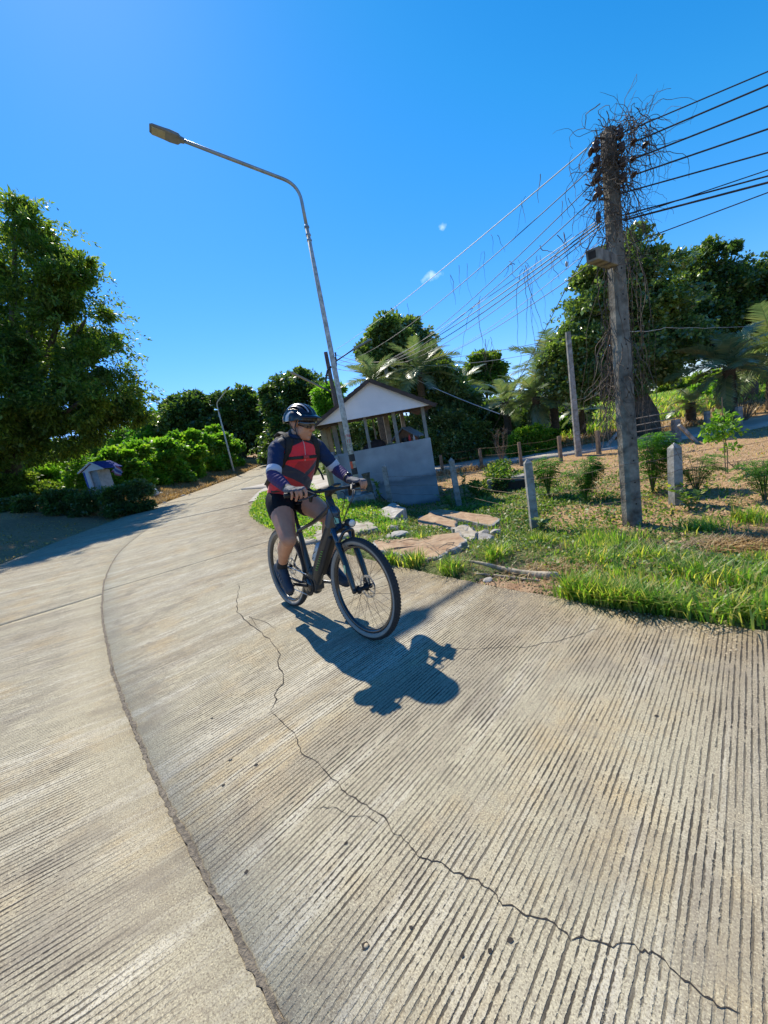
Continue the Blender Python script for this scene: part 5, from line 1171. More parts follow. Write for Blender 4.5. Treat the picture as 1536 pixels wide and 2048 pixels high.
# ================================================================== THE RIDER
m_skin, t, b, o_ = newmat('skin')
tcn = t.nodes.new('ShaderNodeTexCoord').outputs['Object']
t.links.new(mixc(t, ramp(t, tex(t, tcn, 9, 5), [(.35, 0.), (.65, 1.)]), (.46, .205, .115), (.58, .285, .165)), b.inputs['Base Color'])
b.inputs['Roughness'].default_value = .5; b.inputs['Subsurface Weight'].default_value = .12; b.inputs['Subsurface Radius'].default_value = (.02, .008, .004); b.inputs['Subsurface Scale'].default_value = .5
bn = node(t, 'Bump', i_Strength=.15, i_Distance=.002); t.links.new(tex(t, tcn, 150, 4), bn.inputs['Height']); t.links.new(bn.outputs[0], b.inputs['Normal'])
rider = empty('person', mat=BM, label='man in red and navy jersey, dark helmet and sunglasses riding the bicycle', cat='person')
HIP = {1: Vector((.215, .095, .955)), -1: Vector((.225, -.095, .955))}
KNEE = {1: Vector((.605, .125, .800)), -1: Vector((.500, -.195, .685))}
ANK = {1: Vector((.525, .135, .400)), -1: Vector((.215, -.145, .425))}
TOE = {1: Vector((.690, .150, .315)), -1: Vector((.335, -.150, .262))}
SH = {1: Vector((.465, .178, 1.352)), -1: Vector((.492, -.182, 1.352))}
ELB = {1: Vector((.500, .305, 1.165)), -1: Vector((.590, -.285, 1.165))}
WRI = {1: Vector((.745, .262, 1.068)), -1: Vector((.745, -.262, 1.062))}
NK = Vector((.475, 0, 1.430)); HC = Vector((.545, .018, 1.520))
TORSO = [((.185, 0, .960), .100, .158), ((.225, 0, 1.03), .125, .163), ((.300, 0, 1.12), .146, .162), ((.375, 0, 1.22), .143, .162), ((.435, 0, 1.30), .125, .164), ((.466, 0, 1.352), .098, .162)]
hyaw = math.atan2(-.50, .86)-math.atan2(ex_.y, ex_.x)            # head turned a little to his left
HR = (Euler((0, 0, hyaw)).to_matrix() @ Euler((0, R(13), 0)).to_matrix() @ Euler((R(-3), 0, 0)).to_matrix())
def hp(x, y, z): return HC+HR @ Vector((x, y, z))
def torso(mb, g=0., lo=0):
    T_ = TORSO[lo:]
    for k in range(len(T_)-1):
        (c0, a0, b0), (c1, a1, b1) = T_[k], T_[k+1]
        for u in np.linspace(0, 1, 4):
            c_ = Vector(c0).lerp(Vector(c1), u); mb.ell(c_, (a0+(a1-a0)*u+g, b0+(b1-b0)*u+g, .085+g), nu=22, nv=12)
def leg(mb, s_, g=0., upto=1.):
    h, k, a = HIP[s_], KNEE[s_], ANK[s_]
    th = [(h, .104), (h.lerp(k, .35)+Vector((0, 0, .005)), .099), (h.lerp(k, .75), .077), (k, .064)]
    if upto < 1: th = [(h, .105), (h.lerp(k, upto*.6)+Vector((0, 0, .01)), .104), (h.lerp(k, upto), .100)]
    mb.limb([p for p, _ in th], [r_+g for _, r_ in th], 18, .95)
def shin(mb, s_, g=0., fr=0.):
    k, a = KNEE[s_], ANK[s_]; bk = Vector((-.022, 0, 0))
    pts = [(k, .057), (k.lerp(a, .30)+bk, .058), (k.lerp(a, .62)+bk*.5, .043), (a.lerp(k, .08), .034), (a, .036)]
    if fr: pts = [(a.lerp(k, fr), .036), (a, .038)]
    mb.limb([p for p, _ in pts], [r_+g for _, r_ in pts], 16)
def arm(mb, s_, g=0., a=0., b2=1.):
    S, E, Wt = SH[s_], ELB[s_], WRI[s_]
    pts = [(S, .054), (S.lerp(E, .35), .050), (S.lerp(E, .8), .042), (E, .043), (E.lerp(Wt, .25), .044), (E.lerp(Wt, .7), .034), (Wt, .028)]
    n_ = len(pts)-1; i0, i1 = int(round(a*n_)), int(round(b2*n_)); pts = pts[i0:i1+1]
    mb.limb([p for p, _ in pts], [r_+g for _, r_ in pts], 16)
FING = [(-.040, .0, 1.0), (-.0135, .0, 1.12), (.0135, .0, 1.08), (.039, .0, .90)]
def hand(mb, s_, g=0., glove=False):
    """palm on top of the grip, fingers over the front; y offsets run outwards from index to little finger"""
    gy = s_*.268; gc = BAR(gy); Wt = WRI[s_]
    k_ = gc+Vector((.022, 0, .028))
    mb.limb([Wt, Wt.lerp(gc+Vector((-.03, 0, .03)), .7), gc+Vector((-.012, 0, .030))], [.027+g, .026+g, .022+g], 14, 1.35, (0, 0, 1))
    for i_, (dy, _, L) in enumerate(FING):
        y_ = s_*(dy)+gy; b0 = BAR(y_); kn = b0+Vector((.012, 0, .032)); r_ = (.0112 if i_ < 3 else .0098)
        mb.limb([WRI[s_].lerp(kn, .45), kn], [.014+g, .0125+g], 10)
        if i_ == 0:   # index finger on the lever
            P_ = [kn, kn+Vector((.036, 0, .002)), kn+Vector((.056, 0, -.026)), kn+Vector((.052, 0, -.052))]
        else:
            P_ = [kn, kn+Vector((.032*L, 0, -.006)), kn+Vector((.040*L, 0, -.038*L)), kn+Vector((.022*L, 0, -.064*L))]
        if glove: P_ = [P_[0], P_[0].lerp(P_[1], .95)]
        rr = [r_+.0015+g, r_+.0005+g, r_-.0004+g, r_-.0016+g][:len(P_)]
        mb.limb(P_, rr, 10, sub=4)
    th0 = gc+Vector((-.025, -s_*.028, .012)); 
    P_ = [th0, gc+Vector((-.012, -s_*.058, -.006)), gc+Vector((.014, -s_*.066, -.020)), gc+Vector((.034, -s_*.062, -.026))]
    if glove: P_ = P_[:2]
    mb.limb(P_, [.0145+g, .0125+g, .0110+g, .0092+g][:len(P_)], 10)
mb = MB()
torso(mb)
mb.limb([NK+Vector((-.03, 0, -.06)), NK, HC+HR @ Vector((-.02, 0, -.06))], [.075, .062, .058], 16)
# head
mb.ell(hp(-.012, 0, .030), (.098, .077, .092), HR); mb.ell(hp(.026, 0, -.030), (.066, .065, .080), HR); mb.ell(hp(.030, 0, -.062), (.056, .054, .052), HR); mb.ell(hp(.050, 0, -.084), (.034, .036, .026), HR)
mb.limb([hp(.086, 0, .018), hp(.104, 0, -.010), hp(.112, 0, -.026)], [.009, .012, .0135], 10); mb.ell(hp(.098, .012, -.028), (.011, .008, .008), HR); mb.ell(hp(.098, -.012, -.028), (.011, .008, .008), HR)
mb.ell(hp(.082, 0, -.052), (.012, .024, .0065), HR); mb.ell(hp(.081, 0, -.063), (.012, .020, .0070), HR); mb.ell(hp(.070, 0, -.094), (.018, .022, .018), HR)
for s_ in (-1, 1):
    mb.ell(hp(.058, s_*.036, -.022), (.026, .024, .024), HR); mb.ell(hp(.078, s_*.030, .030), (.014, .026, .010), HR)
    mb.ell(hp(-.005, s_*.077, -.008), (.018, .008, .030), HR); mb.ell(hp(-.012, s_*.083, .000), (.014, .006, .022), HR)
    mb.ell(hp(.030, s_*.044, -.050), (.032, .019, .036), HR)
for s_ in (-1, 1):
    leg(mb, s_); shin(mb, s_); arm(mb, s_); hand(mb, s_)
    mb.limb([ANK[s_]+Vector((0, 0, .02)), ANK[s_].lerp(TOE[s_], .5)-Vector((0, 0, .03))], [.032, .024], 12)
    mb.limb([SH[s_].lerp(NK, .75), SH[s_]], [.055, .050], 14)
body = mb.organic('body', m_skin, rider, .0042, 5)

def wrinkle(freq, amp, dirv=(0, 0, 1)):
    dirv = np.array(dirv)
    def f(co):
        ph = co@dirv*freq
        return amp*(np.sin(ph+3*np.sin(co[:, 0]*23)+2*np.sin(co[:, 1]*31))*(.5+.5*np.sin(co[:, 1]*19+co[:, 2]*13)))+amp*.6*np.sin(co[:, 0]*47+co[:, 2]*39)*np.sin(co[:, 1]*41)
    return f
# jersey: torso panels in object space
m_jersey, t, b, o_ = newmat('jersey')
tcn = t.nodes.new('ShaderNodeTexCoord').outputs['Object']; sx = t.nodes.new('ShaderNodeSeparateXYZ'); t.links.new(tcn, sx.inputs[0]); X_, Y_, Z_ = sx.outputs
ay = mth(t, 'ABSOLUTE', Y_)
nW = tex(t, tcn, 60, 2)
red, navy = (.78, .020, .035), (.014, .020, .050)
dark = (.38, .014, .020)
base = mixc(t, mth(t, 'LESS_THAN', Z_, 1.25), red, mixc(t, mth(t, 'GREATER_THAN', mth(t, 'ADD', Y_, mth(t, 'MULTIPLY', Z_, -.5)), -.68), (.66, .016, .028), dark))
zg = mth(t, 'SUBTRACT', Z_, mth(t, 'MULTIPLY', mth(t, 'ABSOLUTE', mth(t, 'ADD', Y_, .02)), -.42))      # chevrons sweeping round the belly
z2 = mth(t, 'ADD', Z_, mth(t, 'MULTIPLY', Y_, .55))
bandf = mth(t, 'MULTIPLY', mth(t, 'GREATER_THAN', z2, 1.085), mth(t, 'LESS_THAN', z2, 1.165))
base = mixc(t, bandf, base, navy)
z3 = mth(t, 'ADD', Z_, mth(t, 'MULTIPLY', Y_, -.8))
base = mixc(t, mth(t, 'MULTIPLY', mth(t, 'GREATER_THAN', z3, 1.10), mth(t, 'MULTIPLY', mth(t, 'LESS_THAN', z3, 1.15), mth(t, 'GREATER_THAN', Y_, .02))), base, navy)
base = mixc(t, mth(t, 'LESS_THAN', Z_, 1.02), base, (.80, .022, .035))
yk = mth(t, 'SUBTRACT', Z_, mth(t, 'MULTIPLY', ay, -.35))
base = mixc(t, mth(t, 'GREATER_THAN', yk, 1.395), base, (.012, .012, .018))
base = mixc(t, mth(t, 'GREATER_THAN', ay, .178), base, mixc(t, mth(t, 'GREATER_THAN', Z_, 1.22), base, navy))
zipf = mth(t, 'MULTIPLY', mth(t, 'LESS_THAN', mth(t, 'ABSOLUTE', mth(t, 'SUBTRACT', Y_, .0)), .0028), mth(t, 'GREATER_THAN', Z_, 1.25))
base = mixc(t, zipf, base, (.5, .35, .35))
t.links.new(base, b.inputs['Base Color']); b.inputs['Roughness'].default_value = .75; b.inputs['Sheen Weight'].default_value = .25
bn = node(t, 'Bump', i_Strength=.5, i_Distance=.008); t.links.new(mth(t, 'ADD', tex(t, tcn, 16, 4, .5, 1.2), mth(t, 'MULTIPLY', tex(t, tcn, 300, 2), .08)), bn.inputs['Height']); t.links.new(bn.outputs[0], b.inputs['Normal'])
mb = MB(); torso(mb, .014)
for s_ in (-1, 1): mb.limb([SH[s_].lerp(NK, .75)+Vector((0, 0, -.020)), SH[s_].lerp(NK, .3), SH[s_]], [.068, .062, .060], 14)
mb.limb([NK+Vector((-.02, 0, -.05)), NK+Vector((.0, 0, .005))], [.088, .074], 16)
je = mb.organic('jersey', m_jersey, rider, .006, 8, wrinkle(70, .0028, (.5, .3, 1)))
def sleeve_mat(name, col, rib, scale_):
    m, t, b, o = newmat(name); tcn = t.nodes.new('ShaderNodeTexCoord').outputs['Object']
    t.links.new(mixc(t, tex(t, tcn, 20, 4), [x*.8 for x in col], [min(1, x*1.15) for x in col]), b.inputs['Base Color']); b.inputs['Roughness'].default_value = .85; b.inputs['Specular IOR Level'].default_value = .25
    bn = node(t, 'Bump', i_Strength=.7, i_Distance=.005); t.links.new(tex(t, tcn, scale_, 4, .5, 1.5), bn.inputs['Height']); t.links.new(bn.outputs[0], b.inputs['Normal']); return m
m_navy = sleeve_mat('navy_sleeve', (.015, .032, .085), 0, 25); m_band = sleeve_mat('white_band', (.55, .58, .66), 0, 30); m_purp = sleeve_mat('purple_sleeve', (.075, .050, .13), 0, 45)
for s_ in (-1, 1):
    S, E, Wt = SH[s_], ELB[s_], WRI[s_]; ax = (S-E).normalized()
    q = S.lerp(E, .88)
    mb = MB(); mb.limb([S+(NK-S)*.28+Vector((0, 0, .0)), S, S.lerp(E, .4), S.lerp(E, .78)], [.058, .0615, .0555, .0505], 18)
    mb.organic('short_sleeve', m_navy, rider, .005, 5, wrinkle(120, .0022, tuple(ax)))
    a_, c_ = S.lerp(E, .72), S.lerp(E, .93); n_ = 28
    mb = MB(); mb.tube([a_, a_.lerp(c_, .5), c_, c_-(a_-c_).normalized()*.0-(E-S).normalized()*.004], [.0532, .0540, .0532, .045], n_, cap=False); mb.build('white_cuff', m_band, rider, True)
    fa = (E-Wt).normalized()
    mb = MB(); mb.limb([S.lerp(E, .80), E, E.lerp(Wt, .28), E.lerp(Wt, .7), E.lerp(Wt, .94)], [.046, .0465, .0480, .0395, .0335], 18)
    def rip(co, fa=fa, E=np.array(E)):
        u = (co-E)@(-np.array(fa)); return .0022*np.sin(u*230+1.5*np.sin(co[:, 1]*70))*np.clip(u*9+.3, 0, 1)
    mb.organic('arm_sleeve', m_purp, rider, .0042, 3, rip)
m_short = M('black_lycra', (.008, .007, .008), .7, bump=.3, bscale=40, spec=.2)
mb = MB()
for z_, a_, b2_ in ((.945, .118, .178), (.985, .128, .182), (1.02, .134, .182)): mb.ell((.20+(z_-.945)*.35, 0, z_), (a_, b2_, .075), nu=20)
for s_ in (-1, 1): leg(mb, s_, .010, .27)
mb.organic('shorts', m_short, rider, .006, 7)
m_sock = M('black_sock', (.015, .015, .016), .9, bump=.4, bscale=200)
m_shoe = M('navy_shoe', (.022, .036, .060), .55, var=.4, scale=18, bump=.35, bscale=70)
m_sole = M('shoe_sole', (.02, .02, .022), .7); m_shoeg = M('shoe_grey', (.18, .22, .27), .6)
m_knee = M('knee_tape', (.50, .42, .36), .6, bump=.2)
for s_ in (-1, 1):
    mb = MB(); shin(mb, s_, .004, .16); mb.build('sock', m_sock, rider, True)
    A_, T_ = ANK[s_], TOE[s_]; fd = (T_-A_).normalized(); dn_ = (Vector((0, 0, -1))-fd*Vector((0, 0, -1)).dot(fd)).normalized(); heel = A_-fd*.035+dn_*.055
    mb = MB()
    mb.limb([A_+Vector((0, 0, .035)), A_+dn_*.02, heel], [.042, .043, .038], 14)
    mb.limb([heel, A_+fd*.06+dn_*.055, T_+dn_*.035], [.038, .040, .034], 16, 1.15, tuple(dn_)); mb.limb([A_, A_+fd*.10+dn_*.02, T_+dn_*.02], [.040, .036, .030], 14)
    shoe = mb.organic('shoe', m_shoe, rider, .005, 7)
    mb = MB(); mb.limb([heel+dn_*.022, A_+fd*.07+dn_*.082, T_+dn_*.055+fd*.01], [.032, .040, .032], 14, .34, tuple(fd.cross(dn_))); mb.build('sole', m_sole, shoe, True)
    for k in range(5):
        c_ = A_+fd*(.035+.020*k)-dn_*(.020-.006*k)+dn_*.004; yv = fd.cross(dn_).normalized()
        mb = MB(); mb.tube([c_-yv*.020, c_-dn_*.004+fd*.006, c_+yv*.020], .0026, 5); mb.build('lace', m_shoeg, shoe)
    for k in range(3):
        c_ = A_+fd*(.05+.03*k)+dn_*.040+fd.cross(dn_)*(-s_ if s_ < 0 else 1)*0; yv = fd.cross(dn_).normalized()*(.0395)
        for sg in (-1, 1):
            mb = MB(); mb.beam(c_+yv*sg-dn_*.018-fd*.004, c_+yv*sg+dn_*.012+fd*.006, .010, .004, tuple(fd)); mb.build('shoe_stripe', m_shoeg, shoe)
# gloves
m_glove = M('grey_glove', (.10, .11, .14), .75, var=.45, scale=34, bump=.4, bscale=90, col2=(.025, .028, .04)); m_gl2 = M('glove_cuff', (.03, .03, .035), .7)
for s_ in (-1, 1):
    mb = MB(); hand(mb, s_, .0028, True); gv = mb.organic('glove', m_glove, rider, .0034, 4)
    mb = MB(); a_ = WRI[s_].lerp(ELB[s_], .12); c_ = WRI[s_].lerp(BAR(s_*.268), .35); mb.limb([a_, c_], [.0345, .0335], 16); mb.build('cuff', m_gl2, gv, True)
mb = MB(); c_ = WRI[1].lerp(ELB[1], .16); ax = (ELB[1]-WRI[1]).normalized(); mb.tube([c_-ax*.011, c_+ax*.011], .040, 18); mb.build('watch_strap', m_blk, rider, True)
mb = MB(); mb.lathe([(0, 0), (.020, 0), (.021, .008), (0, .011)], 16); o = mb.build('watch', m_blkg, rider, True); o.data.transform(Matrix.Translation(c_+Vector((.012, .0, .036))) @ Vector((.3, 0, 1)).to_track_quat('Z', 'Y').to_matrix().to_4x4())

# helmet: ribbed shell with cut-out vents over a dark liner, plus visor
m_helm = M('helmet_shell', (.014, .016, .022), .30, var=.2, scale=5, bump=0, coat=.35, spec=.4)
m_helm2 = M('helmet_silver', (.42, .42, .42), .3, var=.2, bump=0, coat=.8)
m_liner = M('helmet_liner', (.012, .012, .013), .9, bump=0)
m_strap = M('strap', (.02, .02, .022), .8, bump=.3, bscale=200)
nu, nv = 160, 64; V = []; Fs = []; mi = []
def helm(u, v):
    # u around from the front, v from crown 0 to rim 1
    th = v*R(96 if True else 0); cu_, su_ = math.cos(u), math.sin(u)
    rx, ry, rz = .134, .100, .104
    drop = .030*(1-math.cos(u))/2*v**2*1.3
    rib = .009*max(0, math.cos(u*0))*(math.sin(th)**.5)*abs(math.sin(4.5*math.asin(max(-1, min(1, math.sin(th)*su_)))*1.3))
    r_ = 1+.0
    x, y, z = (rx-rib*.4)*math.sin(th)*cu_, (ry)*math.sin(th)*su_, rz*math.cos(th)-drop
    n_ = Vector((x/rx, y/ry, z/rz)).normalized(); p = Vector((x, y, z))+n_*rib
    return p
for j_ in range(nv+1):
    for i_ in range(nu): V.append(hp(*(helm(2*math.pi*i_/nu, max(.001, j_/nv))+Vector((-.018, 0, .045)))))
for j_ in range(nv):
    for i_ in range(nu):
        u = 2*math.pi*(i_+.5)/nu; v = (j_+.5)/nv; th = v*R(96); sy_ = math.sin(th)*math.sin(u); sxx = math.sin(th)*math.cos(u)
        vent = False
        for (yc, hw, x0_, x1_) in ((0, .085, .30, .80), (0, .075, -.45, .12), (.27, .065, .22, .86), (-.27, .065, .22, .86), (.27, .06, -.60, .06), (-.27, .06, -.60, .06), (.52, .065, .02, .70), (-.52, .065, .02, .70), (.52, .05, -.66, -.18), (-.52, .05, -.66, -.18), (.76, .055, -.35, .40), (-.76, .055, -.35, .40), (.72, .04, -.60, -.42), (-.72, .04, -.60, -.42)):
            if x0_ < sxx < x1_ and abs(sy_-yc) < hw*(1-((sxx-(x0_+x1_)/2)/((x1_-x0_)/2))**2)**.5: vent = True
        if not vent:
            Fs.append((j_*nu+i_, (j_+1)*nu+i_, (j_+1)*nu+(i_+1) % nu, j_*nu+(i_+1) % nu)); mi.append(1 if (abs(abs(sy_)-.40) < .035 and -.8 < sxx < .8) or (abs(sy_) > .86 and -.5 < sxx < -.1) else 0)
me = bpy.data.meshes.new('helmet'); me.from_pydata([tuple(v) for v in V], [], Fs); me.materials.append(m_helm); me.materials.append(m_helm2); me.polygons.foreach_set('material_index', mi)
me.polygons.foreach_set('use_smooth', [True]*len(Fs)); helmet = bpy.data.objects.new('helmet', me); COL.objects.link(helmet); helmet.parent = rider
sol = helmet.modifiers.new('thick', 'SOLIDIFY'); sol.thickness = .012; sol.offset = -1
mb = MB(); mb.ell(hp(-.018, 0, .050), (.118, .086, .088), HR, nu=28, nv=18); bm_l = mb; 
bm_l.v, bm_l.f = bm_l.v, [f for f in bm_l.f if sum(((HR.inverted() @ (Vector(bm_l.v[k])-HC)).z > .030-.0*0+.14*max(0, -(HR.inverted() @ (Vector(bm_l.v[k])-HC)).x-.03)*-1) for k in f) == len(f)]; bm_l.mi = bm_l.mi[:len(bm_l.f)]; bm_l.build('liner', m_liner, helmet, True)
V = []; n1_ = 17
for k in range(n1_):
    a = R(-66+132*k/(n1_-1)); c0 = math.cos(a); s0_ = math.sin(a)
    pi_ = Vector((.118*c0-.018, .104*s0_, .090-.01*abs(s0_))); po = Vector((.118*c0+.050*c0**.5 if c0 > 0 else 0, .112*s0_, .062-.018*abs(s0_)**2))
    po.x = .105*c0-.018+.075*max(0, c0)**.6
    V += [hp(*pi_), hp(*po), hp(*(po-Vector((0, 0, .005)))), hp(*(pi_-Vector((0, 0, .006))))]
Fs = [(k*4+j_, k*4+(j_+1) % 4, (k+1)*4+(j_+1) % 4, (k+1)*4+j_) for k in range(n1_-1) for j_ in range(4)]+[(0, 1, 2, 3), tuple((n1_-1)*4+j_ for j_ in (3, 2, 1, 0))]
mb = MB(); mb.add(V, Fs); mb.build('visor', m_helm, helmet, True)
for s_ in (-1, 1):
    mb = MB(); P_ = [hp(.035, s_*.092, .045), hp(.010, s_*.083, -.03), hp(.020, s_*.062, -.085), hp(.030, s_*.02, -.112)]; mb.tube(P_, .006, 6, squash=.4); mb.build('chin_strap', m_strap, helmet, True)
    mb = MB(); P_ = [hp(-.06, s_*.090, .03), hp(-.015, s_*.084, -.035), hp(.010, s_*.075, -.055)]; mb.tube(P_, .005, 6, squash=.4); mb.build('strap', m_strap, helmet, True)
m_orng = M('helmet_trim', (.55, .38, .20), .5)
mb = MB(); mb.tube([hp(-.128, -.045, .06), hp(-.118, -.070, .03), hp(-.10, -.085, .0)], .006, 6); mb.build('trim', m_orng, helmet, True)
# sunglasses
m_lensd = M('smoke_lens', (.035, .022, .018), .12, bump=0, coat=1.)
V = []
for k in range(17):
    a = R(-72+144*k/16); c0, s0_ = math.cos(a), math.sin(a); lo_ = -.010-.012*math.sin(min(1, abs(a)/R(60))*math.pi)**1.0 if abs(a) > R(7) else -.002
    for z_, rr in ((.036, .100), (lo_-.002, .098)):
        V.append(hp(.010+rr*c0-.010*(1-c0), .082*s0_, z_))
mb = MB(); mb.add(V, [(k*2, k*2+1, k*2+3, k*2+2) for k in range(16)]); gls = mb.build('sunglasses', m_lensd, rider, True); sm = gls.modifiers.new('t', 'SOLIDIFY'); sm.thickness = .002
mb = MB(); mb.tube([hp(.010+.101*math.cos(a)-.010*(1-math.cos(a)), .083*math.sin(a), .037) for a in np.linspace(R(-76), R(76), 18)], .0035, 6); mb.build('glasses_frame', m_blk, gls, True)
for s_ in (-1, 1):
    mb = MB(); mb.tube([hp(.030, s_*.080, .034), hp(-.02, s_*.086, .028), hp(-.055, s_*.080, .012)], .003, 6); mb.build('temple_arm', m_blk, gls, True)
mb = MB(); mb.tube([NK+Vector((.075*math.cos(a)+.01, .080*math.sin(a), .018+.02*math.cos(a)*-1)) for a in np.linspace(-math.pi, math.pi, 26)], .017, 8, squash=.9); mb.build('collar', m_navy, rider, True)

# backpack worn on the back, with chest straps
bpk = empty('backpack', mat=BM, label='black backpack worn by the cyclist, straps buckled across the chest', cat='backpack')
m_pack = M('black_nylon', (.018, .018, .018), .8, var=.4, bump=.6, bscale=60); m_webb = M('webbing', (.035, .036, .028), .85, bump=.5, bscale=150); m_red = M('red_buckle', (.45, .02, .02), .4)
mb = MB()
for z_, x_ in ((1.10, .115), (1.2, .19), (1.3, .265), (1.38, .31)): mb.ell((x_, 0, z_), (.085, .135, .10), nu=18, nv=10)
mb.organic('bag', m_pack, bpk, .009, 6)
def surf(y, z, off=.022):
    """front of the torso at this height and side"""
    zs = [c[0][2] for c in TORSO]; cxs = [c[0][0] for c in TORSO]; aa = [c[1] for c in TORSO]; bb2 = [c[2] for c in TORSO]
    cx2, a_, b2_ = np.interp(z, zs, cxs), np.interp(z, zs, aa), np.interp(z, zs, bb2)
    k = max(0, 1-(y/(b2_+.014))**2)**.5; return Vector((cx2+(a_+off)*k, y, z))
for s_ in (-1, 1):
    P_ = [Vector((.36, s_*.10, 1.462)), Vector((.43, s_*.102, 1.478)), Vector((.50, s_*.104, 1.455))]+[surf(s_*(.104+.010*k), 1.41-.045*k) for k in range(5)]+[surf(s_*.155, 1.20)+Vector((-.02, s_*.02, 0)), Vector((.33, s_*.19, 1.14)), Vector((.22, s_*.17, 1.10))]
    mb = MB(); V = []; Q = P_
    mb.tube(P_, [.026]*len(P_), 10, squash=.32, up=(0, 1, 0)); mb.build('shoulder_strap', m_pack, bpk, True)
    mb = MB(); q = surf(s_*.15, 1.19)+Vector((.02, s_*.01, 0)); mb.tube([q, q+Vector((.02, s_*.015, -.05)), q+Vector((.035, s_*.02, -.10))], [.010, .010, .009], 6, squash=.3, up=(0, 1, 0)); mb.build('loose_strap', m_webb, bpk, True)
mb = MB(); mb.tube([surf(y, 1.275+.02*abs(y), .027) for y in np.linspace(-.125, .125, 12)], .012, 8, squash=.3, up=(0, 0, 1)); mb.build('chest_strap', m_webb, bpk, True)
mb = MB(); mb.box(surf(.0, 1.277, .034), (.012, .045, .026)); mb.build('buckle', m_red, bpk, bevel=.003)
mb = MB(); mb.tube([surf(y, 1.045, .024) for y in np.linspace(-.172, -.05, 8)], .010, 8, squash=.3, up=(0, 0, 1)); mb.build('waist_strap', m_webb, bpk, True)

# ================================================================== ROADSIDE THINGS
m_slab = M('slab_concrete', (.40, .36, .29), .92, var=.4, scale=5, bump=.7, bscale=40, col2=(.26, .21, .15))
m_earthy = M('soil_on_slab', (.38, .27, .165), .95, var=.45, scale=7, bump=1.2, bscale=28, col2=(.27, .155, .085))
m_rock = M('broken_concrete', (.44, .41, .36), .92, var=.45, scale=9, bump=1.0, bscale=30, col2=(.24, .21, .17))
def rough_slab(name, corners, thick, mats, label, cat='slab', seed=0, dz=-.025, group=None, sub=4):
    """a broken piece of slab: ragged outline, uneven top, real thickness"""
    rs = random.Random(seed); C_ = [Vector(c) for c in corners]; zt = max(float(T(c.x, c.y)) for c in C_)+dz+thick
    ring = []
    for a, c2 in zip(C_, C_[1:]+C_[:1]):
        for k in range(sub):
            p = a.lerp(c2, k/sub)+Vector((rs.gauss(0, .012), rs.gauss(0, .012), 0)); ring.append(Vector((p.x, p.y, 0)))
    n_ = len(ring); cen = sum(ring, Vector())/n_
    mb = MB(); V = [Vector((p.x, p.y, zt+rs.gauss(0, .004))) for p in ring]+[cen.lerp(p, .96)+Vector((0, 0, zt+.012+rs.gauss(0, .004))) for p in ring]+[cen.lerp(p, .5)+Vector((0, 0, zt+.012+rs.gauss(0, .008))) for p in ring]+[cen+Vector((0, 0, zt+.015))]
    V += [Vector((p.x+rs.gauss(0, .01), p.y+rs.gauss(0, .01), float(T(p.x, p.y))-.08)) for p in ring]
    b4 = 3*n_+1
    F1 = [(n_+k, n_+(k+1) % n_, 2*n_+(k+1) % n_, 2*n_+k) for k in range(n_)]+[(2*n_+k, 2*n_+(k+1) % n_, 3*n_) for k in range(n_)]
    F2 = [(k, (k+1) % n_, n_+(k+1) % n_, n_+k) for k in range(n_)]+[(b4+k, b4+(k+1) % n_, (k+1) % n_, k) for k in range(n_)]
    mb.v = [tuple(v) for v in V]; mb.f = F1+F2; mb.mi = [0]*len(F1)+[1]*len(F2)
    return tag(mb.build(name, mats), label, cat, group)
rough_slab('culvert_slab', [G(598, 1092), G(655, 1084), G(757, 1066), G(742, 1052), G(640, 1050), G(590, 1062)], .06, [m_slab, m_slab], 'flat concrete slab behind the bicycle front wheel, at the road edge', seed=1)
rough_slab('soil_slab', [G(745, 1086), G(800, 1084), G(925, 1088), G(938, 1100), G(905, 1108), G(880, 1120), G(838, 1126), G(790, 1112), G(755, 1106)], .05, [m_earthy, m_rock], 'broken slab covered in orange soil and dry stalks', seed=2, sub=5)
rough_slab('long_slab', [G(858, 1034), G(880, 1030), G(985, 1044), G(1002, 1050), G(985, 1060), G(900, 1046)], .09, [m_earthy, m_rock], 'long narrow concrete piece with crumbly brown top, farthest of the rubble', seed=3)
rough_slab('narrow_slab', [G(836, 1046), G(862, 1043), G(915, 1056), G(912, 1064), G(880, 1062), G(838, 1054)], .06, [m_earthy, m_rock], 'short tilted concrete piece in front of the long narrow one', seed=4)
rough_slab('narrow_slab', [G(905, 1070), G(935, 1069), G(958, 1082), G(945, 1088), G(918, 1080)], .035, [m_slab, m_rock], 'pale flat concrete flake left of the stone cluster', seed=5)
rough_slab('narrow_slab', [G(757, 1026), G(790, 1024), G(815, 1040), G(790, 1046), G(762, 1040)], .05, [m_rock, m_rock], 'pale concrete chunk in the grass below the banded lamp', seed=6)
def rock(px, py, r_, fl, label, seed, mat=None, lift=.35, group=None, name='stone'):
    g0 = G(px, py); rs = random.Random(seed); bm = bmesh.new(); bmesh.ops.create_icosphere(bm, subdivisions=2, radius=1)
    pl = [(Vector((rs.gauss(0, 1), rs.gauss(0, 1), rs.gauss(0, .8))).normalized(), rs.uniform(.55, .85)) for _ in range(9)]
    for v in bm.verts:
        for n_, d_ in pl:
            e = v.co.dot(n_)-d_
            if e > 0: v.co -= n_*e
        v.co = Vector((v.co.x*r_*fl[0], v.co.y*r_*fl[1], v.co.z*r_*fl[2]))+Vector((rs.gauss(0, 1), rs.gauss(0, 1), rs.gauss(0, 1)))*r_*.015
    me = bpy.data.meshes.new(name); bm.to_mesh(me); bm.free(); me.materials.append(mat or m_rock); o = bpy.data.objects.new(name, me); COL.objects.link(o)
    o.location = g0+Vector((0, 0, r_*fl[2]*lift)); o.rotation_euler = (rs.uniform(-.2, .2), rs.uniform(-.2, .2), rs.uniform(0, 6)); return tag(o, label, 'stone', group)
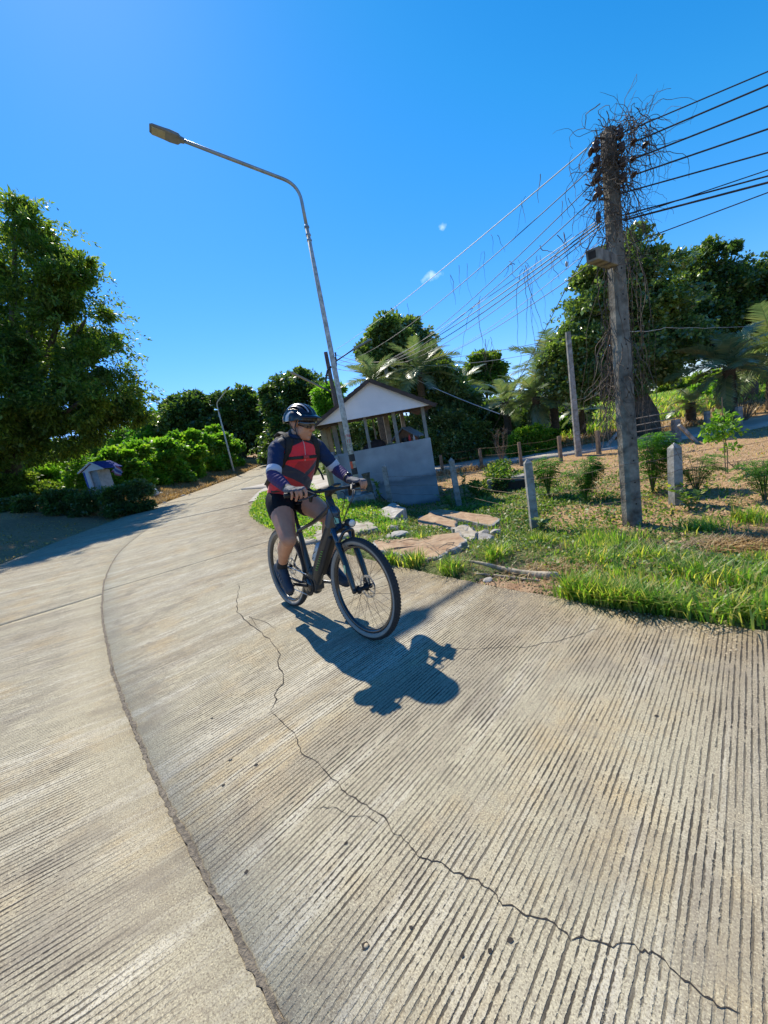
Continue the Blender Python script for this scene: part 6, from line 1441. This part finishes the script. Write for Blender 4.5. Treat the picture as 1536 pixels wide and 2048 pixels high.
for q in ((790, 1078, .17, (1.3, .8, .45), 'pale wedge-shaped stone resting behind the soil-covered slab'), (786, 1062, .15, (1.2, .7, .5), 'grey knobbly stone behind the wedge-shaped one'), (806, 1060, .09, (1, .9, .6), 'small grey stone beside the knobbly one'),
          (845, 1042, .12, (1.1, .8, .7), 'rounded pale stone at the left end of the narrow piece'), (864, 1032, .10, (1.1, .8, .6), 'stone at the left end of the long narrow piece'),
          (947, 1068, .07, (.7, .7, 1.3), 'small upright stone of the cluster'), (968, 1070, .13, (1.1, .8, .6), 'angular tan stone behind the cluster'), (992, 1070, .12, (1, .8, .6), 'pale stone at the right of the cluster'),
          (972, 1084, .16, (1.2, .8, .6), 'largest grey-topped stone of the cluster'), (995, 1090, .09, (1.1, .9, .5), 'small stone in front of the cluster'), (1006, 1098, .07, (1, .8, .5), 'lowest small stone right of the cluster'),
          (1128, 1178, .045, (1.2, .9, .5), 'small cream stone at the road edge beside the dead frond'), (975, 1162, .05, (1.6, .8, .35), 'flat brown chip of stone in the bare earth'), (1235, 1075, .06, (1, .7, .5), 'small whitish stone in the weeds near the utility pole')):
    rock(q[0], q[1], q[2], q[3], q[4], int(q[0]*7+q[1]))
for k, (px, py, r_) in enumerate(((318, 990, .22), (345, 996, .14), (366, 992, .12), (330, 1006, .10), (300, 1008, .12), (380, 990, .08))):
    rock(px, py, r_, (1.3, .9, .6), ('largest', 'second', 'third', 'fourth', 'fifth', 'farthest small')[k]+' stone of the rubble row at the left road edge', 70+k, group='rubble at the left road edge')
bg_ = G(303, 996); mb = MB(); mb.ell(bg_+Vector((.1, .2, .34)), (.22, .16, .17)); mb.ell(bg_+Vector((.2, .2, .2)), (.18, .14, .14)); o = mb.organic('plastic_bag', M('white_plastic', (.62, .62, .62), .35, var=.2, bump=.8, bscale=12), None, .02, 3); tag(o, 'white plastic bag caught in the scrub at the left road edge', 'bag')
m_dead = M('dead_frond', (.44, .37, .27), .9, var=.5, scale=14, bump=.9, bscale=50, col2=(.20, .16, .11))
a, b2 = G(907, 1128), G(1118, 1162)
mb = MB(); P_ = [a.lerp(b2, u)+Vector((0, 0, .035+.02*math.sin(u*6)))+Vector((.35, -.4, 0)).normalized()*(-.05*math.sin(u*3)) for u in np.linspace(0, 1, 12)]
mb.tube(P_, [.010+.038*u**1.6 for u in np.linspace(0, 1, 12)], 8, squash=.5)
for k in range(9):
    q = P_[-1]; e = q+Vector((random.uniform(.02, .10), random.uniform(-.08, .04), random.uniform(-.03, .03))); mb.tube([q-(q-a).normalized()*.05, e], [.012, .004], 4)
tag(mb.build('dead_frond', m_dead, None, True), 'dead grey palm stalk lying in the verge with a splayed butt end', 'palm stalk')
a, b2 = G(945, 1150), G(1080, 1166); mb = MB(); mb.tube([a.lerp(b2, u)+Vector((0, 0, .018)) for u in np.linspace(0, 1, 6)], [.006, .012, .014, .014, .012, .008], 6, squash=.6); tag(mb.build('dead_stick', m_dead, None, True), 'thin dead stick lying in front of the grey palm stalk', 'stick')
for k, (p, q, l_) in enumerate((((880, 1112), (915, 1098), 'longest'), ((890, 1105), (925, 1112), 'second'), ((850, 1098), (880, 1118), 'third'), ((800, 1098), (840, 1094), 'fourth'))):
    a, b2 = G(*p), G(*q); mb = MB(); mb.tube([a+Vector((0, 0, .09)), a.lerp(b2, .5)+Vector((0, 0, .11)), b2+Vector((0, 0, .08))], .004, 4); tag(mb.build('dry_stalk', m_twig), l_+' dry stalk lying on the soil-covered slab', 'stalk', 'stalks on the soil-covered slab')

# culvert mouth under creepers
cv = G(1018, 983); ce = empty('culvert', cv, R(-25), 'dark square culvert mouth under a creeper-grown mound in the field', 'culvert')
mb = MB(); mb.box((0, .35, .12), (.95, .7, .42)); mb.build('housing', m_conc, ce, bevel=.03)
mb = MB(); mb.box((.02, -.012, .10), (.72, .05, .27)); mb.build('opening_shade', m_dark, ce)  # dark slab on the solid housing, painted as the shade inside
mc = [(cv+Vector((-.1, .35, .25)), .50), (cv+Vector((-.55, .3, .1)), .38), (cv+Vector((.45, .35, .18)), .34), (cv+Vector((0, .7, .25)), .55)]
bush('creeper_mound', on(cv.x, cv.y+.3), [(c_, r_*.85) for c_, r_ in mc], 4200, .065, L_low, 'low creeper mat heaped over the culvert', stems=3)

# feathery seedlings by the fence
def feathery(base, h, spread, label, seed, n=17, group=None):
    global rng
    rs = random.Random(seed); root = empty('seedling', base, 0, label, 'plant', group); PP, DD = [], []; 
    for k in range(n):
        a = rs.uniform(0, 6.28); L = h*rs.uniform(.55, 1.0); s_ = spread*rs.uniform(.4, 1); mb = MB()
        P_ = [Vector((0, 0, -.03)), Vector((math.cos(a)*s_*.35, math.sin(a)*s_*.35, L*.6)), Vector((math.cos(a)*s_*.75, math.sin(a)*s_*.75, L*.95)), Vector((math.cos(a)*s_*1.1, math.sin(a)*s_*1.1, L*.86))]
        mb.tube(P_, [.007, .005, .003, .0015], 4); mb.build('stem', m_twig if k % 3 == 0 else bpy.data.materials['leaf_fine'], root)
        for j_ in range(10):
            u = .22+.78*j_/9; i_ = min(2, int(u*3)); p = P_[i_].lerp(P_[i_+1], u*3-i_); 
            for sgn in (-1, 1):
                dd = Vector((math.cos(a+sgn*rs.uniform(.7, 1.4)), math.sin(a+sgn*rs.uniform(.7, 1.4)), rs.uniform(-.1, .35))).normalized(); L2 = h*.22*rs.uniform(.6, 1.1); sd = dd.cross(Vector((0, 0, 1))).normalized()
                for q_ in range(9):
                    v = (q_+1)/9
                    for s2 in (-1, 1): PP.append(p+dd*L2*v-Vector((0, 0, L2*.35*v*v))); DD.append(sd*s2+dd*.35)
    P = np.array([tuple(p) for p in PP]); D = np.array([tuple(d) for d in DD])
    V, F_ = leaf_quads(P, h*.044, .42, .15, D=D, jitter=.15, up=1.5); npmesh('foliage', V, F_, L_cas, root); return root
gs = 'feathery seedlings behind the front fence'
feathery(G(1098, 994), .86, .23, 'feathery green seedling left of the twin one, behind the nearest pale post', 1, group=gs)
feathery(G(1172, 1004), .85, .27, 'feathery green seedling midway between the pale post and the utility pole', 2, 19, group=gs)
feathery(G(1305, 985), 1.10, .30, 'large feathery green seedling between the utility pole and the thick pale post', 3, 22, group=gs)
feathery(G(1392, 985), .62, .30, 'drooping feathery seedling just right of the thick pale post', 4, 16, group=gs)
feathery(G(1530, 1000), .60, .35, 'feathery seedling cut by the right border', 5, 16, group=gs)
sb = G(1452, 948); sr_ = empty('sapling', sb, 0, 'young leafy sapling tied to a stick in the bare field', 'sapling')
mb = MB(); mb.tube([(0, 0, -.05), (-.03, 0, .6), (-.05, 0, 1.35)], [.010, .008, .006], 5); mb.build('stake', m_twig, sr_)
mb = MB(); mb.tube([(.03, 0, -.05), (.03, 0, .45), (-.08, 0, .95)], [.010, .008, .004], 5); mb.build('trunk', m_twig, sr_)
P, D = crown_pts([((-.10, 0, .95), .20), ((-.22, 0, .72), .17), ((.06, 0, .78), .16), ((.10, 0, .45), .10)], 420, 5, .5); V, F_ = leaf_quads(P, .075, .6, .2, D=D, jitter=.8); npmesh('foliage', V, F_, L_vine, sr_)
twig_shrub(G(1460, 940)+Vector((.1, -.05, 0)), .18, 9, .25, 'dead twigs lying at the foot of the sapling', 9)
# a few single upright weeds near the posts
def weed(base, h, n, size, lm, label, seed, group=None, spread=.10, cat='weed'):
    rs = np.random.default_rng(seed); root = empty('weed', base, 0, label, cat, group); PP = []; DD = []
    for k in range(4):
        a = rs.uniform(0, 6.28); P_ = [Vector((0, 0, 0)), Vector((math.cos(a)*spread*.4, math.sin(a)*spread*.4, h*.6)), Vector((math.cos(a)*spread, math.sin(a)*spread, h*rs.uniform(.8, 1.05)))]
        mb = MB(); mb.tube(P_, [.005, .004, .002], 4); mb.build('stem', L_low, root)
        for j_ in range(n):
            u = .2+.8*rs.random(); p = P_[0].lerp(P_[1], u/.6) if u < .6 else P_[1].lerp(P_[2], (u-.6)/.4); PP.append(tuple(p)); aa = rs.uniform(0, 6.28); DD.append((math.cos(aa), math.sin(aa), .4))
    V, F_ = leaf_quads(np.array(PP), size, .6, 0, D=np.array(DD), jitter=.2, up=1.); npmesh('foliage', V, F_, lm, root)
weed(on(A(758, 985, 8.75).x, 8.75), .62, 9, .10, L_low, 'pale-leaved weed between the rotten stump and the pointed post', 1)
weed(G(905, 1015), .34, 16, .09, L_low, 'pale-leaved creeper clump at the foot of the leaning fence post', 2, spread=.3)
weed(G(930, 1000), .75, 16, .07, L_low, 'thin climbing weed on the leaning fence post', 3, spread=.12)
weed(G(1380, 1020), .34, 20, .09, L_low, 'broad-leaved weed at the foot of the thick pale post', 4, spread=.25)
weed(G(1085, 1062), .22, 14, .07, L_low, 'small broad-leaved weed at the foot of the nearest pale post', 5, spread=.2)

# shrine on the left verge
m_blue = M('blue_tiles', (.016, .04, .24), .8, spec=.15, var=.3, scale=10, bump=.3); m_bw = M('blue_paint', (.035, .09, .36), .6, var=.2); m_whp = M('white_paint', (.52, .54, .57), .7, var=.12)
sY = 18.9; sb_ = A(192, 982, sY); sg0 = on(sb_.x, sb_.y)
sr2 = empty('shrine', sg0, 0, 'small blue-roofed white shrine under the left tree, with a striped cloth on its eave', 'shrine')
rz_ = A(183, 925, sY).z-sg0.z; ezr = A(160, 946, sY).z-sg0.z; x0 = A(160, 946, sY).x-sg0.x; x1 = A(232, 940, sY).x-sg0.x
xr = A(184, 925, sY).x-sg0.x; xe = A(213, 945, sY).x-sg0.x
for s_, xe_ in ((-1, x0), (1, xe)):
    for k in range(5):
        u0, u1 = k/5, (k+1)/5+.02; xa, za = xr+(xe_-xr)*u0, rz_+(ezr-rz_)*u0; xb, zb = xr+(xe_-xr)*u1, rz_+(ezr-rz_)*u1
        mb = MB(); mb.add([(xa, -.10, za+.03), (xb, -.10, zb+.05), (xb, 1.3, zb+.05), (xa, 1.3, za+.03), (xa, -.10, za-.01), (xb, -.10, zb+.01), (xb, 1.3, zb+.01), (xa, 1.3, za-.01)], [(0, 1, 2, 3), (7, 6, 5, 4), (0, 4, 5, 1), (1, 5, 6, 2), (2, 6, 7, 3), (3, 7, 4, 0)]); mb.build('roof_course', m_blue, sr2)
    mb = MB(); mb.beam((xr, -.13, rz_+.0), (xe_, -.13, ezr-.01), .05, .09, (0, 1, 0)); mb.build('barge_board', m_whp, sr2)
mb = MB(); mb.add([(x0*.8+xr*.2, -.08, ezr-.01), (xe*.8+xr*.2, -.08, ezr-.01), (xr, -.08, rz_-.07), (x0*.8+xr*.2, -.05, ezr-.01), (xe*.8+xr*.2, -.05, ezr-.01), (xr, -.05, rz_-.07)], [(0, 1, 2), (5, 4, 3), (0, 3, 4, 1), (1, 4, 5, 2), (2, 5, 3, 0)]); mb.build('gable', m_whp, sr2)
mb = MB(); mb.box((.06, .55, ezr/2), (.42, .9, ezr)); mb.build('body', M('shrine_wall', (.30, .34, .36), .8), sr2)  # body greyed: the tree's shade is put into its colour
mb = MB(); mb.box((-.10, -.04, ezr/2), (.16, .10, ezr)); mb.build('post', m_whp, sr2)
mb = MB(); mb.box((-.24, -.02, ezr/2), (.10, .08, ezr)); mb.build('post', m_bw, sr2)
m_flag, t, b, o_ = newmat('striped_cloth'); co = t.nodes.new('ShaderNodeTexCoord').outputs['UV']; sx = t.nodes.new('ShaderNodeSeparateXYZ'); t.links.new(co, sx.inputs[0])
st_ = ramp(t, sx.outputs[1], [(0, (.30, .09, .12)), (.2, (.30, .09, .12)), (.21, (.36, .36, .42)), (.38, (.36, .36, .42)), (.39, (.06, .08, .24)), (.66, (.06, .08, .24)), (.67, (.36, .36, .42)), (.82, (.36, .36, .42)), (.83, (.30, .09, .12))])
t.nodes[-1].id_data.nodes; 
for n_ in t.nodes:
    if n_.type == 'VALTORGB': n_.color_ramp.interpolation = 'LINEAR'
t.links.new(st_, b.inputs['Base Color']); b.inputs['Roughness'].default_value = .8
f0 = A(221, 944, sY-.2); fx, fz = A(242, 953, sY-.2)-f0, A(231, 929, sY-.2)-f0
V = []; nq = 10
for i_ in range(nq+1):
    for j_ in range(nq+1):
        u, v = i_/nq, j_/nq; p = f0+fx*u+fz*v*(1-.35*u); V.append((p.x, p.y+.08*math.sin(u*9+v*3), p.z+.03*math.sin(u*7)))
o = npmesh('striped_flag', V, [(i_*(nq+1)+j_, (i_+1)*(nq+1)+j_, (i_+1)*(nq+1)+j_+1, i_*(nq+1)+j_+1) for i_ in range(nq) for j_ in range(nq)], m_flag, smooth=True)
uv_ = o.data.uv_layers.new(name='UVMap'); 
for l_ in o.data.loops: i_, j_ = divmod(l_.vertex_index, nq+1); uv_.data[l_.index].uv = (i_/nq, j_/nq)
tag(o, 'faded red, white and blue striped flag drooping from the shrine roof', 'flag')

# ================================================================== GRASS AND LITTER
SLABS = [(G(680, 1068), .42), (G(800, 1100), .30), (G(870, 1104), .32), (G(740, 1096), .2)]
def scatter(n, x0, x1, y0, y1, dens):
    x = rng.uniform(x0, x1, n); y = rng.uniform(y0, y1, n); s, w_ = road_sw(x, y); d = dens(x, y, s, w_-edge_r(s)); k = rng.random(n) < d
    lx = np.interp(x, [-3, .5, 3.3, 6, 9.5, 13, 18, 26], [17.8, 16.4, 15.9, 14.6, 13.2, 12.2, 11.5, 11]); k &= ~((x > -3) & (x < 26) & (np.abs(y-lx) < 1.45))
    for c_, r_ in SLABS: k &= np.hypot(x-c_.x, y-c_.y) > r_
    return x[k], y[k]
def blades(name, x, y, h, wdt, lm, label, lean=.5, clump=0., dz=0., zfun=T):
    n = len(x); z = zfun(x, y)+dz; a = rng.random(n)*6.283; hh = h*(.45+.8*rng.random(n)) if np.isscalar(h) else h*(.5+.75*rng.random(n))
    dx, dy = np.cos(a), np.sin(a); px_, py_ = -dy, dx; l = lean*(.2+rng.random(n)); w2 = wdt*(.6+.8*rng.random(n))
    def P(u, f, sgn): return np.stack([x+dx*hh*l*u*u+sgn*px_*w2*f, y+dy*hh*l*u*u+sgn*py_*w2*f, z+hh*u*(1-.25*l*u)-.01*(u == 0)], -1)
    V = np.stack([P(0, .8, -1), P(0, .8, 1), P(.5, 1, -1), P(.5, 1, 1), P(1, 0, 0)], 1).reshape(-1, 3)
    b_ = np.arange(n)[:, None]*5; F_ = np.concatenate([b_+np.array([0, 1, 2]), b_+np.array([1, 3, 2]), b_+np.array([2, 3, 4])])
    return tag(npmesh(name, V, F_, lm), label, None, None, 'stuff')
def patch(x, y, s_=1.1, a=.5, b_=.8, sd=0): return ss(a-.5, b_-.5, nz2(x, y, s_, sd))
def dverge(x, y, s, d):
    bare = np.exp(-((x-.95)**2/.22+(y-2.95)**2/.05))+.8*np.exp(-((x-2.2)**2+(y-3.4)**2)/.15)
    rub = np.exp(-((x-.9)**2/.7+(y-4.9)**2/.8))
    return ss(-.06, .08, d)*(1-ss(2.1, 3.2, d))*(.04+.96*patch(x, y, 2.9, .50, .92))*(.22+.78*ss(.0, .6, d+.35*nz2(x, y, 4.)))*(1-np.clip(bare, 0, 1))*(1-.5*rub)*np.where(x > 1.0, .62, .5)
x, y = scatter(190000, -.6, 7.5, .6, 9.2, dverge)
hv = (.045+.11*patch(x, y, 1.9, .4, .95, 2)*ss(.7, 1.7, x))*(.6+.9*rng.random(len(x))**2)
blades('grass', x, y, hv, .0042, L_grass, 'bright green roadside grass right of the road')
x, y = scatter(150000, -.6, 7.5, .6, 9.2, lambda x, y, s, d: ss(0, .3, d)*(1-ss(2.2, 3.4, d))*(.12+.8*patch(x, y, 2.1, .42, .9, 21)))
P = np.stack([x, y, T(x, y)+.01+.06*rng.random(len(x))], -1); V, F_ = leaf_quads(P, .036, .6, -.1, up=.8); tag(npmesh('ground_cover', V, F_, L_low), 'small-leaved creeping weeds among the roadside grass', kind='stuff')
x, y = scatter(60000, -.6, 7.5, .6, 9.2, lambda x, y, s, d: ss(0, .2, d)*(1-ss(2.4, 3.2, d))*.45)
blades('dry_grass', x, y, .08, .003, L_straw, 'dry bent straw among the roadside grass', lean=1.4)
# grass strip and edge tufts farther along the inside of the bend
x, y = scatter(160000, -5.2, .3, 5.5, 16, lambda x, y, s, d: ss(-.08, .1, d)*(1-ss(1.6, 2.2, d))*(.3+.7*patch(x, y, 2.0, .3, .8, 4)))
blades('grass', x, y, .10, .006, L_grass, 'low green grass strip on the inside of the bend behind the bicycle')
P = np.stack([x, y, T(x, y)+.02+.05*rng.random(len(x))], -1)[::3]; V, F_ = leaf_quads(P, .06, .7, -.1, up=.8); tag(npmesh('ground_cover', V, F_, L_vine), 'bright clover-like cover on the inside of the bend', kind='stuff')
# one big tuft at the road edge
tx, ty = [], []
for px, py, n_, r_ in ((1240, 1212, 620, .14), (1190, 1198, 420, .13), (1290, 1222, 420, .13), (1150, 1190, 220, .1), (1340, 1222, 150, .16), (1430, 1230, 160, .18), (1510, 1232, 140, .15), (1380, 1150, 260, .2), (1480, 1170, 220, .2), (1300, 1120, 260, .2), (1200, 1130, 200, .15), (1400, 1060, 300, .2), (1500, 1040, 300, .2), (830, 1130, 260, .12), (905, 1145, 220, .1), (780, 1128, 200, .1), (790, 1060, 150, .1), (850, 1085, 220, .12), (1080, 1090, 300, .14), (1000, 1110, 200, .1), (990, 1120, 160, .08)):
    q = G(px, py); tx.append(rng.normal(q.x, r_*.5, n_)); ty.append(rng.normal(q.y, r_*.5, n_))
x, y = np.concatenate(tx), np.concatenate(ty); s, w_ = road_sw(x, y); k = w_-edge_r(s) > -.02; blades('grass_tuft', x[k], y[k], .17, .0050, L_grass, 'coarse bright grass tufts spilling over the road edge', lean=1.0)
q = G(1490, 1092); x, y = rng.normal(q.x, .22, 1500), rng.normal(q.y, .10, 1500); blades('straw_heap', x, y, .12, .005, L_straw, 'matted heap of dry straw in the verge near the right border', lean=2.2)
q = G(1150, 1140); x, y = rng.normal(q.x, .3, 900), rng.normal(q.y, .12, 900); blades('straw_heap', x, y, .08, .004, L_straw, 'thin mat of dry straw behind the dead palm stalk', lean=2.2)
# field: cut greenery, sprouting weeds, crumbs
def dfield(x, y, s, d): return ss(1.8, 2.6, d)*np.exp(-((x-2.3)**2/4.5+(y-7.3)**2/5.5))*(.35+.65*patch(x, y, 2.6, .3, .8, 6))
x, y = scatter(120000, -.2, 6, 4, 13, dfield); P = np.stack([x, y, T(x, y)+.005+.04*rng.random(len(x))], -1)
V, F_ = leaf_quads(P, .055, .55, -.05, up=.9); tag(npmesh('cut_greenery', V, F_, L_low), 'pale cut leaves strewn over the ground round the culvert', kind='stuff')
x, y = scatter(26000, 1.5, 14, 3.5, 15, lambda x, y, s, d: ss(2, 3, d)*(.12+.5*patch(x, y, 1.4, .45, .9, 9))); P = np.stack([x, y, T(x, y)+.004+.012*rng.random(len(x))], -1)
V, F_ = leaf_quads(P, .05, .5, -.02, up=1.2); tag(npmesh('fallen_leaves', V, F_, L_dry), 'dry leaves and clods scattered over the bare field', kind='stuff')
x, y = scatter(9000, 2.5, 12, 3.2, 12, lambda x, y, s, d: ss(2.4, 3, d)*(.10+.9*patch(x, y, 1.0, .62, .95, 12))*.5); blades('sparse_grass', x, y, .09, .005, L_grass, 'thin grass sprouting in the bare field', lean=1.)
x, y = scatter(60000, 2, 22, 13.5, 30, lambda x, y, s, d: ss(1, 3, d)*(.15+.85*patch(x, y, .7, .3, .8, 14))*.8); blades('dry_grass', x, y, .22, .02, L_straw, 'dry yellow grass beyond the lane', lean=1.1)
x, y = scatter(50000, 2, 34, 17, 40, lambda x, y, s, d: ss(3, 6, d)*(.3+.7*patch(x, y, .5, .3, .8, 15))); blades('tall_grass', x, y, .42, .035, L_grass, 'sunlit green grass on the rise behind the trees', lean=.8)
# left bank
x, y = scatter(150000, -17, -10.4, 17, 44, lambda x, y, s, d: (ss(-3.05, -3.4, d+edge_r(s))*(1-ss(-5.0, -6.4, d+edge_r(s))))*(.35+.65*patch(x, y, 1.2, .3, .8, 3))); blades('dry_grass', x, y, .24, .014, L_straw, 'brown dry grass on the bank along the left road edge', lean=1.1)
x, y = scatter(14000, -16, -8, 8, 20, lambda x, y, s, d: ss(-2.7, -3.4, d+edge_r(s))*(.1+.6*patch(x, y, 1.5, .4, .9, 5))); P = np.stack([x, y, T(x, y)+.03], -1); V, F_ = leaf_quads(P, .06, .5, 0, up=1.2); tag(npmesh('fallen_leaves', V, F_, L_dry), 'fallen leaves on the shaded left verge', kind='stuff')
# sand and crumbs drifted on the road edges
def crumbs(name, x, y, r_, label, mat, zf=None):
    n = len(x); z = (road_z(y) if zf is None else T(x, y)); rr = r_*(.4+rng.random(n)); o4 = np.array([(1, 0, 0), (-.5, .87, 0), (-.5, -.87, 0), (0, 0, 1.)])
    V = (np.stack([x, y, z], -1)[:, None, :]+(o4[None]*rr[:, None, None])*(.7+.6*rng.random((n, 4, 1)))).reshape(-1, 3); b_ = np.arange(n)[:, None]*4
    F_ = np.concatenate([b_+np.array(f) for f in ((0, 1, 3), (1, 2, 3), (2, 0, 3))]); tag(npmesh(name, V, F_, mat), label, kind='stuff')
s_ = rng.uniform(-22, -5, 9000); w_ = edge_r(s_)-np.abs(rng.normal(0, .16, 9000)); x, y = sw_xy(s_, w_); crumbs('grit', x, y, .006, 'grit and crumbs along the right road edge', m_peb)
s_ = rng.uniform(-16, -5, 5000); w_ = -3.05+np.abs(rng.normal(0, .45, 5000)); x, y = sw_xy(s_, w_); crumbs('grit', x, y, .014, 'earth crumbs along the left road edge', m_peb)
q = G(1000, 1180); x, y = rng.normal(q.x, .30, 3500), rng.normal(q.y, .12, 3500); s, w_ = road_sw(x, y); k = w_ > edge_r(s); crumbs('soil_crumbs', x[k], y[k], .009, 'orange soil crumbs in the bare patch by the dead stalk', m_earthy, 1)
x, y = rng.uniform(1.5, 9, 9000), rng.uniform(3.5, 11, 9000); s, w_ = road_sw(x, y); k = w_-edge_r(s) > 2.4; crumbs('soil_clods', x[k], y[k], .022, 'soil clods over the bare field', m_earthy, 1)
